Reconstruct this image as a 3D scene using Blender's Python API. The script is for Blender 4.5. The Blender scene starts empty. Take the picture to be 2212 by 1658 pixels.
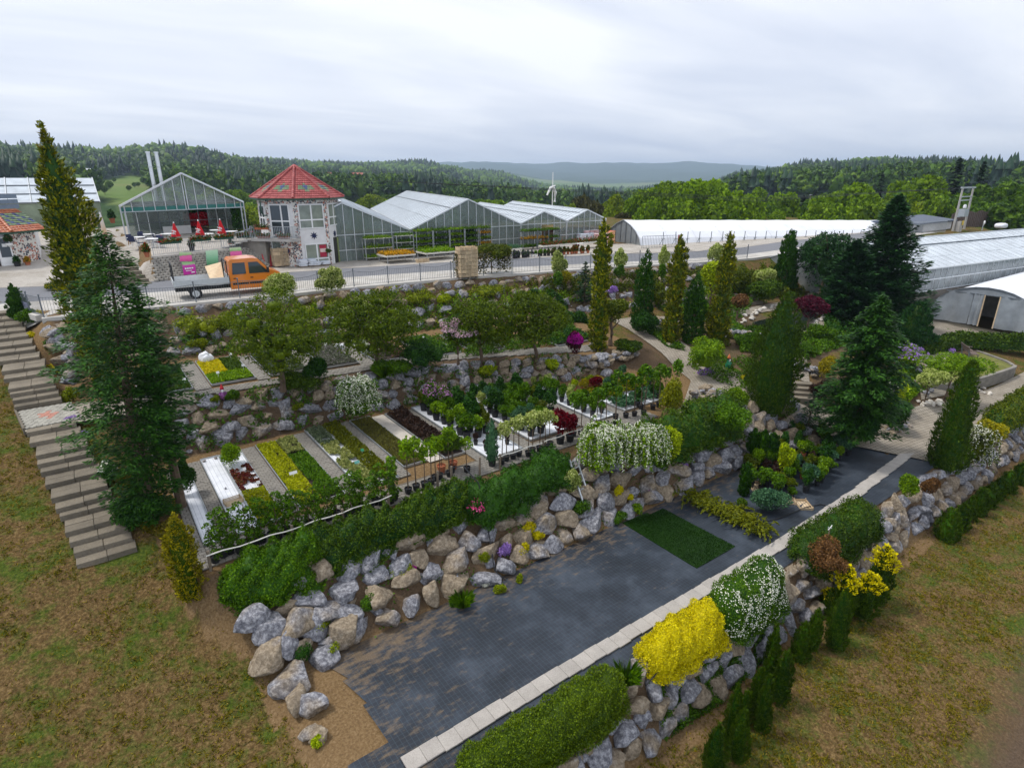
import bpy,bmesh,math,random
import numpy as np
from mathutils import Vector,Matrix,noise as mnoise

# ------------------------------------------------------------------ camera, sky, sun, exposure
scene=bpy.context.scene
COL=scene.collection
R_=math.radians
F_PX,CX,CY=1268.0,1106.0,829.0  # focal length and centre in the 2212 x 1658 frame
PITCH,YAW,CAM_Z=R_(19.3),R_(36.0),7.0

cam_d=bpy.data.cameras.new('camera')
cam=bpy.data.objects.new('camera',cam_d)
COL.objects.link(cam)
cam.location=(0,0,CAM_Z)
cam.rotation_euler=(R_(90)-PITCH,0,-YAW)
cam_d.sensor_width=36.0
cam_d.lens=36.0*F_PX/2212.0
cam_d.clip_start,cam_d.clip_end=0.3,30000
scene.camera=cam

SUN_EL,SUN_AZ=R_(60),R_(312)  # azimuth clockwise from +Y
world=bpy.data.worlds.new('World')
scene.world=world
world.use_nodes= True
wn,wl=world.node_tree.nodes,world.node_tree.links
wn.clear()
w_out=wn.new('ShaderNodeOutputWorld')
w_bg=wn.new('ShaderNodeBackground')
w_sky=wn.new('ShaderNodeTexSky')
w_sky.sky_type='NISHITA'
w_sky.sun_disc= False
w_sky.sun_elevation,w_sky.sun_rotation=SUN_EL,SUN_AZ
w_sky.air_density,w_sky.dust_density=1.0,2.0
# an even stratus deck seen in perspective: direction divided by its height
w_tc=wn.new('ShaderNodeTexCoord')
w_sep=wn.new('ShaderNodeSeparateXYZ')
wl.new(w_tc.outputs['Generated'],w_sep.inputs[0])
w_h=wn.new('ShaderNodeMath');w_h.operation='ABSOLUTE'
wl.new(w_sep.outputs['Z'],w_h.inputs[0])
w_h2=wn.new('ShaderNodeMath');w_h2.operation='ADD';w_h2.inputs[1].default_value=0.12
wl.new(w_h.outputs[0],w_h2.inputs[0])
w_div=wn.new('ShaderNodeVectorMath');w_div.operation='DIVIDE'
w_cmb=wn.new('ShaderNodeCombineXYZ')
w_map=wn.new('ShaderNodeMapping');w_map.inputs['Rotation'].default_value=(0,0,YAW);w_map.inputs['Scale'].default_value=(.55,1.25,1)
for i in range(3):
 wl.new(w_h2.outputs[0],w_cmb.inputs[i])
wl.new(w_tc.outputs['Generated'],w_div.inputs[0])
wl.new(w_cmb.outputs[0],w_div.inputs[1])
w_n1=wn.new('ShaderNodeTexNoise')
w_n1.inputs['Scale'].default_value=0.85
w_n1.inputs['Detail'].default_value=7
w_n1.inputs['Roughness'].default_value=0.52
w_n1.inputs['Distortion'].default_value=0.35
wl.new(w_div.outputs[0],w_map.inputs['Vector']);wl.new(w_map.outputs[0],w_n1.inputs['Vector'])
w_ramp=wn.new('ShaderNodeValToRGB')
w_ramp.color_ramp.elements[0].position=0.30
w_ramp.color_ramp.elements[0].color=(7.6,8.2,9.7,1)
w_ramp.color_ramp.elements[1].position=0.66
w_ramp.color_ramp.elements[1].color=(11.4,11.6,12.2,1)
wl.new(w_n1.outputs['Fac'],w_ramp.inputs[0])
w_mix=wn.new('ShaderNodeMix');w_mix.data_type='RGBA'
w_mix.inputs['Factor'].default_value=0.88
wl.new(w_sky.outputs[0],w_mix.inputs['A'])
wl.new(w_ramp.outputs[0],w_mix.inputs['B'])
wl.new(w_mix.outputs['Result'],w_bg.inputs['Color'])
w_bg.inputs['Strength'].default_value=0.058
wl.new(w_bg.outputs[0],w_out.inputs['Surface'])

sun_d=bpy.data.lights.new('sun','SUN')
sun_d.energy=1.5
sun_d.angle=R_(10)
sun_d.color=(1.0,0.96,0.9)
sun=bpy.data.objects.new('sun',sun_d)
COL.objects.link(sun)
sd=Vector((math.sin(SUN_AZ)*math.cos(SUN_EL),math.cos(SUN_AZ)*math.cos(SUN_EL),math.sin(SUN_EL)))
sun.rotation_euler=sd.to_track_quat('Z','Y').to_euler()
sun.location=(-20,-20,40)

scene.view_settings.view_transform='Standard'
scene.view_settings.look='None'
scene.view_settings.gamma=1.0
scene.view_settings.use_curve_mapping= False
scene.view_settings.exposure=0.86
scene.cycles.use_denoising= True
try:
 scene.cycles.denoiser='OPENIMAGEDENOISE'
except Exception:
 pass
scene.cycles.max_bounces=6
scene.cycles.diffuse_bounces=2
scene.cycles.glossy_bounces=2
scene.cycles.transmission_bounces=3
scene.cycles.transparent_max_bounces=6
scene.cycles.volume_bounces=0
scene.cycles.caustics_reflective= False
scene.cycles.caustics_refractive= False

# ------------------------------------------------------------------ from the photograph to the place
cR,sR,cP,sP=math.cos(YAW),math.sin(YAW),math.cos(PITCH),math.sin(PITCH)
def ray(x,y):
 u=(x-CX)/F_PX;v=(CY-y)/F_PX
 f=cP+v*sP
 return u*cR+f*sR,f*cR-u*sR,-sP+v*cP
def P(x,y,z=0.0):
 a,b,c=ray(x,y);t=(z-CAM_Z)/c
 return Vector((a*t,b*t,z))
def atY(x,y,Y):
 a,b,c=ray(x,y);t=Y/b
 return Vector((a*t,Y,CAM_Z+c*t))
def atX(x,y,X):
 a,b,c=ray(x,y);t=X/a
 return Vector((X,b*t,CAM_Z+c*t))
def depth(p):
 f=p[0]*sR+p[1]*cR
 return f*cP-(p[2]-CAM_Z)*sP
def pxm(p):  # picture units per metre at a point
 return F_PX/depth(p)
def top_z(p,ypx):  # height of the point above p that shows at ypx
 f=p[0]*sR+p[1]*cR
 v=(CY-ypx)/F_PX
 return f*(v*cP-sP)/(cP+v*sP)+CAM_Z

 # ------------------------------------------------------------------ mesh helpers
rng=np.random.default_rng(7)
random.seed(7)
def link(o,parent=None):
 COL.objects.link(o)
 if parent is not None:
  o.parent=parent
 return o
def tag(o,label=None,cat=None,group=None,kind=None):
 if label:o['label']=label
 if cat:o['category']=cat
 if group:o['group']=group
 if kind:o['kind']=kind
 return o
def thing(name,label,cat,loc=(0,0,0),rz=0.0,group=None):
 o=bpy.data.objects.new(name,None)
 o.empty_display_size=0.2
 COL.objects.link(o)
 o.location=loc
 o.rotation_euler=(0,0,rz)
 o['off']=[float(c) for c in loc]
 return tag(o,label,cat,group,'thing')
def mesh_np(name,V,Q,mats,smooth=False,midx=None):
 """V: n x 3, Q: m x k faces all of one size"""
 V=np.asarray(V,dtype=np.float32);Q=np.asarray(Q,dtype=np.int32)
 me=bpy.data.meshes.new(name)
 n,k=Q.shape
 me.vertices.add(len(V));me.vertices.foreach_set('co',V.ravel())
 me.loops.add(n*k);me.loops.foreach_set('vertex_index',Q.ravel())
 me.polygons.add(n)
 me.polygons.foreach_set('loop_start',np.arange(0,n*k,k,dtype=np.int32))
 for m in (mats if isinstance(mats,(list,tuple)) else [mats]):
  me.materials.append(m)
 if midx is not None:
  me.polygons.foreach_set('material_index',np.asarray(midx,dtype=np.int32))
 if smooth:
  me.polygons.foreach_set('use_smooth',np.ones(n,dtype=bool))
 me.update(calc_edges=True)
 return me
BOXF=[(0,3,2,1),(4,5,6,7),(0,1,5,4),(1,2,6,5),(2,3,7,6),(3,0,4,7)]
class MB:
 def __init__(s):s.v=[];s.f=[];s.m=[];s.cur=0
 def add(s,vs,fs):
  b=len(s.v);s.v.extend([tuple(v) for v in vs])
  for f in fs:s.f.append([b+i for i in f]);s.m.append(s.cur)
  return s
 def box(s,x0,y0,z0,x1,y1,z1):
  return s.add([(x0,y0,z0),(x1,y0,z0),(x1,y1,z0),(x0,y1,z0),(x0,y0,z1),(x1,y0,z1),(x1,y1,z1),(x0,y1,z1)],BOXF)
 def cbox(s,c,sx,sy,sz,rz=0.0,mat=None):
  M=Matrix.Rotation(rz,3,'Z') if mat is None else mat
  vs=[]
  for z in (-.5,.5):
   for x,y in ((-.5,-.5),(.5,-.5),(.5,.5),(-.5,.5)):
    vs.append(Vector(c)+M@Vector((x*sx,y*sy,z*sz)))
  return s.add(vs,BOXF)
 def bar(s,p,q,w,h=None,up=(0,0,1)):
  p,q=Vector(p),Vector(q);h=h or w
  d=q-p;L=d.length
  if L<1e-6: return s
  d/=L;upv=Vector(up)
  if abs(d.dot(upv))>.98:upv=Vector((1,0,0))
  r=d.cross(upv).normalized();u=r.cross(d)
  vs=[]
  for e in (p,q):
   for a,b in ((-.5,-.5),(.5,-.5),(.5,.5),(-.5,.5)):
    vs.append(e+r*(a*w)+u*(b*h))
  return s.add(vs,[(0,3,2,1),(4,5,6,7),(0,1,5,4),(1,2,6,5),(2,3,7,6),(3,0,4,7)])
 def tube(s,pts,r,n=6,cap=True):
  pts=[Vector(p) for p in pts]
  rr=r if isinstance(r,(list,tuple)) else [r]*len(pts)
  b=len(s.v);ref=Vector((0,0,1))
  for i,p in enumerate(pts):
   d=(pts[min(i+1,len(pts)-1)]-pts[max(i-1,0)])
   d=d.normalized() if d.length>1e-9 else Vector((0,0,1))
   a=d.cross(ref)
   if a.length<.05:a=d.cross(Vector((1,0,0)))
   a.normalize();c=d.cross(a)
   for k in range(n):
    t=2*math.pi*k/n
    s.v.append(tuple(p+(a*math.cos(t)+c*math.sin(t))*rr[i]))
  for i in range(len(pts)-1):
   for k in range(n):
    s.f.append([b+i*n+k,b+i*n+(k+1)%n,b+(i+1)*n+(k+1)%n,b+(i+1)*n+k]);s.m.append(s.cur)
  if cap:
   s.f.append([b+k for k in range(n)]);s.m.append(s.cur)
   s.f.append([b+(len(pts)-1)*n+k for k in range(n)][::-1]);s.m.append(s.cur)
  return s
 def lathe(s,c,prof,n=10):
  b=len(s.v);c=Vector(c)
  for r,z in prof:
   for k in range(n):
    t=2*math.pi*k/n
    s.v.append((c.x+r*math.cos(t),c.y+r*math.sin(t),c.z+z))
  for i in range(len(prof)-1):
   for k in range(n):
    s.f.append([b+i*n+k,b+i*n+(k+1)%n,b+(i+1)*n+(k+1)%n,b+(i+1)*n+k]);s.m.append(s.cur)
  s.f.append([b+k for k in range(n)][::-1]);s.m.append(s.cur)
  s.f.append([b+(len(prof)-1)*n+k for k in range(n)]);s.m.append(s.cur)
  return s
 def prism(s,poly,z0,z1):
  n=len(poly)
  vs=[(p[0],p[1],z0) for p in poly]+[(p[0],p[1],z1) for p in poly]
  fs=[list(range(n))[::-1],[n+i for i in range(n)]]+[(i,(i+1)%n,n+(i+1)%n,n+i) for i in range(n)]
  return s.add(vs,fs)
 def slab(s,quad,t):  # a plate: quad corners plus thickness along the normal
  q=[Vector(p) for p in quad]
  nrm=(q[1]-q[0]).cross(q[-1]-q[0]).normalized()*t
  n=len(q)
  return s.add(q+[p-nrm for p in q],[list(range(n)),[n+i for i in range(n)][::-1]]+[((i+1)%n,i,n+i,n+(i+1)%n) for i in range(n)])
 def mesh(s,name,mats,off=(0,0,0),smooth=False):
  me=bpy.data.meshes.new(name)
  me.from_pydata([(v[0]-off[0],v[1]-off[1],v[2]-off[2]) for v in s.v],[],s.f)
  for m in (mats if isinstance(mats,(list,tuple)) else [mats]):me.materials.append(m)
  if any(s.m):me.polygons.foreach_set('material_index',s.m)
  if smooth:me.polygons.foreach_set('use_smooth',[True]*len(s.f))
  me.update()
  return me
 def build(s,name,mats,parent=None,smooth=False):
  off=(0,0,0)
  p=parent
  while p is not None:
   o=p.get('off',(0,0,0));off=(off[0]+o[0],off[1]+o[1],off[2]+o[2]);p=p.parent
  return link(bpy.data.objects.new(name,s.mesh(name,mats,off,smooth)),parent)
def inst(name,me,parent=None,loc=(0,0,0),rot=(0,0,0),scale=(1,1,1)):
 o=bpy.data.objects.new(name,me)
 link(o,parent)
 o.location,o.rotation_euler=loc,rot
 o.scale=scale if hasattr(scale,'__len__') else (scale,)*3
 return o
def copy_tree(o,parent=None):
 c=o.copy();link(c,parent)
 for ch in list(o.children):copy_tree(ch,c)
 return c

 # ------------------------------------------------------------------ materials
def newmat(name):
 m=bpy.data.materials.new(name);m.use_nodes= True
 nt=m.node_tree;nt.nodes.clear()
 out=nt.nodes.new('ShaderNodeOutputMaterial')
 return m,nt,out
def nd(nt,t,**k):
 n=nt.nodes.new('ShaderNode'+t)
 for a,b in k.items():
  if a in n.inputs.keys():n.inputs[a].default_value=b
  else:setattr(n,a,b)
 return n
def noise_fac(nt,scale,detail=4,rough=.6,vec=None,stretch=None):
 g=nd(nt,'NewGeometry')
 v=g.outputs['Position'] if vec is None else vec
 if stretch:
  mp=nd(nt,'Mapping');mp.inputs['Scale'].default_value=stretch
  nt.links.new(v,mp.inputs['Vector']);v=mp.outputs[0]
 n=nd(nt,'TexNoise');n.inputs['Scale'].default_value=scale
 n.inputs['Detail'].default_value=detail;n.inputs['Roughness'].default_value=rough
 nt.links.new(v,n.inputs['Vector'])
 return n.outputs['Fac']
def ramp(nt,fac,stops):
 r=nd(nt,'ValToRGB');e=r.color_ramp.elements
 while len(e)>len(stops):e.remove(e[-1])
 while len(e)<len(stops):e.new(.5)
 for i,(p,c) in enumerate(stops):
  e[i].position=p;e[i].color=(*c,1) if len(c)==3 else c
 nt.links.new(fac,r.inputs[0])
 return r.outputs[0]
def mixc(nt,fac,a,b):
 m=nd(nt,'Mix',data_type='RGBA')
 if isinstance(fac,float):m.inputs['Factor'].default_value=fac
 else:nt.links.new(fac,m.inputs['Factor'])
 for s,v in (('A',a),('B',b)):
  if isinstance(v,tuple):m.inputs[s].default_value=(*v,1) if len(v)==3 else v
  else:nt.links.new(v,m.inputs[s])
 return m.outputs['Result']
def math_n(nt,op,a,b=None):
 m=nd(nt,'Math',operation=op)
 for i,v in enumerate((a,b)):
  if v is None: continue
  if isinstance(v,(int,float)):m.inputs[i].default_value=v
  else:nt.links.new(v,m.inputs[i])
 return m.outputs[0]
def hsl(c,k): return tuple(max(0.0,min(1.0,x*k)) for x in c)
def M(name,col,rough=.75,var=.18,scale=3.0,bump=0.0,bscale=None,metal=0.0,spec=.35,objvar=0.0,fine=0.0):
 m,nt,out=newmat(name)
 b=nd(nt,'BsdfPrincipled');b.inputs['Roughness'].default_value=rough
 b.inputs['Metallic'].default_value=metal;b.inputs['Specular IOR Level'].default_value=spec
 f=noise_fac(nt,scale,5)
 c=ramp(nt,f,[(.25,hsl(col,1-var)),(.5,col),(.78,hsl(col,1+var))])
 if fine:
  f2=noise_fac(nt,scale*14,3,.7)
  c=mixc(nt,math_n(nt,'MULTIPLY',ramp(nt,f2,[(.45,(0,0,0)),(.7,(1,1,1))]),fine),c,hsl(col,.45))
 if objvar:
  oi=nd(nt,'ObjectInfo');h=nd(nt,'HueSaturation')
  h.inputs['Hue'].default_value=.5
  mr=nd(nt,'MapRange');mr.inputs['To Min'].default_value=1-objvar;mr.inputs['To Max'].default_value=1+objvar
  nt.links.new(oi.outputs['Random'],mr.inputs['Value']);nt.links.new(mr.outputs[0],h.inputs['Value'])
  nt.links.new(c,h.inputs['Color']);c=h.outputs[0]
 nt.links.new(c,b.inputs['Base Color'])
 if bump:
  bf=noise_fac(nt,bscale or scale*6,6,.65)
  bn=nd(nt,'Bump');bn.inputs['Strength'].default_value=bump;bn.inputs['Distance'].default_value=.05
  nt.links.new(bf,bn.inputs['Height']);nt.links.new(bn.outputs[0],b.inputs['Normal'])
 nt.links.new(b.outputs[0],out.inputs[0])
 return m
def leafmat(name,c1,c2,trans=.22,objvar=.14,patch=.5,c3=None,rough=.55):
 """foliage: every leaf its own tone between c1 and c2, with slower patches of growth"""
 m,nt,out=newmat(name)
 g=nd(nt,'NewGeometry');oi=nd(nt,'ObjectInfo')
 nf=noise_fac(nt,1.1,3,.6)
 f=math_n(nt,'ADD',math_n(nt,'MULTIPLY',g.outputs['Random Per Island'],.62),math_n(nt,'MULTIPLY',nf,patch))
 f=math_n(nt,'SUBTRACT',f,.12)
 stops=[(.15,c1),(.8,c2)] if c3 is None else [(.1,c1),(.5,c2),(.85,c3)]
 c=ramp(nt,f,stops)
 h=nd(nt,'HueSaturation')
 mr=nd(nt,'MapRange');mr.inputs['To Min'].default_value=1-objvar;mr.inputs['To Max'].default_value=1+objvar
 nt.links.new(oi.outputs['Random'],mr.inputs['Value']);nt.links.new(mr.outputs[0],h.inputs['Value'])
 h.inputs['Saturation'].default_value=1.28
 nt.links.new(c,h.inputs['Color']);c=h.outputs[0]
 b=nd(nt,'BsdfPrincipled');b.inputs['Roughness'].default_value=rough;b.inputs['Specular IOR Level'].default_value=.22
 nt.links.new(c,b.inputs['Base Color'])
 t=nd(nt,'BsdfTranslucent');nt.links.new(c,t.inputs['Color'])
 mx=nd(nt,'MixShader');mx.inputs[0].default_value=trans
 nt.links.new(b.outputs[0],mx.inputs[1]);nt.links.new(t.outputs[0],mx.inputs[2])
 nt.links.new(mx.outputs[0],out.inputs[0])
 return m
def glassmat(name,tint,alpha,rough=.12):
 """greenhouse glazing: partly clear, partly dusty reflective film"""
 m,nt,out=newmat(name)
 b=nd(nt,'BsdfPrincipled');b.inputs['Base Color'].default_value=(*tint,1)
 b.inputs['Roughness'].default_value=rough;b.inputs['Specular IOR Level'].default_value=.6
 f=noise_fac(nt,.8,4)
 c=ramp(nt,f,[(.3,hsl(tint,.75)),(.7,tint)])
 nt.links.new(c,b.inputs['Base Color'])
 t=nd(nt,'BsdfTransparent');t.inputs[0].default_value=(.9,.95,.93,1)
 mx=nd(nt,'MixShader')
 a=math_n(nt,'ADD',math_n(nt,'MULTIPLY',f,.3),alpha-.15)
 nt.links.new(a,mx.inputs[0]);nt.links.new(t.outputs[0],mx.inputs[1]);nt.links.new(b.outputs[0],mx.inputs[2])
 nt.links.new(mx.outputs[0],out.inputs[0])
 return m
 # ------------------------------------------------------------------ palette
m_conc=M('concrete',(.42,.40,.37),.85,.2,1.5,.25,fine=.3)
m_step=M('step concrete',(.185,.158,.118),.9,.3,1.2,.35,objvar=.16,fine=.45)
m_slab=M('washed slab',(.40,.37,.335),.85,.14,2.5,.35,objvar=.09,fine=.5)
m_paver=M('grey paver',(.235,.218,.19),.85,.2,2.0,.3,objvar=.12,fine=.35)
m_asph=M('asphalt',(.165,.17,.185),.85,.12,.8,.2,fine=.3)
m_kerb=M('kerb',(.50,.48,.44),.85,.15,1.5,.2)
m_steel=M('galvanised steel',(.45,.48,.50),.45,.12,6,metal=.6)
m_dsteel=M('painted iron',(.16,.18,.20),.55,.15,6,metal=.2)
m_alu=M('aluminium',(.62,.65,.67),.4,.1,6,metal=.5)
m_whitep=M('white paint',(.8,.8,.79),.5,.06,3)
m_black=M('black plastic',(.02,.021,.024),.5,.2,8)
m_terra=M('terracotta',(.40,.13,.06),.8,.2,10,.1,objvar=.12)
m_wood=M('pale wood',(.66,.51,.33),.75,.2,6,.15,objvar=.22)
m_oldwood=M('weathered wood',(.20,.16,.12),.85,.25,6,.2)
m_bark=M('bark',(.13,.09,.06),.9,.3,6,.6)
m_whitefab=M('white bed sheet',(.74,.76,.80),.7,.08,2,.25,3)
m_soil=M('dark soil',(.075,.045,.03),.95,.35,4,.6)
m_cordrope=M('white rope',(.72,.69,.62),.8,.1,8)
m_plaster=M('white plaster',(.72,.71,.70),.9,.08,3,.4,40)

def boulder_mat(name):
 m,nt,out=newmat(name)
 oi=nd(nt,'ObjectInfo');g=nd(nt,'NewGeometry')
 v=nd(nt,'VectorMath',operation='MULTIPLY_ADD')
 nt.links.new(oi.outputs['Random'],v.inputs[0]);v.inputs[1].default_value=(9,7,5)
 nt.links.new(g.outputs['Position'],v.inputs[2])
 n1=noise_fac(nt,2.1,7,.68,v.outputs[0]);n2=noise_fac(nt,9,6,.7,v.outputs[0]);n3=noise_fac(nt,.9,3,.5,v.outputs[0])
 grey=ramp(nt,n2,[(.28,(.05,.05,.06)),(.48,(.19,.19,.21)),(.72,(.52,.52,.54))])
 tan=ramp(nt,n2,[(.3,(.11,.085,.058)),(.52,(.27,.215,.15)),(.78,(.50,.43,.33))])
 f=math_n(nt,'ADD',math_n(nt,'MULTIPLY',oi.outputs['Random'],.55),math_n(nt,'SUBTRACT',n3,.28))
 f=ramp(nt,f,[(.42,(0,0,0)),(.6,(1,1,1))])
 c=mixc(nt,f,grey,tan)
 lich=ramp(nt,n1,[(.62,(0,0,0)),(.74,(1,1,1))])
 c=mixc(nt,math_n(nt,'MULTIPLY',lich,.6),c,(.70,.70,.70))
 b=nd(nt,'BsdfPrincipled');b.inputs['Roughness'].default_value=.9;b.inputs['Specular IOR Level'].default_value=.2
 nt.links.new(c,b.inputs['Base Color'])
 bn=nd(nt,'Bump');bn.inputs['Strength'].default_value=.8;bn.inputs['Distance'].default_value=.1
 hh=math_n(nt,'ADD',n1,math_n(nt,'MULTIPLY',n2,.5))
 nt.links.new(hh,bn.inputs['Height']);nt.links.new(bn.outputs[0],b.inputs['Normal'])
 nt.links.new(b.outputs[0],out.inputs[0])
 return m
m_rock=boulder_mat('limestone boulder')

def ground_mat():
 m,nt,out=newmat('ground')
 at=nd(nt,'Attribute',attribute_name='grass')
 n0=noise_fac(nt,.5,7,.68);n1=noise_fac(nt,2.2,7,.74);n2=noise_fac(nt,14,5,.75)
 ns=noise_fac(nt,11,7,.78)
 earth=ramp(nt,n2,[(.25,(.085,.052,.024)),(.5,(.185,.118,.056)),(.75,(.31,.215,.115))])
 dry=ramp(nt,ns,[(.30,(.034,.020,.008)),(.5,(.120,.076,.029)),(.70,(.29,.195,.085))])
 grn=ramp(nt,ns,[(.30,(.014,.028,.004)),(.5,(.056,.084,.010)),(.72,(.15,.170,.026))])
 gm=math_n(nt,'ADD',math_n(nt,'MULTIPLY',n0,.9),math_n(nt,'MULTIPLY',n1,.75))
 gm=ramp(nt,gm,[(.78,(0,0,0)),(.95,(1,1,1))])
 lawn=mixc(nt,gm,dry,grn)
 a2=math_n(nt,'ADD',at.outputs['Fac'],math_n(nt,'MULTIPLY',math_n(nt,'SUBTRACT',n1,.5),.8))
 c=mixc(nt,ramp(nt,a2,[(.35,(0,0,0)),(.6,(1,1,1))]),earth,lawn)
 so=nd(nt,'Attribute',attribute_name='soil')
 dk=ramp(nt,n2,[(.3,(.055,.037,.024)),(.7,(.15,.105,.070))])
 c=mixc(nt,so.outputs['Fac'],c,dk)
 b=nd(nt,'BsdfPrincipled');b.inputs['Roughness'].default_value=.95;b.inputs['Specular IOR Level'].default_value=.1
 nt.links.new(c,b.inputs['Base Color'])
 bn=nd(nt,'Bump');bn.inputs['Strength'].default_value=.7;bn.inputs['Distance'].default_value=.06
 nt.links.new(math_n(nt,'ADD',n2,n1),bn.inputs['Height']);nt.links.new(bn.outputs[0],b.inputs['Normal'])
 nt.links.new(b.outputs[0],out.inputs[0])
 return m

 # ------------------------------------------------------------------ the lie of the land near the nursery (x along the terraces, y uphill)
XK=np.array([0,5,10,15,20,25,30,35,40,48,56,65,95.])
def tab(*v): return np.array(v,float)
B_Y=[tab(38.9,38.6,38.4,38.2,37.8,36.9,35.8,34.9,33.4,31.6,31.6,32.4,32.4)-.25,
tab(36.0,35.0,35.0,35.2,34.4,32.3,31.0,29.8,28.5,27.5,26.0,22.0,22.0),
tab(28.4,27.9,27.8,27.4,26.0,24.4,26.0,24.0,24.0,24.0,22.0,21.3,21.3),
tab(26.6,26.8,26.6,26.4,25.2,23.4,21.0,18.0,19.0,20.0,19.0,20.5,20.5),
tab(17.3,17.2,17.1,17.0,16.9,16.5,16.5,16.0,15.0,14.0,14.0,14.0,14.0),
tab(14.5,14.5,14.6,14.7,14.6,14.5,13.4,12.5,11.5,11.5,11.0,10.0,10.0),
tab(*[8.75]*13),tab(*[7.7]*13),tab(*[0.]*13),tab(*[-30.]*13)]
B_Z=[tab(*[0.]*13),
tab(-2.3,-2.35,-2.45,-2.55,-2.65,-2.7,-2.6,-2.6,-2.6,-2.5,-2.6,-2.6,-2.6),
tab(-2.4,-2.45,-2.6,-2.75,-2.95,-3.15,-3.2,-3.4,-3.2,-3.2,-3.6,-2.7,-2.7),
tab(-4.3,-4.3,-4.3,-4.3,-4.3,-4.15,-3.8,-3.9,-3.9,-4.3,-5.0,-5.0,-5.0),
tab(-4.3,-4.3,-4.3,-4.3,-4.3,-4.3,-4.35,-4.6,-4.8,-5.6,-5.6,-5.4,-5.4),
tab(-6.6,-6.6,-6.6,-6.6,-6.6,-6.6,-6.6,-6.4,-6.5,-6.5,-6.3,-6.1,-6.1),
tab(*[-6.6]*11,-6.3,-6.2),tab(*[-8.4]*13),tab(*[-9.3]*13),tab(*[-13.]*13)]
def smooth(a,b,x):
 t=np.clip((x-a)/(b-a),0,1); return t*t*(3-2*t)
LY=np.array([-30,0,10,14.5,20,28,31,43,60.]);LZ=np.array([-15,-9.6,-7.7,-6.45,-4.5,-2.5,-2.3,-.08,0.])
XLY=np.array([0,8,11,15,17.5,22,27,30,36,44.]);XLX=np.array([6,3.6,2.7,2.5,1.15,1.05,.5,-1.3,-1.9,-2.2])
def ground(X,Y):
 X=np.asarray(X,float);Y=np.asarray(Y,float)
 X,Y=np.broadcast_arrays(X,Y)
 ys=[np.interp(X,XK,b) for b in B_Y];zs=[np.interp(X,XK,b) for b in B_Z]
 z=zs[0].copy()
 for i in range(len(ys)-1):
  a,b=ys[i],ys[i+1]
  t=np.clip((a-Y)/np.maximum(a-b,1e-3),0,1)
  z=np.where(Y<a,zs[i]+(zs[i+1]-zs[i])*t,z)
  # the yard and the cafe terrace
 rise=np.interp(Y,[50,64],[0,1.6])*(1-smooth(3.2,4.4,X))
 terr=1.6*smooth(49.6,51.2,Y-.25*(X-4))*smooth(3.6,4.4,X)*(1-smooth(12.2,13.2,X))
 back=1.6*smooth(58,66,Y)*smooth(3,4,X)*(1-smooth(12.5,17,X))
 z=np.where(Y>ys[0],np.maximum(np.maximum(rise,terr),back),z)
 z=z+np.where(Y>85,-(Y-85)*.12,0)
 # the lawn slope beside the stairs
 lz=np.interp(Y,LY,LZ)+np.where(X<-5,(X+5)*.02,0)
 xl=np.interp(Y,XLY,XLX)
 wd=np.interp(Y,[0,8,16,44],[5,1.6,.9,.9])
 w=smooth(xl-wd,xl,X)
 w=np.where(Y>43.5,1,w)
 z=lz*(1-w)+z*w
 return z
def G(x,y,far=260.0):  # where the line of sight through (x, y) meets the ground
 a,b,c=ray(x,y)
 t=np.linspace(8,far,2600)
 h=ground(a*t,b*t);zz=CAM_Z+c*t
 k=np.argmax(zz<=h)
 if k==0: return P(x,y,0.0)
 lo,hi=t[k-1],t[k]
 for _ in range(18):
  m=(lo+hi)/2
  if CAM_Z+c*m>float(ground(a*m,b*m)):lo=m
  else:hi=m
 return Vector((a*hi,b*hi,float(ground(a*hi,b*hi))))
def gz(x,y): return float(ground(x,y))

def grid_mesh(name,xs,ys,zf,mat):
 X,Y=np.meshgrid(xs,ys)
 Z=zf(X,Y)
 V=np.stack([X.ravel(),Y.ravel(),Z.ravel()],1)
 nx,ny=len(xs),len(ys)
 i=(np.arange(ny-1)[:,None]*nx+np.arange(nx-1)[None]).ravel()
 Q=np.stack([i,i+1,i+nx+1,i+nx],1)
 return mesh_np(name,V,Q,mat,smooth=True),X.ravel(),Y.ravel()
xs=np.concatenate([np.arange(-40,-8,1.2),np.arange(-8,46,.3),np.arange(46,112,1.0)])
ys=np.concatenate([np.arange(-16,4,.8),np.arange(4,40.5,.25),np.arange(40.5,72,.6),np.arange(72,118,3)])
def near_z(X,Y):
 z=ground(X,Y)
 n=np.sin(X*1.3+Y*.7)*np.sin(Y*1.1-X*.4)*.035+np.sin(X*3.1)*np.sin(Y*2.7)*.015
 lawnish=((X<-.5)|(Y<8.2)).astype(float)
 # the tan earth of the walls is lumpy, laid surfaces stay level
 z=z+n*(lawnish*1.6+.25)
 return z-.03
gme,gx,gy=grid_mesh('ground',xs,ys,near_z,ground_mat())
gr=np.zeros(len(gx));so=np.zeros(len(gx))
xl=np.interp(gy,XLY,XLX)
gr=np.where(gx<xl-.7,.85,gr)
gr=np.where((gy<7.2),.72,gr)
edge=np.interp(gx,[0,8,30,60],[0,2.2,3.2,3.0])  # ploughed ground at the far right below the lawn
so=np.where((gy<edge)&(gx>6),1.0,so)*smooth(0,1,edge-gy)
gr=np.where((gx>28)&(gy>9.2)&(gy<33),.62,gr)
so=np.where((gx>29)&(gy>14)&(gy<27)&(np.sin(gx*.9)*np.sin(gy*1.2)>-.25),.75,so)
so=np.where((gx>1)&(gx<27)&(gy>26.6)&(gy<29.3)&(gy<np.interp(gx,XK,B_Y[2])+.9),.9,so)
gr=np.where((gy>40)&(gx<-4.6),.2,gr)
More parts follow.
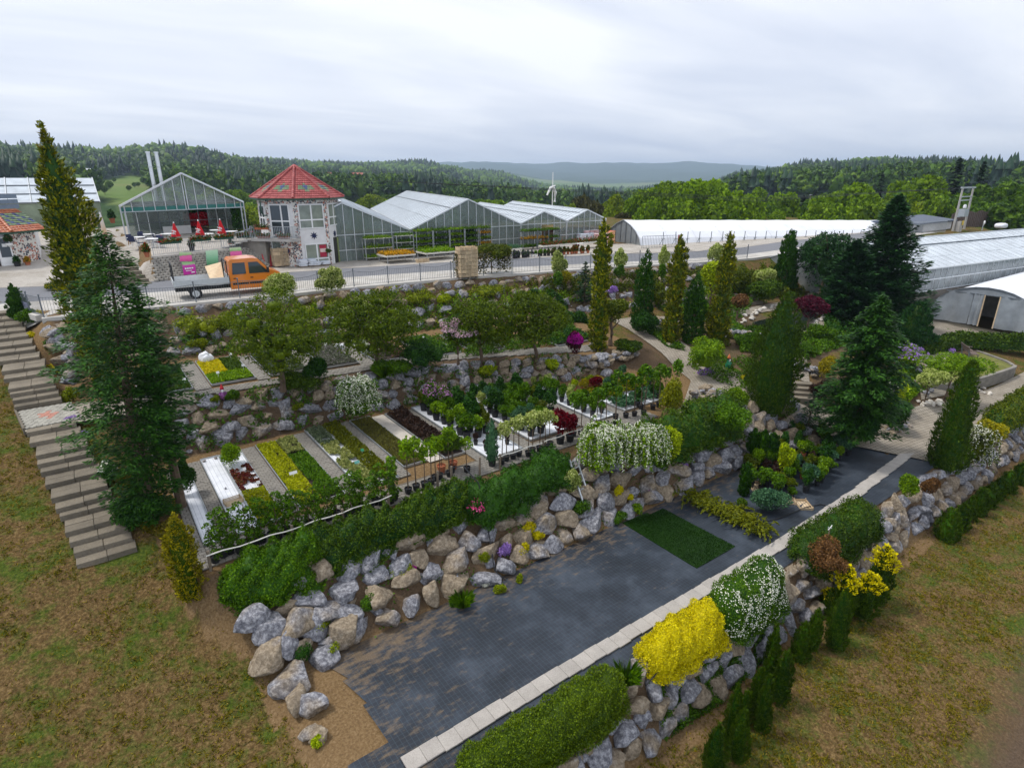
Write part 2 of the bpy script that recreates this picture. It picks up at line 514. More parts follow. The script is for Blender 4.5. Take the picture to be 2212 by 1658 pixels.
for it_,ib_ in ((0,1),(2,3),(4,5),(6,7)):  # darker earth packed between the boulders
 yt_,yb_=np.interp(gx,XK,B_Y[it_]),np.interp(gx,XK,B_Y[ib_]);so=np.where((gy<yt_+.2)&(gy>yb_+.15)&(gx>xl)&(gx<44),np.maximum(so,.75),so)
gr=np.where((gx>42)&(gy>9.5)&(gy<22),.8,gr)
gr=np.where((gy>74)|((gx>66)&(gy>31)),1.3,gr)
for nm,arr in (('grass',gr),('soil',so)):
 a=gme.attributes.new(nm,'FLOAT','POINT');a.data.foreach_set('value',arr.astype(np.float32))
tag(link(bpy.data.objects.new('ground',gme)),kind='structure')

# ------------------------------------------------------------------ the hills behind
HX=np.array([-900,-300,0,200,400,560,680,900,1050,1200,1350,1500,1620,1750,1900,2050,2212,2500,3100.])
HR=np.array([70,120,200,350,600,900,1500,3000,4200,6000,7500.])
HYP=np.array([  # where each distance shows in the picture, by column
[None,None,None,405,375,335,345,372,372,360,372],
[None,None,None,405,375,335,345,372,372,360,372],
[None,None,None,405,372,336,345,372,372,360,372],
[None,None,None,425,382,338,345,372,372,360,372],
[None,None,None,428,384,333,342,372,372,360,372],
[None,None,None,432,398,362,354,366,370,360,372],
[None,None,None,432,404,376,361,368,370,358,372],
[None,None,None,434,410,384,359,370,370,356,372],
[None,None,None,452,434,408,378,372,370,349,372],
[None,None,None,464,448,432,414,394,384,354,372],
[None,None,None,466,450,436,418,400,388,350,372],
[None,None,None,458,440,424,412,396,386,352,372],
[None,None,None,432,410,390,380,384,380,357,372],
[None,None,None,425,395,367,368,372,376,362,372],
[None,None,None,420,388,364,368,372,376,366,374],
[None,None,None,418,388,368,370,374,376,370,376],
[None,None,None,418,392,378,374,376,378,372,378],
[None,None,None,418,392,382,376,376,378,372,378],
[None,None,None,418,392,382,376,376,378,372,378]],dtype=object)
HTAN=np.zeros(HYP.shape)
NEARZ={70:-6.5,120:-9.5,200:-11.0}
for j in range(len(HX)):
 for k,r in enumerate(HR):
  if HYP[j,k] is None:HTAN[j,k]=(NEARZ[r]-CAM_Z)/r
  else:
   a,b,c=ray(min(max(HX[j],0),2212),HYP[j,k]);HTAN[j,k]=c/math.hypot(a,b)
def az_of(px): return np.arctan2((np.asarray(px,float)-CX)/F_PX,cP+.33*sP)  # angle from the view axis
HA=az_of(HX)
HA[0],HA[-1]=R_(-120),R_(120)
def hill_z(az,r):
 az=np.clip(az,HA[0],HA[-1]);lr=np.log(np.clip(r,HR[0],HR[-1]));LR=np.log(HR)
 ia=np.clip(np.searchsorted(HA,az)-1,0,len(HA)-2);ir=np.clip(np.searchsorted(LR,lr)-1,0,len(LR)-2)
 fa=(az-HA[ia])/(HA[ia+1]-HA[ia]);fr=(lr-LR[ir])/(LR[ir+1]-LR[ir])
 fa=fa*fa*(3-2*fa)
 t=(HTAN[ia,ir]*(1-fa)+HTAN[ia+1,ir]*fa)*(1-fr)+(HTAN[ia,ir+1]*(1-fa)+HTAN[ia+1,ir+1]*fa)*fr
 bump=(np.sin(az*31+r*.004)+.6*np.sin(az*67-r*.009)+.35*np.sin(az*133+r*.013))*.0016*smooth(400,900,r)*r
 return CAM_Z+t*r+bump
na,nr=260,150
azs=np.linspace(R_(-88),R_(88),na);rs=np.exp(np.linspace(math.log(70),math.log(7500),nr))
AZ,RR=np.meshgrid(azs,rs)
ZZ=hill_z(AZ,RR)
HXw=RR*np.sin(AZ+YAW);HYw=RR*np.cos(AZ+YAW)
i=(np.arange(nr-1)[:,None]*na+np.arange(na-1)[None]).ravel()
def hill_mat():
 m,nt,out=newmat('hills')
 n1=noise_fac(nt,.006,6,.6);n2=noise_fac(nt,.05,6,.7);n3=noise_fac(nt,.0016,4,.55);n4=noise_fac(nt,.9,5,.7)
 forest=ramp(nt,n2,[(.3,(.012,.028,.012)),(.5,(.03,.06,.018)),(.75,(.075,.12,.03))])
 grass=ramp(nt,n4,[(.3,(.075,.13,.03)),(.6,(.13,.19,.05)),(.8,(.2,.22,.08))])
 fld=ramp(nt,n1,[(.35,(.08,.14,.035)),(.5,(.13,.19,.05)),(.62,(.22,.19,.09)),(.75,(.10,.16,.04))])
 at=nd(nt,'Attribute',attribute_name='meadow')
 c=mixc(nt,at.outputs['Fac'],forest,mixc(nt,.5,grass,fld))
 b=nd(nt,'BsdfPrincipled');b.inputs['Roughness'].default_value=1;b.inputs['Specular IOR Level'].default_value=.05
 nt.links.new(c,b.inputs['Base Color']);nt.links.new(b.outputs[0],out.inputs[0])
 return m
hme=mesh_np('hills',np.stack([HXw.ravel(),HYw.ravel(),ZZ.ravel()],1),np.stack([i,i+1,i+na+1,i+na],1),hill_mat(),smooth=True)
def az2px(az): return CX+F_PX*np.tan(az)*(cP+.33*sP)
def meadow(az,r):
 px=az2px(az)
 m=((px>120)&(px<330)&(r>330)&(r<575))|((px>-60)&(px<120)&(r>420)&(r<540))
 m|=(px>690)&(px<800)&(r>560)&(r<820)
 m|=(px>470)&(px<600)&(r>560)&(r<700)
 m|=(px>1120)&(px<1470)&(r>1900)&(r<3300)
 m|=(r<100)
 m|=(px>130)&(px<300)&(r>150)&(r<200)
 return m
wob=40*np.sin(AZ*60+RR*.01)
a=hme.attributes.new('meadow','FLOAT','POINT');a.data.foreach_set('value',np.maximum(meadow(AZ,RR+wob),smooth(3.0,3.2,np.sin(RR*.003+AZ*9)+np.sin(AZ*40)+1)*(RR>1700)).astype(np.float32).ravel())
tag(link(bpy.data.objects.new('hills',hme)),kind='structure')
# ------------------------------------------------------------------ foliage
def unit(a):
 return a/np.maximum(np.linalg.norm(a,axis=-1,keepdims=True),1e-9)
def rdir(n): return unit(rng.normal(size=(n,3)))
def leafset(Pn,D,N,L,W):
 """one four-cornered leaf for every point"""
 n=len(Pn)
 D=unit(D);B=unit(np.cross(D,N));L=np.broadcast_to(np.asarray(L,float),(n,))[:,None];W=np.broadcast_to(np.asarray(W,float),(n,))[:,None]
 V=np.empty((n,4,3))
 V[:,0]=Pn-D*L*.5;V[:,1]=Pn+B*W*.5-D*L*.08;V[:,2]=Pn+D*L*.5;V[:,3]=Pn-B*W*.5-D*L*.08
 return V.reshape(-1,3),np.arange(n*4).reshape(n,4)
def merge(parts):
 Vs,Qs,Ms,b=[],[],[],0
 for V,Q,mi in parts:
  Vs.append(V);Qs.append(Q+b);Ms.append(np.full(len(Q),mi));b+=len(V)
 return np.concatenate(Vs),np.concatenate(Qs),np.concatenate(Ms)
_ico={}
def ico(sub):
 if sub not in _ico:
  bm=bmesh.new();bmesh.ops.create_icosphere(bm,subdivisions=sub,radius=1)
  _ico[sub]=(np.array([v.co[:] for v in bm.verts]),np.array([[v.index for v in f.verts] for f in bm.faces]));bm.free()
 return _ico[sub]
def _quadsphere(k=3):
 V,Q=[],[]
 for ax in range(3):
  for sg in (-1,1):
   b=len(V)
   for i in range(k+1):
    for j in range(k+1):
     p=[0,0,0];p[ax]=sg;p[(ax+1)%3]=(2*i/k-1)*sg;p[(ax+2)%3]=2*j/k-1
     V.append(p)
   Q+=[[b+i*(k+1)+j,b+(i+1)*(k+1)+j,b+(i+1)*(k+1)+j+1,b+i*(k+1)+j+1] for i in range(k) for j in range(k)]
 return unit(np.array(V,float)),np.array(Q)
QS=_quadsphere()
def core_ball(c,r,k=.8):
 V,Q=QS
 V=V*(1+.12*np.sin(V[:,[1,2,0]]*5+c[0]))
 return np.asarray(c)+V*np.asarray(r)*k,Q
def dense_n(area,L,W,cover=2.0,cap=14000): return int(min(cap,max(60,cover*area/(L*W*.5))))
def clumps_mesh(name,clumps,L,W,mats,cover=2.2,cap=12000,up=.25,out=.5,tilt=.7,core=.55,extra=None):
 """crown of overlapping leafy clumps; clumps = [(centre, (rx, ry, rz))]"""
 C0=np.array([c for c,r in clumps],float);Rr=np.array([r for c,r in clumps],float)
 area=4*np.pi*(((Rr[:,0]*Rr[:,1])**1.6+(Rr[:,0]*Rr[:,2])**1.6+(Rr[:,1]*Rr[:,2])**1.6)/3)**(1/1.6)
 n=dense_n(area.sum(),L,W,cover,cap)
 k=rng.choice(len(clumps),n,p=area/area.sum())
 d=rdir(n);d[:,2]=np.where((d[:,2]<-.35)&(rng.random(n)<.6),-d[:,2],d[:,2])
 rad=1.02-np.abs(rng.normal(0,.2,n))+rng.random(n)*.2*np.sin(d[:,0]*7+k)*np.sin(d[:,1]*6+k*2)
 Pn=C0[k]+d*Rr[k]*rad[:,None]
 keep=np.ones(n,bool)
 for j in range(len(clumps)):
  q=((Pn-C0[j])/Rr[j]);keep&=~(((q**2).sum(1)<.45)&(k!=j))
 Pn,d=Pn[keep],d[keep];n=len(Pn)
 D=rdir(n)*.9+d*out+np.array([0,0,up]);N=d+rng.normal(0,tilt,(n,3))
 s=.7+rng.random(n)*.6
 V,Q=leafset(Pn,D,N,L*s,W*s)
 parts=[(V,Q,0)]
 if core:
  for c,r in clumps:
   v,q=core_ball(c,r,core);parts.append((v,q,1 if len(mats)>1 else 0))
 for e in (extra or []):parts.append(e)
 V,Q,mi=merge(parts)
 return mesh_np(name,V,Q,mats,midx=mi)
def round_clumps(w,dpt,h,z0,n,seed,sz=(.3,.5),flat=1.0,full=False):
 """n clumps filling an ellipsoid crown of width w, depth dpt, height h that starts at z0"""
 r=np.random.default_rng(seed);out=[]
 for i in range(n):
  d=unit(r.normal(size=3));d[2]=d[2] if full else abs(d[2])-.25
  k=r.uniform(.35,.72);s=r.uniform(*sz)
  c=(d[0]*w/2*k,d[1]*dpt/2*k,z0+h/2+d[2]*h/2*k)
  out.append((c,(w/2*s,dpt/2*s,h/2*s*flat)))
 out.append(((0,0,z0+h*.45),(w*.3,dpt*.3,h*.34)))
 return out
def hedge_mesh(name,path,w,h,L,W,mats,seed=0,cap=16000,cover=2.2,skirt=0.0,lump=.18,up=.3):
 """a long leafy mound following a path; its front may hang down over a wall"""
 r=np.random.default_rng(seed);pts=np.array([tuple(p) for p in path],float)
 d=np.concatenate([[0],np.cumsum(np.linalg.norm(np.diff(pts,axis=0),axis=1))]);tot=d[-1];R=w/2
 def surf(t,q,k=1.0):
  """t: metres along (runs past both ends), q: -1 back foot .. 1 front foot .. 2 end of the hanging skirt"""
  tc=np.clip(t,0,tot);c=np.stack([np.interp(tc,d,pts[:,i]) for i in range(3)],1)
  e=np.clip(np.abs(t-tc)/R,0,1);s=np.sqrt(1-e*e*.96);th=np.clip(q,-1,1)*math.pi/2
  nz=1+lump*(np.sin(t*2.3+seed)*np.sin(q*3.1+t*.9)+.7*np.sin(t*5.3+q*4+seed)*np.sin(q*5.7-t*2.2)+.4*np.sin(t*11+q*9))
  y=-np.sign(np.sin(th))*np.abs(np.sin(th))**.8*R*s*k*nz;z=np.abs(np.cos(th))**.7*h*s*k*nz
  hang=np.clip(q-1,0,1);z=z-hang*skirt*s*nz;y=y-hang*.25*R+0
  x=(t-tc)*k
  dirv=unit(np.stack([np.gradient(pts[:,0],d) if len(d)>1 else [1],np.gradient(pts[:,1],d)],1));dx=np.interp(tc,d,dirv[:,0]);dy=np.interp(tc,d,dirv[:,1])
  P_=c+np.stack([x*dx-y*dy,x*dy+y*dx,z],1)
  N_=np.stack([np.sin(th)*dy*.9+dx*np.sign(x)*e,-np.sin(th)*dx*.9,np.cos(th)+.15],1)
  return P_,unit(N_)
 qm=2.0 if skirt else 1.0
 area=(tot+w)*(math.pi*.5*(R+h)+skirt);n=dense_n(area,L,W,cover,cap)
 t=r.uniform(-R,tot+R,n);q=r.uniform(-1,qm,n);Pn,N=surf(t,q)
 Pn=Pn+N*(r.normal(0,.5,n)*L*1.3-L*.5)[:,None]
 D=rdir(n)*.9+N*.55+np.array([0,0,up]);s=.65+r.random(n)*.75
 V,Q=leafset(Pn,D,N+r.normal(0,.6,(n,3)),L*s,W*s)
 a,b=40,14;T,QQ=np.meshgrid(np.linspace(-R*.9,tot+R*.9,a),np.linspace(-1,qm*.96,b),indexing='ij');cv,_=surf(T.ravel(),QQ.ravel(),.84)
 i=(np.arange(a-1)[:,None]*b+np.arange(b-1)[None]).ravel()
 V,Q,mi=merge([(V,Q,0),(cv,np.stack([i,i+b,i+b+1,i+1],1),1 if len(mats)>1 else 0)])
 hedge_mesh.surf= lambda n:surf(r.uniform(-R*.8,tot+R*.8,n),r.triangular(-.6,.9,qm*.85,n))
 return mesh_np(name,V,Q,mats,midx=mi)
def column_mesh(name,h,prof,L,W,mats,seed=0,cap=9000,cover=2.4,tips=1,curl=.25,lean=0.0,upw=1.1,core=.66):
 """columnar conifer: profile = [(height share, radius)]; upright sprays on a lumpy surface; tips > 1 gives several spires"""
 r=np.random.default_rng(seed);ph=np.array([p[0] for p in prof]);pr=np.array([p[1] for p in prof])
 area=np.trapezoid(np.interp(np.linspace(0,1,50),ph,pr),np.linspace(0,1,50))*2*np.pi*h if hasattr(np,'trapezoid') else np.trapz(np.interp(np.linspace(0,1,50),ph,pr),np.linspace(0,1,50))*2*np.pi*h
 n=dense_n(area*(1+.25*(tips-1)),L,W,cover,cap)
 t=r.random(n*3);keep=r.random(n*3)<np.interp(t,ph,pr)/pr.max()+.04
 t=t[keep][:n];n=len(t)
 th=r.random(n)*2*np.pi
 lump=1+curl*np.sin(th*3+t*h*4.3)*np.sin(t*h*5.1+th*2)+r.normal(0,.07,n)
 lump=lump+.16*np.sin(th*2+t*h*1.7+seed)*np.sin(t*h*.9+seed*1.3)+.1*np.sin(t*h*2.6+th+seed)
 rad=np.interp(t,ph,pr)*np.clip(lump,.45,1.6)*(1-np.abs(r.normal(0,.1,n)))
 cx=lean*t*t*h;cy=np.zeros(n)
 if tips>1:
  k=r.integers(0,tips,n);a=k/tips*2*np.pi+.6;sp=pr.max()*.42*smooth(.15,.6,t)
  cx=cx+np.cos(a)*sp;cy=cy+np.sin(a)*sp;rad=rad*(1-.4*smooth(.15,.6,t));hh=h*(1-.09*(k%3))
 else:hh=h
 Pn=np.stack([cx+np.cos(th)*rad,cy+np.sin(th)*rad,t*hh],1)
 ns_=max(20,int(area/(L*1.9)**2));ctr=Pn[r.integers(0,n,ns_)]*np.array([1,1,1.0]);ctr[:,:2]*=(1+r.normal(.06,.1,ns_))[:,None]
 cell=max(L*2.4,.05);key={}
 for q_,c_ in enumerate(np.floor(ctr/cell).astype(int)):key.setdefault(tuple(c_),[]).append(q_)
 fk=np.floor(Pn/cell).astype(int);pull=np.array([key.get(tuple(k_),[-1])[0] for k_ in fk]);hit=(pull>=0)&(r.random(n)<.75)
 Pn[hit]=ctr[pull[hit]]+(Pn[hit]-ctr[pull[hit]])*.55+np.stack([np.cos(th[hit]),np.sin(th[hit]),np.full(hit.sum(),.5)],1)*(r.random(hit.sum())*L*.9)[:,None]
 o=np.stack([np.cos(th),np.sin(th),np.full(n,.15)],1)
 D=o*.55+np.array([0,0,upw])+r.normal(0,.35,(n,3));N=o+r.normal(0,.45,(n,3))
 s=.7+r.random(n)*.7
 V,Q=leafset(Pn,D,N,L*s,W*s)
 parts=[(V,Q,0)]
 k=10;zz=np.linspace(.02,.93,9)
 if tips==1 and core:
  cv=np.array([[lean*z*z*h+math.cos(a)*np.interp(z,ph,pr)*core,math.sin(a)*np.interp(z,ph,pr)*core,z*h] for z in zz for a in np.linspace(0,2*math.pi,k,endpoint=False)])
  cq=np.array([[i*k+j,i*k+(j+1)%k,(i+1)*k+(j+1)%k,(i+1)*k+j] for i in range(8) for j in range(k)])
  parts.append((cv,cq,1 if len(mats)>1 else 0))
 V,Q,mi=merge(parts)
 return mesh_np(name,V,Q,mats,midx=mi)
def fir_mesh(name,h,rmax,L,W,mats,seed=0,nb=90,per=70,droop=.25,start=.04,power=.8,tipup=.1,bend=0.0,prof=None):
 """conifer of real boughs: each bough carries flat hanging sprays"""
 r=np.random.default_rng(seed);Pn,D,N=[],[],[]
 for i in range(nb):
  t=start+(1-start)*((i+r.random()*.8)/nb)**1.0
  ln=rmax*((1-t)**power if prof is None else float(np.interp(t,[q[0] for q in prof],[q[1] for q in prof])))*(r.uniform(.45,1.2) if prof else r.uniform(.62,1.15))+.05*rmax
  az=i*2.399+r.normal(0,.3);z0=t*h
  m=max(8,int(per*(ln/rmax+.15)))
  u=r.random(m)**.75
  d=np.array([math.cos(az),math.sin(az),0]);sd_=np.array([-d[1],d[0],0])
  spread=(.30*ln*(1-u*.75)+.05)*(r.random(m)*2-1)
  z=z0+ln*(tipup*u-droop*u*u)-np.abs(spread)*.25+r.normal(0,.03*rmax,m)
  p=d*(u*ln)[:,None]+sd_*spread[:,None];p[:,2]=z;p[:,0]+=bend*(z/h)**2
  dd=d*.9+sd_*(np.sign(spread)*.55)[:,None]+np.array([0,0,1])*(tipup-droop*u-.05)[:,None]+r.normal(0,.2,(m,3))
  Pn.append(p);D.append(dd);N.append(np.array([0,0,1.])+r.normal(0,.35,(m,3)))
 Pn,D,N=np.concatenate(Pn),np.concatenate(D),np.concatenate(N)
 s=.7+r.random(len(Pn))*.7
 V,Q=leafset(Pn,D,N,L*s,W*s)
 return mesh_np(name,V,Q,mats)
def arch_mesh(name,w,dpt,h,mats,L,W,nst=120,per=55,seed=0,flower=.55,droop=1.0,fl=(.06,.05),front=None):
 """bridal-wreath shrub: arching stems that hang over, leaves below and rows of small white blossoms along the top side"""
 r=np.random.default_rng(seed);A=[];Bf=[]
 for i in range(nst):
  az=r.random()*2*math.pi
  if front is not None and r.random()<.6:az=front+r.normal(0,.7)
  ln=r.uniform(.55,1.08);hh=h*r.uniform(.75,1.05)
  u=np.sort(r.random(per));bx,by=r.normal(0,.14)*w,r.normal(0,.14)*dpt
  x=bx+math.cos(az)*w/2*ln*u**1.1;y=by+math.sin(az)*dpt/2*ln*u**1.1
  z=hh*(1-(1-np.minimum(u*1.9,1))**2)-droop*h*np.clip(u-.5,0,1)**2*3.0
  p=np.stack([x,y,np.maximum(z,-h*.45)],1)+r.normal(0,.011*w,(per,3))
  A.append(p)
  on=(u>.3+.25*r.random())&(r.random(per)<flower)&(r.random()<.8)
  Bf.append(p[on]+np.array([0,0,.03])+r.normal(0,.02,(on.sum(),3)))
 A=np.concatenate(A);B=np.concatenate(Bf)
 A=A[::2];n=len(A);V1,Q1=leafset(A,rdir(n)+np.array([0,0,-.3]),rdir(n),L*1.25*(.7+r.random(n)*.6),W*1.2)
 cv,cq=core_ball((0,0,h*.42),(w*.36,dpt*.36,h*.42),1.0)
 V,Q,mi=merge([(V1,Q1,0),(cv,cq,0)])
 n=len(B);V2,Q2=leafset(B,rdir(n),rdir(n)*.6+np.array([0,-.3,.8]),fl[0]*(.7+r.random(n)*.7),fl[1]*(.8+r.random(n)*.5))
 return mesh_np(name,V,Q,[mats[0]],midx=mi),mesh_np(name+'_blossoms',V2,Q2,[mats[1]])
def tuft_mesh(name,h,rad,n,mat,seed=0,wid=.02,spread=1.0):
 r=np.random.default_rng(seed);az=r.random(n)*2*np.pi;ln=h*r.uniform(.6,1.1,n);out=rad*spread*r.uniform(.2,1,n)
 b=np.stack([np.cos(az)*rad*.25*r.random(n),np.sin(az)*rad*.25*r.random(n),np.zeros(n)],1)
 d=np.stack([np.cos(az),np.sin(az),np.zeros(n)],1);s=np.stack([-np.sin(az),np.cos(az),np.zeros(n)],1)*wid
 V=np.empty((n,4,3));V[:,0]=b-s;V[:,1]=b+s
 V[:,2]=b+d*(out*.55)[:,None]+np.array([0,0,1])*(ln*.85)[:,None]+s*.7
 V[:,3]=b+d*out[:,None]+np.array([0,0,1])*ln[:,None]
 return mesh_np(name,V.reshape(-1,3),np.arange(n*4).reshape(n,4),mat)
def limb_trunk(h,r0,seed=0,nl=5,spread=.8,fork=.45,n=7,lean=0.0):
 """tapered trunk with rising limbs"""
 r=np.random.default_rng(seed);mb=MB()
 pts=[(lean*(i/6)**2+r.normal(0,.015)*h*(i>0),r.normal(0,.012)*h*(i>0),h*i/6*.8) for i in range(7)]
 mb.tube(pts,[r0*(1.25 if i==0 else 1-.1*i) for i in range(7)],n)
 for k in range(nl):
  a=k*2.4+r.normal(0,.3);z=h*(fork+(.8-fork)*k/max(1,nl));ln=spread*r.uniform(.7,1.1)
  b=np.array([lean*(z/h/.8)**2,0,z])
  mb.tube([b,b+np.array([math.cos(a)*ln*.5,math.sin(a)*ln*.5,ln*.45]),b+np.array([math.cos(a)*ln,math.sin(a)*ln,ln*.95])],[r0*.5,r0*.34,r0*.12],5)
 return mb

 # leaf colours (albedo)
lm_fir=leafmat('dark fir',(.008,.027,.011),(.046,.105,.035),.12)
lm_ley=leafmat('cypress green',(.012,.038,.011),(.075,.155,.042),.15)
lm_gold=leafmat('golden cypress',(.050,.062,.005),(.27,.235,.014),.18,c3=(.50,.42,.035))
lm_golddk=leafmat('olive cypress',(.030,.050,.005),(.125,.150,.012),.15,c3=(.40,.37,.022))
lm_thuja=leafmat('thuja green',(.019,.046,.005),(.096,.157,.018),.15)
lm_thujad=leafmat('dark thuja',(.014,.041,.011),(.061,.126,.026),.15)
lm_olive=leafmat('olive leaf',(.038,.062,.006),(.165,.200,.018),.28)
lm_round=leafmat('round tree leaf',(.032,.060,.006),(.150,.205,.018),.3)
lm_green=leafmat('mid green leaf',(.027,.074,.008),(.150,.272,.031),.28)
lm_fresh=leafmat('fresh green leaf',(.061,.135,.011),(.299,.456,.044),.3)
lm_lime=leafmat('lime leaf',(.135,.216,.008),(.580,.667,.035),.3)
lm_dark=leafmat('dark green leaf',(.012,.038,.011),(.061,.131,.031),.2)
lm_blue=leafmat('blue green leaf',(.027,.068,.041),(.131,.229,.124),.2)
lm_yel=leafmat('yellow leaf',(.36,.33,.004),(.78,.66,.008),.25,objvar=.04,c3=(.85,.76,.02))
lm_var=leafmat('variegated leaf',(.10,.15,.03),(.42,.47,.19),.25,c3=(.62,.64,.36))
lm_pur=leafmat('purple leaf',(.027,.008,.014),(.131,.029,.046),.2)
lm_red=leafmat('red maple leaf',(.061,.011,.014),(.246,.039,.049),.25)
lm_brown=leafmat('brown twig',(.061,.034,.019),(.229,.137,.074),.15)
lm_moss=leafmat('moss',(.074,.115,.005),(.334,.386,.021),.2)
lm_ivy=leafmat('ivy leaf',(.024,.068,.008),(.114,.220,.025),.2)
lm_grass=leafmat('grass blade',(.050,.056,.010),(.17,.150,.034),.25,c3=(.31,.235,.090))
lm_turf=leafmat('turf',(.006,.026,.003),(.020,.058,.006),.2)
lm_sedum=leafmat('yellow green sedum',(.176,.203,.008),(.580,.597,.031),.2)
lm_white=leafmat('white blossom',(.62,.62,.52),(.85,.85,.76),.2)
lm_pink=leafmat('pink blossom',(.55,.12,.22),(.75,.30,.42),.2)
lm_lilac=leafmat('lilac blossom',(.30,.20,.48),(.55,.42,.68),.2)
lm_pale=leafmat('pale pink blossom',(.52,.36,.42),(.74,.60,.62),.2)
lm_mag=leafmat('magenta blossom',(.216,.011,.149),(.632,.035,.421),.2)
lm_orange=leafmat('orange blossom',(.62,.22,.005),(.82,.45,.01),.2)
lm_redfl=leafmat('red blossom',(.45,.01,.02),(.7,.04,.06),.2)

# ------------------------------------------------------------------ boulders
def boulder_mesh(seed):
 r=np.random.default_rng(seed);V,T=ico(4);V=V.copy()
 for k in range(15):
  n=unit(r.normal(size=3));d=r.uniform(.45,.86)
  ex=V@n-d;V-=np.where(ex>0,ex*.93,0)[:,None]*n
 for k,a in ((2.3,.05),(5.1,.03),(11,.02),(19,.012)):
  o=r.uniform(0,9,3)
  V*=1+a*(np.sin(V[:,0:1]*k+o[0])*np.sin(V[:,1:2]*k*1.1+o[1])+np.sin(V[:,2:3]*k*.9+o[2])*np.sin(V[:,0:1]*k*1.3+o[1]))
 V/=np.abs(V).max(0)*2  # unit box
 return mesh_np('boulder',V,T,m_rock,smooth=True)
BOULD=[boulder_mesh(100+i) for i in range(16)]
def boulder(parent,c,w,dpt,h,rz=0.0,tilt=0.0,roll=0.0):
 off=Vector(parent['off']) if parent is not None else Vector((0,0,0))
 o=inst('boulder',BOULD[rng.integers(16)],parent,Vector(c)-off,(tilt,roll,rz),(w,dpt,h))
 return o
 # ------------------------------------------------------------------ laid surfaces
def brick_mat(name,c1,c2,mortar,sx=.2,sy=.1,rz=0.0,off=.5):
 m,nt,out=newmat(name)
 g=nd(nt,'NewGeometry');mp=nd(nt,'Mapping');mp.inputs['Rotation'].default_value=(0,0,rz)
 nt.links.new(g.outputs['Position'],mp.inputs['Vector'])
 br=nd(nt,'TexBrick');br.offset=off;br.inputs['Scale'].default_value=1.0
 br.inputs['Brick Width'].default_value=sx;br.inputs['Row Height'].default_value=sy;br.inputs['Mortar Size'].default_value=.012
 br.inputs['Mortar Smooth'].default_value=.3;br.inputs['Bias'].default_value=0
 br.inputs['Color1'].default_value=(*c1,1);br.inputs['Color2'].default_value=(*c2,1);br.inputs['Mortar'].default_value=(*mortar,1)
 nt.links.new(mp.outputs[0],br.inputs['Vector'])
 n1=noise_fac(nt,.7,5,.65);n2=noise_fac(nt,12,4,.7)
 st=ramp(nt,n1,[(.3,(.72,.70,.66)),(.6,(1,1,1)),(.8,(1.08,1.08,1.06))])
 mu=nd(nt,'Mix',data_type='RGBA',blend_type='MULTIPLY');mu.inputs['Factor'].default_value=1
 nt.links.new(br.outputs['Color'],mu.inputs['A']);nt.links.new(st,mu.inputs['B'])
 c=mixc(nt,math_n(nt,'MULTIPLY',ramp(nt,n2,[(.55,(0,0,0)),(.75,(1,1,1))]),.35),mu.outputs['Result'],hsl(c1,.55))
 b=nd(nt,'BsdfPrincipled');b.inputs['Roughness'].default_value=.9;b.inputs['Specular IOR Level'].default_value=.2
 nt.links.new(c,b.inputs['Base Color'])
 bn=nd(nt,'Bump');bn.inputs['Strength'].default_value=.5;bn.inputs['Distance'].default_value=.01;bn.invert= True
 nt.links.new(br.outputs['Fac'],bn.inputs['Height']);nt.links.new(bn.outputs[0],b.inputs['Normal'])
 nt.links.new(b.outputs[0],out.inputs[0])
 return m
m_yard=brick_mat('yard pavers',(.44,.41,.37),(.50,.47,.42),(.27,.24,.21),.22,.11,R_(20))
m_path=brick_mat('garden path pavers',(.31,.275,.225),(.37,.33,.27),(.12,.10,.075),.2,.2,R_(8))
m_foot=brick_mat('pavement slabs',(.47,.45,.42),(.52,.50,.46),(.36,.34,.31),.5,.5,0)

def resample(pl,n):
 p=np.array(pl,float);d=np.concatenate([[0],np.cumsum(np.linalg.norm(np.diff(p,axis=0),axis=1))])
 t=np.linspace(0,d[-1],n)
 return np.stack([np.interp(t,d,p[:,k]) for k in range(p.shape[1])],1)
def sheet(name,A,B,nu,nv,off,mat,kind='structure',zf=None,wav=0.0):
 a,b=resample(A,nu),resample(B,nu)
 t=np.linspace(0,1,nv)[None,:,None]
 XY=a[:,None,:2]*(1-t)+b[:,None,:2]*t
 X,Y=XY[...,0],XY[...,1]
 Z=(ground(X,Y) if zf is None else zf(X,Y))+off
 if wav:Z=Z+wav*(np.sin(X*2.1+Y*5)*np.sin(Y*3.3)+.6*np.sin(X*5.3-Y*2))
 V=np.stack([X.ravel(),Y.ravel(),Z.ravel()],1)
 i=(np.arange(nu-1)[:,None]*nv+np.arange(nv-1)[None]).ravel()
 o=link(bpy.data.objects.new(name,mesh_np(name,V,np.stack([i,i+nv,i+nv+1,i+1],1),mat,smooth=True)))
 if kind:o['kind']=kind
 return o
KERB=[(-2.2,38.9),(2,38.75),(5,38.65),(9.1,38.35),(14.1,38.3),(22.4,37.5),(28.1,36.2),(35.5,34.9),(44.1,32.3),(50,31.4),(58,31.6),(66,32.4),(95,32.4)]
ROAD1=[(-40,45.6),(-4.3,45.2),(6,43.9),(15.8,42.7),(24.6,41.1),(34.5,37.9),(44,34.9),(52,33.4),(66,33.9),(95,33.9)]
ROAD2=[(-40,51.8),(-4.7,51.2),(6,48.6),(17.5,47.2),(27.1,45.3),(38.5,42.2),(50,37.9),(58,37.2),(66,38),(95,38)]
KERBL=[(-40,43.0),(-5,42.9),(-2.2,39.1)]+KERB[1:]
sheet('pavement',KERBL,ROAD1,130,6,.044,m_foot)
sheet('road',ROAD1,ROAD2,130,8,.040,m_asph)
sheet('yard_paving',ROAD2,[(-40,100),(-10,98),(4,92),(18,62),(36,56),(47,51),(50,47),(58,44.2),(70,40.6),(95,40)],130,60,.048,m_yard)
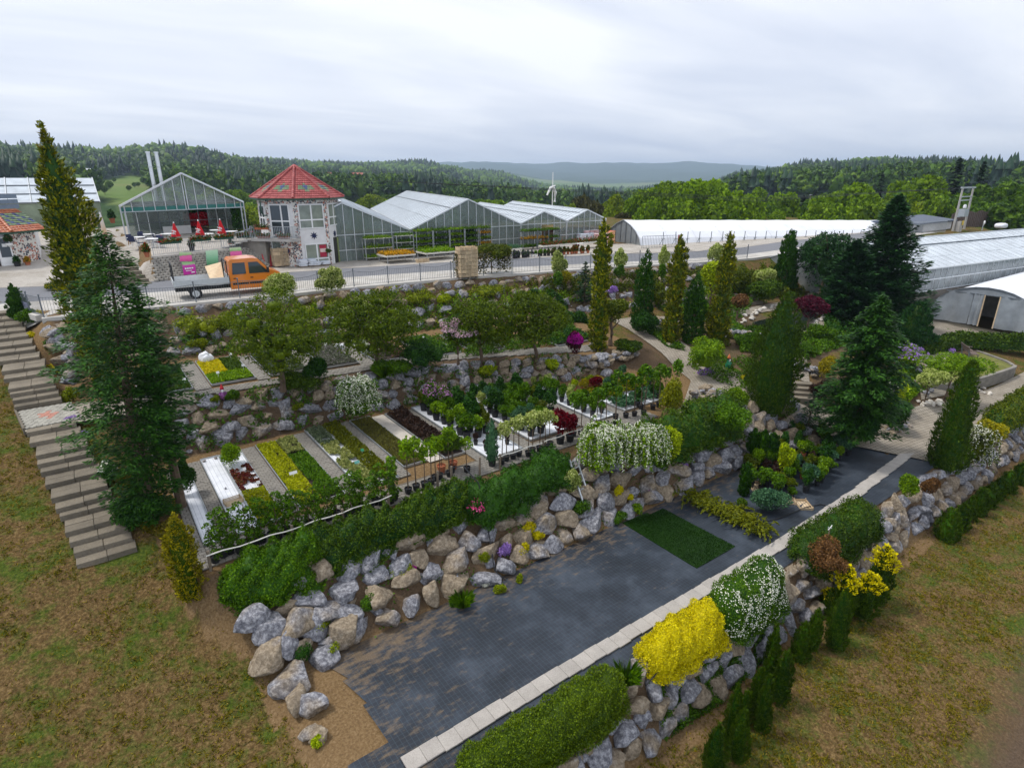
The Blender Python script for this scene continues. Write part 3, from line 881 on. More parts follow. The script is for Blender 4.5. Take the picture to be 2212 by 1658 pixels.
# garden paths on the right
sheet('ramp_path',[(30.4,29.6),(30.2,27.8),(28.9,23.5),(27.4,20.0),(24.0,17.9),(22.6,17.6)],[(33.6,29.2),(32.6,27),(31.4,23.4),(30.6,20),(30.8,16.4),(26,16.6)],60,8,.03,m_path)
sheet('garden_path',[(26.5,17.6),(29.5,17.2),(31.3,16.0),(33.3,14.2),(34.2,12.8)],[(27,16.7),(29.6,15.6),(31,14.1),(32,12.8),(32.6,11.5)],40,6,.034,m_path)
sheet('paved_lane',[(31.6,12.3),(34,13.2),(38,12.6),(43,11.9),(49,11.2),(62,10.6),(80,10.3)],[(33.0,9.0),(35.5,8.95),(39,9.1),(43,9.1),(49,9.1),(62,8.95),(80,8.9)],80,8,.05,m_path)
sheet('tunnel_path',[(40.5,12.6),(45.5,15.0),(50,16.6),(54,18.6),(58,20),(62,20.4)],[(43.5,12.2),(47.5,13.6),(51.4,14.6),(55,15.8),(59,17),(62.4,12.3)],50,10,.045,m_path)
sheet('pond_path',[(33.2,17.6),(37,20.4),(40,22.4),(44,22.9),(50,22.4)],[(33.6,16.2),(38,19),(41,21.2),(44.4,21.5),(50,21)],40,5,.04,m_path)
sheet('upper_path',[(33.4,28.8),(37,27.4),(41,26.6),(46,26.2),(50,25.6)],[(33.2,27.2),(37,26.2),(41,25.4),(46,25),(50,24.4)],40,5,.04,m_path)

# weed-control fabric on the lowest terrace
def fabric_mat():
 m,nt,out=newmat('weed fabric')
 g=nd(nt,'NewGeometry');s=nd(nt,'SeparateXYZ');nt.links.new(g.outputs['Position'],s.inputs[0])
 def lines(o,per,w):
  f=math_n(nt,'FRACT',math_n(nt,'MULTIPLY',o,1/per));d=math_n(nt,'ABSOLUTE',math_n(nt,'SUBTRACT',f,.5))
  return math_n(nt,'LESS_THAN',d,w)
 ln=math_n(nt,'MAXIMUM',lines(s.outputs['X'],.135,.05),math_n(nt,'MULTIPLY',lines(s.outputs['Y'],.135,.05),.7))
 n1=noise_fac(nt,.8,6,.62);n2=noise_fac(nt,5,6,.7,stretch=(.4,1,1));n3=noise_fac(nt,30,3,.7)
 base=ramp(nt,n1,[(.3,(.013,.016,.022)),(.5,(.023,.029,.040)),(.72,(.052,.064,.084))])
 base=mixc(nt,math_n(nt,'MULTIPLY',ramp(nt,n2,[(.5,(0,0,0)),(.8,(1,1,1))]),.3),base,(.07,.085,.11))
 c=mixc(nt,math_n(nt,'MULTIPLY',ln,.25),base,(.075,.13,.165))
 # washed-in earth, thickest along the foot of the wall and at the open end
 up=nd(nt,'MapRange');up.inputs['From Min'].default_value=12.4;up.inputs['From Max'].default_value=14.7;nt.links.new(s.outputs['Y'],up.inputs['Value'])
 lf=nd(nt,'MapRange');lf.inputs['From Min'].default_value=9.0;lf.inputs['From Max'].default_value=2.5;nt.links.new(s.outputs['X'],lf.inputs['Value'])
 a=math_n(nt,'ADD',math_n(nt,'MULTIPLY',up.outputs[0],.20),math_n(nt,'MULTIPLY',lf.outputs[0],.16))
 dirt=math_n(nt,'ADD',math_n(nt,'MULTIPLY',n2,1.0),a)
 dirt=ramp(nt,dirt,[(.62,(0,0,0)),(.80,(1,1,1))])
 c=mixc(nt,math_n(nt,'MULTIPLY',dirt,.6),c,ramp(nt,n3,[(.3,(.13,.085,.042)),(.7,(.25,.175,.095))]))
 b=nd(nt,'BsdfPrincipled');b.inputs['Roughness'].default_value=.62;b.inputs['Specular IOR Level'].default_value=.3
 nt.links.new(c,b.inputs['Base Color'])
 bn=nd(nt,'Bump');bn.inputs['Strength'].default_value=.35;bn.inputs['Distance'].default_value=.03
 nt.links.new(math_n(nt,'ADD',n1,math_n(nt,'MULTIPLY',n2,.5)),bn.inputs['Height']);nt.links.new(bn.outputs[0],b.inputs['Normal'])
 nt.links.new(b.outputs[0],out.inputs[0])
 return m
m_fab=fabric_mat()
Z4= lambda X,Y:np.full_like(X,-6.6)
for k,(y0,y1,xl0,xl1,xr) in enumerate([(13.35,14.55,3.95,3.45,32.3),(12.2,13.42,4.05,3.75,32.4),(10.75,12.3,4.0,3.9,32.5),(9.35,10.85,2.7,2.9,32.9),(8.85,9.45,2.5,2.7,33.0)]):
 sheet('weed_fabric',[(xl0,y0),(xr,y0)],[(xl1,y1),(xr,y1)],160,10,.012+.006*k,m_fab,zf=Z4,wav=.006)

 # concrete slabs laid in a line over the fabric
walk=bpy.data.objects.new('slab_path',None);link(walk);walk['off']=[0,0,0];tag(walk,kind='structure')
mb=MB();bm_=.012
mb.add([(-.248,-.248,0),(.248,-.248,0),(.248,.248,0),(-.248,.248,0),(-.248,-.248,.038),(.248,-.248,.038),(.248,.248,.038),(-.248,.248,.038),
(-.238,-.238,.048),(.238,-.238,.048),(.238,.238,.048),(-.238,.238,.048)],
[(0,1,5,4),(1,2,6,5),(2,3,7,6),(3,0,4,7),(4,5,9,8),(5,6,10,9),(6,7,11,10),(7,4,8,11),(8,9,10,11)])
slab_me=mb.mesh('slab',m_slab)
x=4.28
while x<33.4:
 yc=np.interp(x,[4,12,20,27,33.4],[10.02,9.86,9.72,9.9,10.3])
 inst('slab',slab_me,walk,(x,yc+random.uniform(-.025,.025),-6.555),(random.uniform(-.012,.012),random.uniform(-.012,.012),.0+random.uniform(-.02,.02)),(1,1,1))
 x+=.502
 # ------------------------------------------------------------------ the stairs beside the lawn
st=thing('stairs','long flight of grey concrete block steps climbing beside the lawn','stairs',(-1.0,20,-4.3))
low=[20.3,20.73,21.2,21.64,22.52,22.87,23.37,24.27,25.07,25.5,25.97,26.99,27.75]
upf=[30.76,31.19,31.65,32.0,33.18,33.98,35.34,36.37,37.16,38.27,39.2,40.2,41.2,42.2]
def stair_x(y): return np.interp(y,[20,38.3,43],[-.27,-2.9,-3.5])
def block(x0,x1,y0,y1,z1,t=.2):
 mb=MB();j= lambda:random.uniform(-.012,.012);c=.012
 x0+=.006;x1-=.006;zt=z1+j()*.8
 q=[(x0,y0+j()),(x1,y0+j()),(x1,y1),(x0,y1)]
 vs=[(a,b,z1-t) for a,b in q]+[(a,b,zt-c) for a,b in q]
 vs+=[(x0+c,q[0][1]+c,zt),(x1-c,q[1][1]+c,zt),(x1-c,y1-c,zt),(x0+c,y1-c,zt)]
 mb.add(vs,[(0,1,5,4),(1,2,6,5),(2,3,7,6),(3,0,4,7),(4,5,9,8),(5,6,10,9),(6,7,11,10),(7,4,8,11),(8,9,10,11)])
 return mb.build('step_block',m_step,st)
def flight(Ys,z0,dz,end):
 for i,y in enumerate(Ys):
  z=z0+dz*i;y1=(Ys[i+1] if i+1<len(Ys) else end)
  xr=stair_x(y);xm=xr-.79+random.uniform(-.02,.02);xl_=xr-1.6+random.uniform(-.03,.03)
  for a,b in ((xl_,xm),(xm,xr)):
   dy=random.uniform(-.02,.02)
   if y1-y>.75:
    h=y+(y1-y)*.5;block(a,b,y+dy,h,z);block(a,b,h+.012,y1+.12,z)
   else:block(a,b,y+dy,y1+.12,z)
flight(low,-4.28,.17,28.2)
flight(upf,-2.02,.155,43.0)
# landing of hexagonal pavers with a red cross of stones
m_hex=M('hexagon paver',(.33,.315,.27),.9,.2,3,.3,objvar=.14,fine=.3)
m_hexr=M('red hexagon paver',(.42,.20,.15),.9,.2,3,.3,objvar=.1,fine=.3)
land=bpy.data.objects.new('landing',None);link(land);land['off']=[0,0,0];tag(land,kind='structure')
def hexme(mat):
 mb=MB();n=6;r=.112
 pr= lambda rr,z:[(rr*math.cos(math.pi/3*k+.52),rr*math.sin(math.pi/3*k+.52),z) for k in range(6)]
 mb.add(pr(r,-.05)+pr(r,-.006)+pr(r-.01,0),[[k,(k+1)%6,6+(k+1)%6,6+k] for k in range(6)]+[[6+k,6+(k+1)%6,12+(k+1)%6,12+k] for k in range(6)]+[[12+k for k in range(6)]])
 return mb.mesh('hexagon_paver',mat)
hx,hxr=hexme(m_hex),hexme(m_hexr)
for iy in range(14):
 for ix in range(9):
  y=28.25+iy*.175;x=stair_x(y)-1.5+ix*.2+(iy%2)*.1
  if y>30.7: continue
  red=(abs(ix-4)<=1 and 6<=iy<=7) or (ix==4 and 4<=iy<=9) or (ix in (3,) and iy==8)
  inst('hexagon_paver',hxr if red else hx,land,(x,y,-2.19+random.uniform(-.004,.004)),(random.uniform(-.01,.01),random.uniform(-.01,.01),0))
MB().bar((-3.03,28.1,-2.3),(-3.43,30.9,-2.3),.07,.3).build('edging_kerb',m_step,land)
sheet('landing_bed',[(-2.99,27.9),(-3.41,30.9)],[(3.0,27.9),(3.0,29.6)],30,12,.02,m_path,zf=lambda X,Y:np.interp(X,[-1.2,.4],[-2.26,-2.36]))

# ------------------------------------------------------------------ boulder walls
def lerp_tab(i,X): return float(np.interp(X,XK,B_Y[i])),float(np.interp(X,XK,B_Z[i]))
def wall(label,x0,x1,it,ib,size,rows,seed,skip=None,sag=0.0,squash=.8,inset=.12,cat='wall'):
 r=np.random.default_rng(seed)
 xm=(x0+x1)/2;yb,zb=lerp_tab(ib,xm)
 t=thing('boulder_wall',label,cat,(xm,yb,zb))
 for k in range(rows):
  x=x0+r.uniform(0,size*.6)
  while x<x1:
   w=size*r.uniform(.72,1.45)*(1-.1*k/rows)
   h=size*squash*r.uniform(.75,1.15)
   yt,zt=lerp_tab(it,x+w/2);yb,zb=lerp_tab(ib,x+w/2)
   f=(k+.5+r.normal(0,.13))/rows
   hh=(zt-zb)
   if hh>.35:
    c=(x+w/2,yb+(yt-yb)*f+inset+r.normal(0,.05),zb+hh*f)
    hs=min(h,hh/rows*1.5+.15)
    if not (skip and skip(c[0],f)):
     boulder(t,c,w*1.08,size*r.uniform(.75,1.1),hs*1.12,r.normal(0,.25),r.normal(.0,.18),r.normal(0,.14))
   x+=w*r.uniform(.82,.98)
 for k in range(int((x1-x0)*3.2)):  # smaller stones wedged into the gaps
  x=r.uniform(x0,x1);yt,zt=lerp_tab(it,x);yb,zb=lerp_tab(ib,x);f=r.uniform(.02,.95);s_=size*r.uniform(.3,.6)
  if zt-zb>.35:boulder(t,(x,yb+(yt-yb)*f+inset+.08,zb+(zt-zb)*f),s_*1.2,s_,s_*.85,r.uniform(-1,1),r.normal(0,.3),r.normal(0,.3))
 return t
wall('upper boulder wall under the kerb of the road fence',-1.8,21.5,0,1,.88,4,11)
wall('upper boulder wall below the vine trellis and road fence',21.5,43,0,1,.78,4,12)
wall('middle boulder wall between the round trees and the bed terrace',.8,24.5,2,3,.86,4,13)
wall('tall boulder wall above the weed fabric, ladder leaning on it',2.7,30.5,4,5,1.0,5,14,inset=0.0)
wall('lowest boulder wall below the clipped hedges, above the right lawn',3.2,27,6,7,.86,4,15,inset=.05,squash=.85)
wall('far end of the lowest boulder wall beside the paved lane',27,62,6,7,.86,3,16,inset=.05,squash=.85)
# stair-side boulders and the corner of the fabric terrace
side=thing('boulder_wall','boulders stacked at the stair side under the fence corner','wall',(-1.2,36,-1.5))
for i in range(26):
 y=random.uniform(32.2,38.4);f=random.random();z=gz(-2.6,y)+f*max(.2,(-.2-gz(-2.6,y)))
 boulder(side,(stair_x(y)+.75+random.uniform(-.1,.35),y,z),random.uniform(.5,.9),random.uniform(.7,1.1),random.uniform(.45,.7),random.uniform(-.3,.3),random.uniform(-.15,.15))
cor=thing('boulder_edge','pale rocks edging the open end of the fabric terrace by the lawn','rocks',(2.6,13,-6.6))
for x,y,w,d,h,rz in [(545,1345,1.0,.9,.8,.3),(583,1365,.95,.9,.75,1.1),(585,1428,1.05,.9,.85,.2),(632,1478,.8,1.1,.7,1.2),(640,1520,.95,.6,.6,.9),(672,1525,.6,.9,.6,.4),(668,1590,.5,.45,.4,.1),(690,1590,.45,.4,.35,.5),(620,1400,.9,.8,.8,.8),(650,1360,1.1,.8,.9,.1),(700,1335,1.0,.9,.8,.2),(745,1370,1.0,.8,.8,.4),(650,1415,.7,.6,.6,0)]:
 p=G(x,y);boulder(cor,(p.x,p.y,p.z+h*.22),w*1.25,d*1.2,h*1.2,rz,random.uniform(-.15,.15),random.uniform(-.15,.15))
 # road kerb: the coping the fence stands on
kb=MB();ks=resample(KERB,80)
for i in range(len(ks)-1):
 a,b=ks[i],ks[i+1]
 if a[0]>60: break
 d=unit(b-a);n_=np.array([-d[1],d[0]])
 q0=a-n_*.22;q1=b-n_*.22;q2=b+n_*.16;q3=a+n_*.16
 kb.add([(*q0,-.42),(*q1,-.42),(*q2,-.42),(*q3,-.42),(*q0,.10),(*q1,.10),(*q2,.10),(*q3,.10)],[(0,1,5,4),(4,5,6,7),(2,3,7,6)])
kb.add([(-2.2,38.68,-.42),(-2.2,39.06,-.42),(-2.2,39.06,.10),(-2.2,38.68,.10)],[(0,1,2,3)])
tag(kb.build('kerb',m_kerb),kind='structure')
mb=MB();mb.bar((-3.6,43.0,.03),(-2.3,39.3,.03),.35,.3);tag(mb.build('kerb',m_kerb),kind='structure')

# ------------------------------------------------------------------ road fence
def fence(label,pts,h=1.05,z=.1,sp=.13,post=2.35,mat=None,group=None,dip=True,rails=True):
 t=thing('fence',label,'fence',(pts[0][0],pts[0][1],z),group=group)
 mat=mat or m_dsteel
 pts=[(*p,gz(*p) if len(p)==2 and False else z) for p in pts]
 L=sum((Vector(pts[i+1])-Vector(pts[i])).length for i in range(len(pts)-1))
 npn=max(2,int(round(L/post))+1);ps=resample(pts,npn)
 bar_me=MB().box(-.007,-.007,0,.007,.007,1).mesh('bar',mat)
 post_me=MB().box(-.028,-.028,0,.028,.028,1).lathe((0,0,1),[(.03,0),(.05,.03),(.045,.07),(.0,.1)],8).mesh('post',mat)
 off=Vector(t['off'])
 for p in ps:inst('post',post_me,t,Vector(p)-off,(0,0,0),(1,1,h*1.08))
 for i in range(npn-1):
  a,b=Vector(ps[i]),Vector(ps[i+1])
  rb=MB();rb.bar(a+Vector((0,0,.1)),b+Vector((0,0,.1)),.022,.022)
  if dip:
   m=[a.lerp(b,k/8)+Vector((0,0,h-.16*math.sin(math.pi*k/8)*(1 if i%2 else .5))) for k in range(9)]
   rb.tube(m,.014,5)
   top= lambda u:h-.16*math.sin(math.pi*u)*(1 if i%2 else .5)
  else:
   rb.bar(a+Vector((0,0,h)),b+Vector((0,0,h)),.035,.025);top= lambda u:h
  rb.build('rail',mat,t)
  nb=max(2,int((b-a).length/sp))
  for k in range(1,nb):
   q=a.lerp(b,k/nb)-off
   inst('bar',bar_me,t,q+Vector((0,0,.1)),(0,0,0),(1,1,top(k/nb)-.1))
 return t
FL=[(-2.1,38.95),(2,38.8),(5,38.7),(9.1,38.4),(14.1,38.35),(21.8,37.6)]
fence('dark iron bar fence along the road behind the orange truck',FL)
fence('dark iron bar fence along the road, stretch beyond the trellis',[(26.6,36.6),(28.1,36.25),(35.5,34.95),(44.1,32.35),(49.5,31.5)])
fence('short iron railing turning the corner at the stair head',[(-2.1,39.0),(-2.75,40.6),(-3.2,42.0)],dip=False,post=1.3)
# trellis panel overgrown with vines between the two fences
tr=thing('trellis','green metal trellis panel with vines beside the pallet of crates','trellis',(24.2,37.0,.1))
for x in (22.0,24.3,26.6):
 mb=MB();y=np.interp(x,[22,26.6],[37.55,36.6]);mb.box(x-.03,y-.03,.1,x+.03,y+.03,1.75);mb.build('post',m_steel,tr)
for z in (.25,1.7):
 mb=MB();mb.bar((22,37.55,z),(26.6,36.6,z),.04);mb.build('rail',m_steel,tr)
bme=MB().box(-.008,-.008,0,.008,.008,1.42).mesh('bar',m_steel)
for k in range(1,40):
 u=k/40;inst('bar',bme,tr,Vector((22+4.6*u,37.55-.95*u,.26))-Vector(tr['off']))
 # ------------------------------------------------------------------ pavers of the bed terrace (real stones with open joints)
Z3=-4.3
pave=bpy.data.objects.new('bed_terrace_paving',None);link(pave);pave['off']=[0,0,0];tag(pave,kind='structure')
PW,PD=.205,.165
def paver_boxes(x0,x1,y0,y1,z,seed,zf=None):
 r=np.random.default_rng(seed);out=[]
 ny=int((y1-y0)/PD);nx=int(math.ceil((x1-x0)/PW))
 for j in range(ny):
  for i in range(-1,nx+1):
   xa=x0+(i+(.5 if j%2 else 0))*PW;xb=xa+PW;xa,xb=max(xa,x0),min(xb,x1)
   if xb-xa<.04: continue
   y=y0+(j+.5)*PD;zz=z if zf is None else zf((xa+xb)/2,y)
   out.append(((xa+xb)/2,y,zz+r.normal(0,.004),(xb-xa)-.016,PD-.016))
 return out
U=[(-.5,-.5,-.05),(.5,-.5,-.05),(.5,.5,-.05),(-.5,.5,-.05),(-.5,-.5,-.006),(.5,-.5,-.006),(.5,.5,-.006),(-.5,.5,-.006),(-.46,-.45,0),(.46,-.45,0),(.46,.45,0),(-.46,.45,0)]
UF=[(0,1,5,4),(1,2,6,5),(2,3,7,6),(3,0,4,7),(4,5,9,8),(5,6,10,9),(6,7,11,10),(7,4,8,11),(8,9,10,11)]
def joined_pavers(name,boxes,parent):
 U_=np.array(U);n=len(boxes);b=np.array(boxes)
 V=U_[None]*np.stack([b[:,3],b[:,4],np.ones(n)],1)[:,None]+b[:,None,:3]
 Q=(np.array(UF)[None]+(np.arange(n)*len(U))[:,None,None]).reshape(-1,4)
 o=link(bpy.data.objects.new(name,mesh_np(name,V.reshape(-1,3),Q,m_paver)),parent);o['kind']='stuff'
 return o
strips=[(1.14,1.46,17.7,25.6),(1.95,2.46,19.1,25.9),(4.1,4.68,19.4,26),(6.42,6.98,19.4,26.3),(8.66,9.14,19.5,26.4),(11.95,12.38,18.6,26),(14.25,14.9,18.9,26),(18.0,18.95,18.9,25),(20.4,21.0,18.9,25)]
front=[(1.46,22.0,17.75,19.05)]
allp=[]
for k,s in enumerate(strips+front):allp+=paver_boxes(*s,Z3+.045,50+k)
dist= lambda q:(q[0]**2+q[1]**2)
allp.sort(key=dist)
pme=MB().add(U,UF).mesh('paver',m_paver)
for q in allp[:300]:inst('paver',pme,pave,q[:3],(0,0,0),(q[3],q[4],1))
joined_pavers('paving_stones',allp[300:],pave)
m_grit=M('joint sand',(.13,.11,.085),.95,.3,6,.4)
for k,s in enumerate(strips+front):
 o=sheet('paving_bed',[(s[0],s[2]),(s[1],s[2])],[(s[0],s[3]),(s[1],s[3])],3,6,.012+.001*k,m_grit,zf=lambda X,Y:np.full_like(X,Z3),kind='structure')
 # terrace of the round trees
pave2=bpy.data.objects.new('tree_terrace_paving',None);link(pave2);pave2['off']=[0,0,0];tag(pave2,kind='structure')
b2=[]
zT= lambda x,y:float(ground(x,y))+.045
for k,s in enumerate([(-.6,23.4,28.3,29.6),(3.2,3.9,29.6,34.6),(6.0,6.6,29.6,34.4),(8.6,9.4,29.6,34.4),(11.3,12.1,29.4,34.2)]):
 b2+=paver_boxes(*s,0,80+k,zT)
b2=[q for q in b2 if q[1]>np.interp(q[0],XK,B_Y[2])+.7 and q[1]<np.interp(q[0],XK,B_Y[2])+1.9 or q[1]>29.6]
extra2=paver_boxes(13.0,26,24.6,30.4,0,90,zT)
b2+=[q for q in extra2 if np.interp(q[0],XK,B_Y[2])+.8<q[1]<np.interp(q[0],XK,B_Y[2])+2.0]
b2.sort(key=dist)
for q in b2[:300]:inst('paver',pme,pave2,q[:3],(0,0,0),(q[3],q[4],1))
joined_pavers('paving_stones',b2[300:],pave2)

# ------------------------------------------------------------------ planting beds: steel edging frames, sheets and plants
def sheet_mat():
 m,nt,out=newmat('white woven sheet')
 g=nd(nt,'NewGeometry');s=nd(nt,'SeparateXYZ');nt.links.new(g.outputs['Position'],s.inputs[0])
 f=math_n(nt,'FRACT',math_n(nt,'MULTIPLY',s.outputs['X'],1/.15));d=math_n(nt,'LESS_THAN',math_n(nt,'ABSOLUTE',math_n(nt,'SUBTRACT',f,.5)),.05)
 n1=noise_fac(nt,2,5,.65)
 base=ramp(nt,n1,[(.3,(.58,.60,.64)),(.6,(.74,.76,.80)),(.8,(.80,.81,.83))])
 c=mixc(nt,math_n(nt,'MULTIPLY',d,.6),base,(.25,.28,.33))
 b=nd(nt,'BsdfPrincipled');b.inputs['Roughness'].default_value=.6;nt.links.new(c,b.inputs['Base Color'])
 bn=nd(nt,'Bump');bn.inputs['Strength'].default_value=.5;bn.inputs['Distance'].default_value=.03
 nt.links.new(n1,bn.inputs['Height']);nt.links.new(bn.outputs[0],b.inputs['Normal']);nt.links.new(b.outputs[0],out.inputs[0])
 return m
m_sheet=sheet_mat()
m_peat=M('peat',(.035,.024,.018),.95,.35,10,.5)
def bed(label,x0,x1,y0,y1,z,cover=None,zf=None,h=.10):
 """a bed frame of four steel boards with its floor sheet"""
 t=thing('planting_bed',label,'planting bed',((x0+x1)/2,y0,z))
 zc=(lambda x,y:z) if zf is None else zf
 w=.025
 for nm,(a,b) in {'edge':((x0,y0),(x1,y0)),'edge.a':((x1,y0),(x1,y1)),'edge.b':((x1,y1),(x0,y1)),'edge.c':((x0,y1),(x0,y0))}.items():
  mb=MB();mb.bar((*a,zc(*a)+h/2),(*b,zc(*b)+h/2),w,h);mb.build('edging_board',m_steel,t)
 mb=MB();n=8
 for k in range(n):
  ya=y0+.02+(y1-y0-.04)*k/n;yb=y0+.02+(y1-y0-.04)*(k+1)/n
  mb.add([(x0+.02,ya,zc(x0,ya)+.045),(x1-.02,ya,zc(x1,ya)+.045),(x1-.02,yb,zc(x1,yb)+.045),(x0+.02,yb,zc(x0,yb)+.045)],[(0,1,2,3)])
 mb.build('bed_floor',cover or m_peat,t)
 return t
def bed_plants(name,label,x0,x1,y0,y1,z,mat,h,L,W,n,pot=.0,seed=0,gap=0.0,zf=None,cat='bedding plants',holes=0.0,flat=.35,clump=.11):
 """a block of small plants set pot to pot; nobody could count them"""
 r=np.random.default_rng(seed)
 step=clump;nx,ny=max(1,int((x1-x0)/step)),max(1,int((y1-y0)/step))
 cxs=x0+(np.arange(nx)+.5)*(x1-x0)/nx;cys=y0+(np.arange(ny)+.5)*(y1-y0)/ny
 GX,GY=np.meshgrid(cxs,cys);GX,GY=GX.ravel(),GY.ravel()
 hol=np.sin(GX*5.1+seed)*np.sin(GY*3.7+seed*2)+r.normal(0,.4,len(GX))
 ok=hol>-1.3+holes*2
 GX,GY=GX[ok]+r.normal(0,.012,ok.sum()),GY[ok]+r.normal(0,.012,ok.sum())
 per=max(3,n//max(1,len(GX)))
 k=np.repeat(np.arange(len(GX)),per);m=len(k)
 d=rdir(m);d[:,2]=np.abs(d[:,2])
 hv=h*(.75+.5*r.random(len(GX)))
 Pn=np.stack([GX[k]+d[:,0]*step*.55,GY[k]+d[:,1]*step*.55,.05+hv[k]*(.45+.6*d[:,2]*r.random(m))],1)
 Pn[:,2]+=z if zf is None else zf(Pn[:,0],Pn[:,1])
 D=d*.8+rdir(m)*.7+np.array([0,0,.2]);N=d+np.array([0,0,.8])+r.normal(0,flat,(m,3))
 V,Q=leafset(Pn,D,N,L*(.7+.6*r.random(m)),W*(.8+.5*r.random(m)))
 o=link(bpy.data.objects.new(name,mesh_np(name,V,Q,mat)))
 return tag(o,label,cat,kind='stuff')
lm_semp=leafmat('houseleek red',(.05,.012,.014),(.15,.04,.04),.1,c3=(.14,.16,.05))
lm_mix=leafmat('pale mixed perennials',(.09,.13,.05),(.36,.38,.16),.2,c3=(.55,.55,.28))
lm_olv2=leafmat('olive bedding',(.07,.09,.006),(.20,.21,.016),.2)
lm_seed=leafmat('brown green seedlings',(.06,.055,.02),(.16,.16,.05),.2)
lm_dkr=leafmat('dark bronze foliage',(.02,.012,.010),(.065,.038,.026),.15)
lm_gylw=leafmat('yellow green stonecrop mat',(.42,.40,.01),(.74,.60,.02),.2)
lm_rosem=leafmat('grey green herbs',(.06,.085,.05),(.19,.22,.14),.2)
b0=bed('narrow bed with white sheet at the terrace edge by the lawn',1.47,1.93,19.0,25.4,Z3,m_sheet)
bA=bed('empty bed covered with white lined sheet',2.48,3.18,19.05,25.85,Z3,m_sheet)
bB=bed('bed with dark red houseleeks on white sheet',3.21,4.08,19.2,25.8,Z3,m_sheet)
bC=bed('bed half yellow-green stonecrop, half dark green perennials',4.72,6.4,19.55,25.95,Z3)
bD=bed('bed half pale variegated plants, half olive green plants',7.02,8.63,19.5,26.35,Z3,m_sheet)
bE=bed('bed of brownish green seedlings beside the pale gravel strip',9.17,10.2,20.2,26.2,Z3)
bE2=bed('bed of dark bronze plants in black pots',10.95,11.92,19.9,26.0,Z3)
bF=bed('bed of tall potted shrubs standing on white sheet',12.42,14.2,18.75,26.0,Z3,m_sheet)
bG=bed('wide bed of dark evergreen potted shrubs on white sheet',15.0,17.95,19.2,25.2,Z3,m_sheet)
bH=bed('bed with rows of small potted shrubs before the terracotta pots',19.0,20.35,19.1,25.0,Z3,m_sheet)
bI=bed('bed of potted perennials at the far end of the terrace',21.1,25.2,19.2,22.6,Z3,m_sheet)
sheet('gravel_strip',[(10.26,20),(10.9,20)],[(10.26,26.1),(10.9,26.1)],4,16,.03,M('pale gravel',(.55,.50,.43),.95,.2,3,.5,25,fine=.5),zf=lambda X,Y:np.full_like(X,Z3))
bed_plants('stonecrop','yellow-green stonecrop at the front of the houseleek bed',3.25,4.05,19.3,21.9,Z3,lm_sedum,.10,.075,.05,5200,seed=1,holes=.12)
bed_plants('houseleeks','dark red houseleeks in pots on white sheet',3.25,4.05,22.0,24.2,Z3,lm_semp,.13,.08,.05,2600,seed=2,holes=.5,clump=.15)
bed_plants('stonecrop','long block of yellow-green stonecrop trays',4.76,5.55,19.7,25.9,Z3,lm_sedum,.11,.075,.05,10500,seed=3,holes=.1)
bed_plants('perennials','dark green perennials in trays beside the long stonecrop block',5.6,6.36,19.7,24.0,Z3,lm_green,.16,.08,.05,7000,seed=4,holes=.12)
bed_plants('perennials','pale and reddish perennials at the rear of the stonecrop bed',5.6,6.36,24.2,25.9,Z3,lm_mix,.18,.09,.05,2400,seed=5,holes=.25)
bed_plants('variegated_plants','pale cream variegated plants in pots on white sheet',7.06,7.8,19.6,24.2,Z3,lm_mix,.18,.10,.06,5200,seed=6,holes=.42,clump=.14)
bed_plants('herbs','grey-green herbs at the rear of the variegated bed',7.06,7.75,24.2,26.3,Z3,lm_rosem,.18,.09,.05,2600,seed=7,holes=.2)
bed_plants('ground_cover','long block of olive green ground cover plants',7.84,8.6,19.6,26.3,Z3,lm_olv2,.2,.085,.05,11000,seed=8,holes=.06)
bed_plants('seedlings','block of brownish green seedlings',9.2,10.17,20.3,26.1,Z3,lm_seed,.1,.06,.04,9000,seed=9,holes=.05,clump=.09)
bed_plants('bronze_plants','dark bronze plants massed in black pots',10.98,11.9,20.2,25.9,Z3,lm_dkr,.34,.12,.06,7000,seed=10,holes=.15,clump=.16)
bed_plants('pot_plants','low yellow and green pot plants at the terrace far end',21.2,25.1,21.0,22.5,Z3,leafmat('yellow green pot plant',(.06,.10,.008),(.25,.28,.02),.2,c3=(.55,.42,.02)),.3,.13,.08,5200,seed=11,holes=.2,clump=.26)
bed_plants('pot_plants','blue-green pot plants along the far end of the terrace',21.2,25.1,19.4,20.6,Z3,lm_blue,.3,.13,.08,4200,seed=12,holes=.2,clump=.26)
# beds of the upper terrace
Zg= lambda x,y:ground(x,y)
zT2= lambda x,y:float(ground(x,y))+.02
t2=[('bed of low dark green plants by the stair landing',1.0,3.15,29.9,34.0),('bed with a bright yellow stonecrop patch',3.95,5.95,29.9,34.3),('bed of grey and white flowering plants under the first round tree',6.65,8.55,29.9,34.2),
('bed of grey-leaved plants between two round trees',9.45,11.25,29.8,34.0),('bed of white and pink flowers under the second round tree',12.15,14.4,29.4,33.8),('bed of dark herbs behind the lilac',15.1,17.2,28.8,33.2),('bed of green pots behind the third round tree',17.9,20.1,28.2,32.6),('bed with white rim before the ramp path',23.2,26.6,27.0,30.6)]
for lb,x0,x1,y0,y1 in t2:bed(lb,x0,x1,y0,y1,float(ground(x0,y0)),m_peat,zf=zT2)
bed_plants('low_plants','low dark green plants by the stair landing',1.1,3.1,30,33.9,0,lm_thuja,.14,.1,.06,7000,seed=20,zf=Zg)
bed_plants('yellow_stonecrop','bright yellow stonecrop patch on the upper terrace',3.98,5.0,31.6,34.0,0,lm_gylw,.16,.1,.06,3800,seed=21,zf=Zg)
bed_plants('low_plants','mixed green plants before the yellow stonecrop patch',3.98,5.9,30.0,31.5,0,lm_fresh,.16,.1,.06,4200,seed=22,zf=Zg)
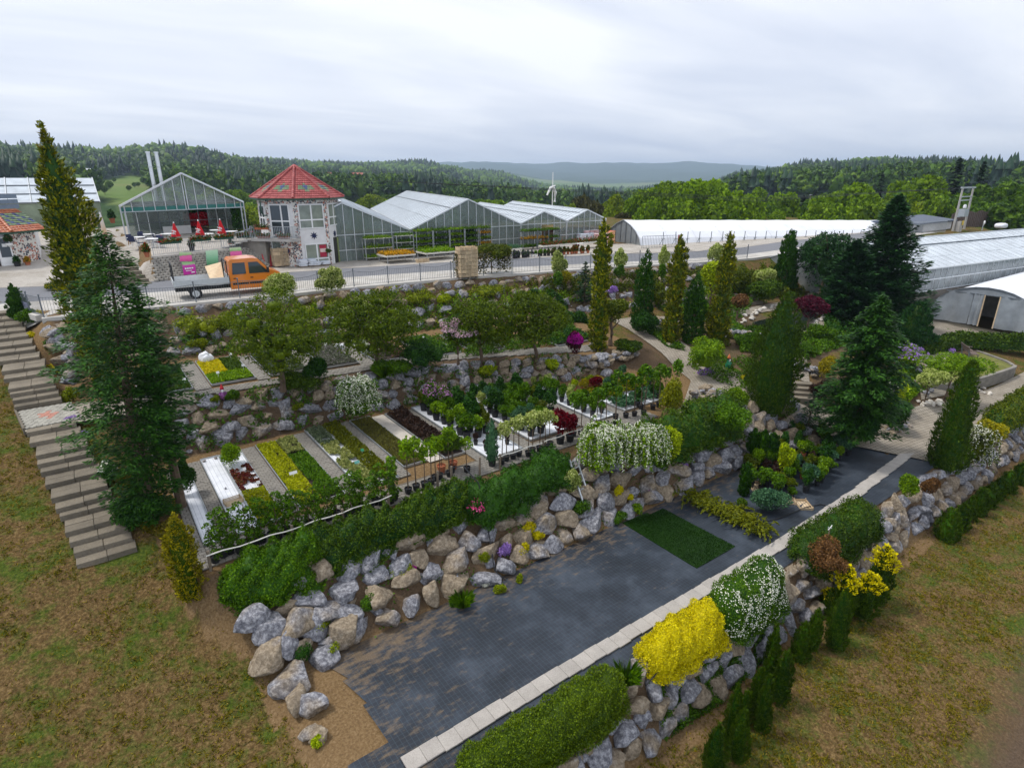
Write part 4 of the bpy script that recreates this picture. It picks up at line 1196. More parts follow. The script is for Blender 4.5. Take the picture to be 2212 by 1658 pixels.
bed_plants('low_plants','flat dark green cushions beside the yellow stonecrop',5.05,5.9,31.6,34.2,0,lm_thuja,.1,.09,.06,3200,seed=23,zf=Zg)
bed_plants('low_plants','grey white flowering plants under the first round tree',6.7,8.5,30,34.1,0,lm_rosem,.2,.1,.06,4600,seed=24,zf=Zg,holes=.15)
bed_plants('low_plants','grey violet plants between two round trees',9.5,11.2,29.9,33.9,0,leafmat('grey violet herbs',(.05,.07,.035),(.17,.18,.13),.2,c3=(.30,.25,.30)),.2,.1,.06,4600,seed=25,zf=Zg,holes=.1)
bed_plants('white_flowers','white flowers under the second round tree',12.2,13.1,31,33.7,0,leafmat('white flowering cushions',(.05,.10,.02),(.55,.57,.48),.2,c3=(.8,.8,.74)),.2,.09,.06,2600,seed=26,zf=Zg)
bed_plants('pink_flowers','dark pink flowers under the second round tree',13.2,14.3,29.6,33.6,0,leafmat('pink flowering cushions',(.03,.06,.02),(.09,.10,.04),.2,c3=(.40,.05,.22)),.2,.1,.06,2800,seed=27,zf=Zg)
bed_plants('low_plants','dark herbs behind the lilac',15.2,17.1,29,33,0,lm_green,.2,.12,.07,4000,seed=28,zf=Zg,holes=.1)
bed_plants('low_plants','green pots behind the third round tree',18.0,20.0,28.4,32.4,0,lm_rosem,.2,.12,.07,3400,seed=29,zf=Zg,holes=.15)
bed_plants('low_plants','dark green pots before the ramp path',23.3,26.5,27.2,30.4,0,lm_dark,.25,.14,.08,4200,seed=30,zf=Zg)
# loose things lying in the beds
def crate_mesh(w,d,h,mat,slats=3):
 mb=MB();t=.012
 for k in range(slats):
  z=h*(k+.15)/slats;hh=h/slats*.58
  mb.box(-w/2,-d/2,z,w/2,-d/2+t,z+hh);mb.box(-w/2,d/2-t,z,w/2,d/2,z+hh)
  mb.box(-w/2,-d/2+t,z,-w/2+t,d/2-t,z+hh);mb.box(w/2-t,-d/2+t,z,w/2,d/2-t,z+hh)
 for sx in (-1,1):
  for sy in (-1,1):mb.cbox((sx*(w/2-.03),sy*(d/2-.03),h/2+.01),.03,.03,h+.02)
 for k in range(4):mb.box(-w/2+t,-d/2+t+(d-2*t)*k/4,0,w/2-t,-d/2+t+(d-2*t)*(k+.85)/4,.01)
 return mb.mesh('crate',mat)
cr1=crate_mesh(.62,.42,.16,m_wood)
tag(inst('wooden_crate',cr1,None,(2.85,21.35,Z3+.05),(0,0,.12)),'shallow pale wooden crate lying on the empty white bed','crate')
def stone(label,x,y,z,s):
 o=boulder(None,(x,y,z+s*.25),s,s*.9,s*.6,random.random());o.name='stone'; return tag(o,label,'stone')
stone('small stone weighting the middle of the white bed sheet',2.82,22.6,Z3+.05,.14)
stone('small stone at the rear left of the white bed sheet',2.6,25.6,Z3+.05,.15)
stone('small stone at the rear right of the white bed sheet',3.05,25.6,Z3+.05,.15)
def price_sign(label,x,y,z,h=.3,w=.16,col=None,rz=0.0,tilt=-.5):
 t=thing('plant_sign',label,'sign',(x,y,z),rz)
 MB().box(-.008,-.008,0,.008,.008,h).mesh
 mb=MB();mb.box(-.008,-.008,0,.008,.008,h);inst('stake',mb.mesh('stake',m_whitep),t)
 mb=MB();mb.box(-w/2,-.006,-.05,w/2,.006,.07)
 inst('card',mb.mesh('card',col or m_whitep),t,(0,-.01,h),(tilt,0,0))
 return t
m_gcard=M('green card',(.03,.30,.14),.4,.1)
price_sign('white sign with yellow picture in the stonecrop trays',5.2,21.9,Z3,.3,.3)
price_sign('small green tag on the olive ground cover',8.2,22.2,Z3,.32,.14,m_gcard)
price_sign('small turquoise tag among the variegated plants',7.6,21.3,Z3,.3,.2,M('turquoise card',(.15,.45,.40),.4,.1))
price_sign('white tag at the houseleeks',3.9,22.0,Z3,.25,.14)
price_sign('white tag among the dark red houseleeks',3.75,23.6,Z3,.2,.12)
for lb,x,y in [('white tag in front of the yellow stonecrop patch',4.4,30.6),('white tag right of the yellow stonecrop patch',5.7,31.2),('white tag on the flat dark cushions',5.6,33.6),('white tag in the bed by the landing',2.9,30.4),('white tag among grey violet plants',10.6,33.0),('white tag behind the lilac',16.2,31.6),('white tag at the bed under the fourth tree',19.2,31.0)]:
 price_sign(lb,x,y,gz(x,y),.42,.14)
 # rolled white fleece
lm_fl=M('white fleece',(.80,.81,.84),.7,.06,3,.9,14)
def fleece(label,x,y,w,h):
 p=G(x,y);cl=[((random.uniform(-.3,.3)*w,random.uniform(-.2,.2)*w,h*random.uniform(.25,.6)),(w*.32,w*.26,h*.4)) for _ in range(6)]
 parts=[(*core_ball(c,r,1.0),0) for c,r in cl];V,Q,mi=merge(parts)
 o=link(bpy.data.objects.new('fleece_bundle',mesh_np('fleece_bundle',V,Q,lm_fl,smooth=True)));o.location=p
 return tag(o,label,'fleece')
fleece('bundled white fleece below the mossy boulder wall',447,785,.75,.75)
fleece('small bundle of white fleece under the second round tree',735,755,.5,.45)
# white rope rail and posts along the terrace front
def rail(label,pts,posts,z=.75):
 t=thing('rope_rail',label,'railing',(pts[0][0],pts[0][1],Z3))
 mb=MB();q=[Vector((p[0],p[1],Z3+z+.03*math.sin(k*2))) for k,p in enumerate(resample(pts,14))];mb.tube(q,.022,6);mb.build('rope',m_cordrope,t)
 for p in posts:mb=MB();mb.tube([(p[0],p[1],Z3-.1),(p[0]+random.uniform(-.02,.02),p[1],Z3+z+.12)],.045,7);mb.build('post',m_oldwood,t)
 return t
rail('white pole rail on wooden posts above the cascading hedge',[(1.35,17.55),(4,17.5),(7.4,17.55)],[(1.4,17.6),(3.9,17.55),(5.6,17.55),(7.3,17.6)],.55)
rail('pale pole rail on posts before the pots at the hedge gap',[(12.2,17.75),(14.5,17.8),(17.2,17.95)],[(12.3,17.75),(14.6,17.8),(17,17.95)],.6)
for k,(lb,x) in enumerate([('wooden stake at the hedge top, left one',9.3),('wooden stake beside the black hose at the hedge gap',9.9),('lone wooden stake at the hedge gap',11.2)]):
 mb=MB();mb.tube([(x,17.6,Z3),(x+.03,17.6,Z3+.95)],.045,7);tag(mb.build('wooden_post',m_oldwood),lb,'post')
 # ------------------------------------------------------------------ buildings
m_tile= None
def tile_mat(name,c1,c2,rot=0.0):
 m,nt,out=newmat(name)
 oi=nd(nt,'NewGeometry')
 n1=noise_fac(nt,1.2,5,.6);n2=noise_fac(nt,9,3,.6)
 c=ramp(nt,math_n(nt,'ADD',math_n(nt,'MULTIPLY',oi.outputs['Random Per Island'],.5),math_n(nt,'MULTIPLY',n1,.5)),[(.2,c1),(.75,c2)])
 c=mixc(nt,math_n(nt,'MULTIPLY',n2,.25),c,hsl(c1,.5))
 b=nd(nt,'BsdfPrincipled');b.inputs['Roughness'].default_value=.5;b.inputs['Specular IOR Level'].default_value=.4
 nt.links.new(c,b.inputs['Base Color']);nt.links.new(b.outputs[0],out.inputs[0])
 return m
m_rtile=tile_mat('red glazed tile',(.24,.035,.035),(.43,.10,.09))
m_otile=tile_mat('orange tile',(.32,.075,.03),(.50,.17,.075))
m_gtile=tile_mat('green glazed tile',(.10,.16,.08),(.20,.26,.14))
m_btile=tile_mat('blue glazed tile',(.025,.035,.11),(.07,.10,.24))
m_dgreen=M('dark green gutter',(.02,.07,.045),.45,.1,5)
def mosaic_mat():
 m,nt,out=newmat('broken tile mosaic')
 g=nd(nt,'NewGeometry');v=nd(nt,'TexVoronoi');v.inputs['Scale'].default_value=7.5;v.inputs['Randomness'].default_value=1
 nt.links.new(g.outputs['Position'],v.inputs['Vector'])
 v2=nd(nt,'TexVoronoi',feature='DISTANCE_TO_EDGE');v2.inputs['Scale'].default_value=7.5
 nt.links.new(g.outputs['Position'],v2.inputs['Vector'])
 s=nd(nt,'SeparateColor');nt.links.new(v.outputs['Color'],s.inputs[0])
 c=ramp(nt,s.outputs[0],[(.0,(.02,.025,.05)),(.24,(.03,.03,.04)),(.25,(.42,.12,.06)),(.44,(.36,.16,.09)),(.45,(.70,.68,.62)),(.8,(.62,.58,.50)),(.81,(.10,.05,.03))])
 nt.nodes[-1].color_ramp.interpolation='CONSTANT'
 c=mixc(nt,math_n(nt,'LESS_THAN',v2.outputs['Distance'],.05),c,(.72,.70,.66))
 b=nd(nt,'BsdfPrincipled');b.inputs['Roughness'].default_value=.45;nt.links.new(c,b.inputs['Base Color']);nt.links.new(b.outputs[0],out.inputs[0])
 return m
m_mosaic=mosaic_mat()
m_navy=M('navy tile',(.012,.018,.07),.35,.2,8)
m_glassd=M('dark window glass',(.03,.04,.045),.08,.3,1.0,spec=.7)
m_glassc=M('curtained window glass',(.22,.25,.20),.1,.35,1.5,spec=.7)
m_glass=glassmat('greenhouse glass',(.26,.31,.29),.5)
m_roofp=glassmat('roof glazing',(.60,.66,.71),.93,.3)
m_film=glassmat('clear film',(.42,.46,.48),.55,.2)
m_wfilm=M('white tunnel film',(.76,.78,.82),.42,.07,.7,.25,2.5)
m_gshade=M('green shade cloth',(.03,.17,.15),.7,.2,4)
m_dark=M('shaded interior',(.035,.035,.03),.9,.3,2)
def zoomed(x0,y0,k): return lambda x,y:((x0+x/k)/1.0687,(y0+y/k)/1.0687)
z3,z4,z5,z6,z7,z8=zoomed(0,380,5.527),zoomed(270,380,5.18),zoomed(570,380,5.527),zoomed(800,430,6.14),zoomed(1100,430,5.5275),zoomed(2000,420,4.876)

# ---- the octagonal tower house
TC=Vector((16.1,53.3,0));RA=3.3;AP=RA*math.cos(R_(22.5));SW=2*RA*math.sin(R_(22.5))
tw=thing('tower_house','white octagonal house with red tiled roof and broken-tile mosaic','house',TC)
def fp(phi,u,z,o=0.0):
 a=R_(phi);n=Vector((math.sin(a),-math.cos(a),0));t=Vector((math.cos(a),math.sin(a),0))
 return TC+n*(AP+o)+t*u+Vector((0,0,z))
def fbox(mb,phi,u0,u1,z0,z1,o0,o1):
 p=[fp(phi,u0,z0,o1),fp(phi,u1,z0,o1),fp(phi,u1,z0,o0),fp(phi,u0,z0,o0),fp(phi,u0,z1,o1),fp(phi,u1,z1,o1),fp(phi,u1,z1,o0),fp(phi,u0,z1,o0)]
 return mb.add(p,BOXF)
ang=[22.5+45*k for k in range(8)]
oct_= lambda r:[(TC.x+r*math.sin(R_(a)),TC.y-r*math.cos(R_(a))) for a in ang]
MB().prism(oct_(RA),-.2,5.42).build('wall',m_plaster,tw)
for a in ang:  # mosaic corner strips
 mb=MB();c=TC+Vector((math.sin(R_(a)),-math.cos(R_(a)),0))*(RA+.012)
 w=.2
 for s in (-1,1):
  t=Vector((math.cos(R_(a+s*22.5)),math.sin(R_(a+s*22.5)),0))*w*s
  mb.add([c,c+t,c+t+Vector((0,0,5.4)),c+Vector((0,0,5.4))],[(0,1,2,3)] if s>0 else [(3,2,1,0)])
 mb.build('mosaic_strip',m_mosaic,tw)
mb=MB()
for k in range(8):fbox(mb,k*45,-SW/2,SW/2,5.05,5.38,0,.02)
mb.build('mosaic_frieze',m_mosaic,tw)
fbox(MB(),-45,-SW/2+.02,SW/2-.02,-.1,2.3,0,.025).build('mosaic_panel',m_mosaic,tw)
hp=[]
for k in range(28):
 t=2*math.pi*k/28;hp.append((16*math.sin(t)**3/17*.42,(13*math.cos(t)-5*math.cos(2*t)-2*math.cos(3*t)-math.cos(4*t))/17*.42))
for sc,mt,o in ((1.0,m_terra,.04),(.82,m_navy,.055)):
 mb=MB();q=[fp(-45,.1+a*sc,1.25+b*sc,o) for a,b in hp];c0=fp(-45,.1,1.25,o)
 mb.add(q+[c0],[(k,(k+1)%28,28) for k in range(28)]);mb.build('heart',mt,tw)
def window(phi,u0,u1,z0,z1,cols,trans,glass,par=tw,ff=fbox,nm='window',fw=.075):
 mb=MB();ff(mb,phi,u0,u1,z0,z0+fw,.0,.07);ff(mb,phi,u0,u1,z1-fw,z1,.0,.07);ff(mb,phi,u0,u0+fw,z0+fw,z1-fw,.0,.07);ff(mb,phi,u1-fw,u1,z0+fw,z1-fw,.0,.07)
 for c in cols:ff(mb,phi,c-.055,c+.055,z0+fw,z1-fw,.0,.068)
 if trans:ff(mb,phi,u0+fw,u1-fw,trans-.05,trans+.05,.0,.066)
 w=mb.build(nm,m_whitep,par);w['off']=[0,0,0]
 es=[u0+fw]+list(cols)+[u1-fw];zs_=[z0+fw]+([trans] if trans else [])+[z1-fw]
 for i in range(len(es)-1):
  for j in range(len(zs_)-1):
   ff(MB(),phi,es[i],es[i+1],zs_[j],zs_[j+1],.0,.03).build('pane',glass,w)
 return w
window(0,-1.03,1.03,3.08,5.0,[.0],3.77,m_glassc)
window(0,-.8,1.15,.35,1.85,[.18],.62,m_glassc)
window(45,-.95,.95,3.2,5.0,[.0],3.9,m_glassc)
window(-45,-.95,.75,2.5,5.0,[.05],3.7,m_glassd)
window(90,-.8,.8,3.2,4.9,[.0],3.9,m_glassd)
window(-90,-.8,.8,3.2,4.9,[.0],3.9,m_glassd)
for phi,u in ((0,.05),(45,-.05)):  # eight-pointed star tiles
 st_=fp(phi,u,2.5,.03);mb=MB();q=[]
 for k in range(16):
  r=.34 if k%2==0 else .15;q.append(fp(phi,u+r*math.sin(math.pi*k/8),2.5+r*math.cos(math.pi*k/8),.03))
 mb.add(q+[st_],[((k+1)%16,k,16) for k in range(16)]);mb.build('star_ornament',m_navy,tw)
mb=MB();q=[fp(0,.38,.72,.075),fp(0,.95,.72,.075),fp(0,.95,1.72,.075),fp(0,.38,1.72,.075)];mb.add(q,[(0,1,2,3)]);mb.build('window_poster',M('red poster',(.38,.02,.05),.5,.3,4),tw)
mb=MB();q=[fp(0,.42,1.12,.08),fp(0,.91,1.12,.08),fp(0,.91,1.42,.08),fp(0,.42,1.42,.08)];mb.add(q,[(0,1,2,3)]);mb.build('poster_band',M('pale poster band',(.7,.55,.5),.5,.3,14),tw)
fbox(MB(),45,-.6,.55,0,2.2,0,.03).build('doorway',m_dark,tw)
fbox(MB(),45,-.75,-.6,0,2.25,0,.08).build('door_frame',m_whitep,tw)
fbox(MB(),45,.2,.52,0,2.15,.03,.06).build('door_curtain',M('green curtain',(.22,.27,.10),.8,.3,5),tw)
dl=MB();hinge=fp(45,.72,0,.05);dv=Vector((1.0,-.05,0)).normalized();dn=Vector((.05,1,0)).normalized()
for a,b,c,d in ((0,.09,0,2.12),(.86,.95,0,2.12),(.09,.86,0,.12),(.09,.86,2.02,2.12),(.09,.86,.92,1.02)):
 dl.add([hinge+dv*x+dn*y+Vector((0,0,z)) for z in (c,d) for x,y in ((a,-.025),(b,-.025),(b,.025),(a,.025))],BOXF)
door=dl.build('door',m_whitep,tw);door['off']=[0,0,0]
for c,d in ((.12,.92),(1.02,2.02)):
 MB().add([hinge+dv*x+dn*y+Vector((0,0,z)) for z in (c,d) for x,y in ((.09,-.01),(.86,-.01),(.86,.01),(.09,.01))],BOXF).build('pane',m_film,door)
 # roof: eight tiled slopes in lapped courses, hip tiles, green and blue rosettes
RE,ZE,ZA=3.8,5.42,7.9
roof=MB().prism(oct_(RE-.08),5.38,5.46).build('roof',m_dgreen,tw);roof['off']=[0,0,0]
NC=15
for k in range(8):
 a0,a1=R_(ang[k]),R_(ang[(k+1)%8])
 d0,d1=Vector((math.sin(a0),-math.cos(a0),0)),Vector((math.sin(a1),-math.cos(a1),0))
 mid=(d0+d1)/2;mt_=[MB(),MB(),MB()]
 for c in range(NC):
  f0,f1=c/NC,(c+1)/NC
  r0,r1=RE*(1-f0),RE*(1-f1);zc0,zc1=ZE+.06+(ZA-ZE)*f0,ZE+.06+(ZA-ZE)*f1
  nT=max(1,int((d1-d0).length*r0/.19))
  for i in range(nT):
   u0,u1=(i+.02)/nT,(i+.98)/nT
   pt= lambda r,u,z:TC+d0*(r*(1-u))+d1*(r*u)+Vector((0,0,z))
   uc=((u0+u1)/2-.5)*(d1-d0).length*r0;vc=(f0-.3)*4.4
   q=(uc/.62)**2+(vc/.46)**2
   w=0 if q>1 else (1 if (uc/.26)**2+(vc/.2)**2>1 else 2)
   mm=(pt(r0,(u0+u1)/2,zc0+.015))
   mt_[w].add([pt(r0+.02,u0,zc0+.03),mm+mid.normalized()*.055+Vector((0,0,.025)),pt(r0+.02,u1,zc0+.03),pt(r1,u1,zc1),pt(r1,u0,zc1)],[(0,1,2,3,4)])
   mt_[w].add([pt(r0+.02,u0,zc0-.02),mm+mid.normalized()*.055+Vector((0,0,-.03)),pt(r0+.02,u1,zc0-.02),pt(r0+.02,u1,zc0+.03),mm+mid.normalized()*.055+Vector((0,0,.025)),pt(r0+.02,u0,zc0+.03)],[(0,1,4,5),(1,2,3,4)])
 for b_,m_,nm in zip(mt_,(m_rtile,m_gtile,m_btile),('roof_tiles','green_rosette','blue_rosette')):
  if b_.v:
   o=b_.build(nm,m_,roof);o['kind']='stuff'
 e,a_=TC+d0*(RE+.03)+Vector((0,0,ZE+.1)),TC+Vector((0,0,ZA+.12))
 hb=MB()
 for i in range(16):
  p,q=e.lerp(a_,i/16),e.lerp(a_,(i+1.08)/16);hb.tube([p,q],[.115,.095],8)
 hb.build('hip_tiles',m_rtile,roof)
gb=MB();pts=oct_(RE+.06)
for k in range(8):gb.bar((*pts[k],5.4),(*pts[(k+1)%8],5.4),.12,.12)
gb.build('gutter',m_dgreen,tw)
mb=MB();dp=TC+Vector((math.sin(R_(-67.5)),-math.cos(R_(-67.5)),0))*(RE-.05)
mb.tube([dp+Vector((0,0,5.3)),dp+Vector((0,0,4.4)),dp+Vector((.15,.05,4.15)),dp+Vector((.75,.3,4.1))],.05,8);mb.build('downpipe',m_dgreen,tw)
# balcony with stair and flower boxes
bal=thing('balcony','concrete balcony with grey railing on the tower house','balcony',TC)
mb=MB();q=[fp(-45,-2.3,2.3,0),fp(-45,1.5,2.3,0),fp(-45,1.45,2.3,1.05),fp(-45,-2.3,2.3,1.05)];mb.prism([(p.x,p.y) for p in q],2.16,2.38);mb.build('slab',m_conc,bal)
def rails(par,a,b,h,n,mat=m_steel,w=.02,off=.05):
 a,b=Vector(a),Vector(b);mb=MB();mb.bar(a+Vector((0,0,h)),b+Vector((0,0,h)),.04);mb.bar(a+Vector((0,0,.1)),b+Vector((0,0,.1)),.025);mb.build('rail',mat,par)
 for k in range(n+1):
  p=a.lerp(b,k/n);mb=MB();w_=.04 if k in (0,n) else w;mb.box(p.x-w_/2,p.y-w_/2,p.z,p.x+w_/2,p.y+w_/2,p.z+h-.02);mb.build('bar',mat,par)
rails(bal,fp(-45,-2.3,2.38,1.0),fp(-45,1.42,2.38,1.0),.95,26)
rails(bal,fp(-45,1.42,2.38,.98),fp(-45,1.42,2.38,.05),.95,6)
sp_=fp(-45,-2.4,2.36,.5);ep_=sp_+Vector((-2.6,1.1,-.85))
mb=MB()
for k in range(6):
 p=sp_.lerp(ep_,(k+.5)/6);mb.cbox(p,.5,1.1,.06,R_(-20))
mb.build('stair_treads',m_conc,bal)
rails(bal,sp_+Vector((.2,-.55,0)),ep_+Vector((.2,-.55,0)),.95,14)
m_flow= lambda nm,a,b,c:leafmat(nm,a,b,.2,c3=c)
lm_gera=m_flow('red geraniums',(.02,.06,.012),(.05,.11,.02),(.55,.03,.06))
lm_pinkg=m_flow('pink geraniums',(.02,.06,.012),(.05,.11,.02),(.62,.15,.30))
lm_og=m_flow('orange marigolds',(.05,.10,.01),(.60,.28,.01),(.78,.50,.02))
def flower_box(label,p,w,rz,mat,h=.2,group=None,box=None):
 t=thing('flower_box',label,'flower box',p,rz,group)
 mb=MB();mb.box(-w/2,-.1,0,w/2,.1,.18);inst('planter',mb.mesh('planter',box or m_terra),t)
 r=np.random.default_rng(int(p[0]*100)&0xffff);n=int(260*w)
 Pn=np.stack([r.uniform(-w/2*1.1,w/2*1.1,n),r.normal(0,.11,n),.16+np.abs(r.normal(0,h*.6,n))],1)
 V,Q=leafset(Pn,rdir(n),rdir(n)+np.array([0,-.3,.7]),.12,.1);inst('flowers',mesh_np('flowers',V,Q,mat),t)['kind']='stuff'
 return t
flower_box('terracotta flower box on the balcony floor, further from the corner',fp(-45,-1.3,2.4,.8),1.0,R_(-45),lm_gera)
flower_box('terracotta flower box on the balcony floor, nearer the corner',fp(-45,.45,2.4,.8),.95,R_(-45),lm_gera)
flower_box('pink flower box hung on the balcony railing',fp(-45,-1.2,3.1,1.1),1.1,R_(-45),lm_pinkg)
mb=MB();mb.prism([(p.x,p.y) for p in (fp(-45,-4.2,0,.0),fp(-45,-1.3,0,.0),fp(-45,-1.3,0,.7),fp(-45,-4.2,0,.7))],0,2.1)
tag(mb.build('retaining_wall',M('old block wall',(.27,.25,.22),.95,.3,1.6,.5),None),'rough block wall under the balcony stair','wall',kind='thing')

# ---- the long glasshouses behind the yard
FY=51.4;AX=Vector((.314,.95,0))
def glasshouse(label,x0,xa,x1,ze,za,length,nstrip,door=None,zfl=0.0,bars=.92,fy=FY,ax=AX,left=True,right=True,mid=None,side=False):
 t=thing('glasshouse',label,'greenhouse',(x0,fy,zfl))
 A=ax.normalized();e0,ap,e1=Vector((x0,fy,ze)),Vector((xa,fy,za)),Vector((x1,fy,ze))
 roofz= lambda x:ze+(za-ze)*((x-x0)/(xa-x0) if x<xa else (x1-x)/(x1-xa))
 def slope(a,b,nm):
  st_=length/nstrip;mb=MB();g=.04
  q=[a,b,b+A*(st_-g),a+A*(st_-g)];off=Vector(t['off'])
  if (b-a).cross(A).z<0:q=q[::-1]
  mb.slab([p-off for p in q],.03);me=mb.mesh('roof_pane',m_roofp)
  for k in range(nstrip):inst('roof_pane',me,t,A*(st_*k))
  bb=MB();bb.bar(a-off+A*(-g/2)+Vector((0,0,.02)),b-off+A*(-g/2)+Vector((0,0,.02)),.06,.07);bme=bb.mesh('rafter',m_alu)
  for k in range(nstrip+1):inst('rafter',bme,t,A*(st_*k))
  v=MB();p=a.lerp(b,.70)+Vector((0,0,.03));v.bar(p+A*.6,p+A*(length-.6),.14,.05);v.build('vent_gap',m_dsteel,t)
  v=MB();p=a.lerp(b,.36)+Vector((0,0,.015));v.bar(p+A*.2,p+A*(length-.2),.04,.03);v.build('purlin',m_steel,t)
 if left:slope(e0,ap,'l')
 if right:slope(e1,ap,'r')
 mb=MB();mb.bar(ap,ap+A*length,.12,.12);mb.build('ridge',m_alu,t)
 for e in (e0,e1):mb=MB();mb.bar(e,e+A*length,.16,.12);mb.build('gutter',m_alu,t)
 n=max(2,int(round((x1-x0)/bars)));xs_=[x0+(x1-x0)*k/n for k in range(n+1)]
 zb=zfl
 mb=MB();mb.bar(e0+Vector((0,-.02,0)),ap+Vector((0,-.02,0)),.09,.12);mb.bar(ap+Vector((0,-.02,0)),e1+Vector((0,-.02,0)),.09,.12);mb.build('gable_frame',m_alu,t)
 for z in (mid or (1.0,ze-.15)):
  mb=MB();mb.bar((x0,fy,zb+z),(x1,fy,zb+z),.045,.06);mb.build('cross_bar',m_alu,t)
 for k,x in enumerate(xs_):
  zt=roofz(x);mb=MB();z0_=zb
  if door and door[0]<x<door[1]:z0_=zb+2.15
  mb.box(x-.028,fy-.035,z0_,x+.028,fy+.035,zt);mb.build('mullion',m_alu,t)
 for k in range(n):
  xa_,xb_=xs_[k]+.03,xs_[k+1]-.03;zl,zr=roofz(xa_)-.05,roofz(xb_)-.05
  z0_=zb
  if door and door[0]-.3<(xa_+xb_)/2<door[1]+.3:z0_=zb+2.2
  poly=[(xa_,fy,z0_),(xb_,fy,z0_),(xb_,fy,zr),(xa_,fy,zl)]
  if xa_<xa<xb_:poly=poly[:3]+[(xa,fy,za-.05)]+poly[3:]
  MB().slab(poly,.015).build('pane',m_glass,t)
 if side:
  ns=int(length/1.6)
  for k in range(ns):MB().slab([e0+A*(length*(k+1)/ns-.03)-Vector((0,0,ze-zb)),e0+A*(length*k/ns+.03)-Vector((0,0,ze-zb)),e0+A*(length*k/ns+.03),e0+A*(length*(k+1)/ns-.03)],.015).build('side_pane',m_glass,t)
  # back wall and floor inside
 q=[e0+A*length,e1+A*length,ap+A*length];mb=MB();mb.add([q[0]-Vector((0,0,ze-zb)),q[1]-Vector((0,0,ze-zb)),q[1],q[2],q[0]],[(0,1,2,3,4)]);mb.build('rear_wall',m_glass,t)
 return t
dA,dB=atY(*z6(1620,880),FY).x,atY(*z6(1800,880),FY).x
glasshouse('glasshouse with grey lean roof beside the tower house',13.0,19.2,25.45,2.45,5.0,31,30)
glasshouse('wide glasshouse with a doorway, long pale roof, in mid yard',25.55,32.0,38.45,2.45,5.05,42,40,door=(dA,dB))
glasshouse('smaller gabled glasshouse with open door beside the wide one',38.55,41.6,44.85,2.5,3.6,27,27,door=(atY(*z7(840,600),FY).x,atY(*z7(935,600),FY).x))
glasshouse('last gabled glasshouse of the row, red flowers inside',44.95,48.0,51.0,2.5,3.6,28,28)
# benches of plants inside, seen dimly through the glass
bed_plants('house_plants','green plants on the benches inside the wide glasshouse',20,38,53.5,60,1.0,lm_dark,.5,.4,.3,5000,seed=40,clump=.6)
bed_plants('red_house_plants','red flowers on the benches inside the last glasshouse',45.4,51.5,52.6,56,.9,lm_redfl,.35,.25,.2,2600,seed=41,clump=.4)
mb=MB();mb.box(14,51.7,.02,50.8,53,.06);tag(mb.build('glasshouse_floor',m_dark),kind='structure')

# ---- plant racks before the glass
def rack(label,x0,x1,y,h,n,legm,traym,leaf,seed,z=0.02,dp=.7,bloom=None,group='plant racks before the glasshouse'):
 t=thing('plant_rack',label,'plant rack',((x0+x1)/2,y,z),group=group)
 for x in (x0,x1):
  for yy in (y,y+dp):mb=MB();mb.box(x-.025,yy-.025,z,x+.025,yy+.025,z+h);mb.build('upright',legm,t)
 r=np.random.default_rng(seed)
 for k in range(n):
  zz=z+.25+(h-.35)*k/max(1,n-1);mb=MB();mb.box(x0,y,zz,x1,y+dp,zz+.05);sh=mb.build('shelf',traym,t);sh['off']=[0,0,0]
  m=int(240*(x1-x0));Pn=np.stack([r.uniform(x0,x1,m),r.uniform(y-.04,y+dp,m),zz+.05+np.abs(r.normal(0,.11,m))],1)
  V,Q=leafset(Pn,rdir(m)+np.array([0,0,.3]),rdir(m),.14,.09)
  lm=leaf if not (bloom and k%2) else bloom
  o=mesh_np('tray_plants',V-np.array(t['off']),Q,lm);inst('tray_plants',o,sh)['kind']='stuff'
 return t
m_wtray=M('pale tray',(.62,.60,.54),.6,.1,5)
Yr=50.3
rack('white three-shelf rack of pale trays beside the open door',20.6,23.2,Yr,2.0,3,m_steel,m_wtray,lm_fresh,1)
rack('white rack half filled with green trays',23.6,25.3,Yr,2.1,4,m_steel,m_wtray,lm_green,2)
for k,(a,b) in enumerate([(25.6,27.3),(27.4,29.1),(29.2,30.8),(30.9,32.4),(32.6,34.0)]):
 rack(['dark rack of young green plants, first beside the white rack','dark rack of young green plants, second from the white rack','dark rack of green plants in the middle of the row','dark rack of green plants, fourth in the row','dark rack with orange and red rows beside the doorway'][k],a,b,Yr,2.35,5,m_steel,m_black,lm_green if k%2 else lm_fresh,3+k,bloom=lm_og if k==4 else None)
for k,(a,b) in enumerate([(37.0,38.8),(38.9,40.3),(40.4,41.9)]):
 rack(['rack with peach and yellow flowers right of the doorway','rack with yellow flowers between two racks','rack with a green grass tray on top'][k],a,b,49.0,1.9,3,m_dsteel,m_black,lm_green,12+k,bloom=lm_og if k<2 else None)
def display_table(label,x0,x1,y0,y1,h,leaf,seed,legs=True,bm=None,lh=.12):
 t=thing('display_table',label,'table',((x0+x1)/2,y0,0))
 mb=MB();mb.box(x0,y0,h-.14,x1,y1,h);mb.build('table_top',m_wtray,t)
 for x in (x0+.15,x1-.15):
  for y in (y0+.12,y1-.12):mb=MB();mb.box(x-.025,y-.025,0,x+.025,y+.025,h-.14);mb.build('leg',m_steel,t)
 r=np.random.default_rng(seed);m=int(420*(x1-x0)*(y1-y0))+300;Pn=np.stack([r.uniform(x0,x1,m),r.uniform(y0,y1,m),h+np.abs(r.normal(0,lh,m))],1)
 V,Q=leafset(Pn,rdir(m),rdir(m)+np.array([0,0,.6]),.12,.09);inst('plants',mesh_np('plants',V-np.array(t['off']),Q,leaf),t)['kind']='stuff'
 return t
def gy(px): return P(*px,.02)
display_table('display table of orange and yellow flowers',21.2,24.0,47.4,49.4,.75,lm_og,1)
display_table('display table of green seedlings beside the orange flowers',24.9,28.0,47.2,49.2,.75,lm_fresh,2)
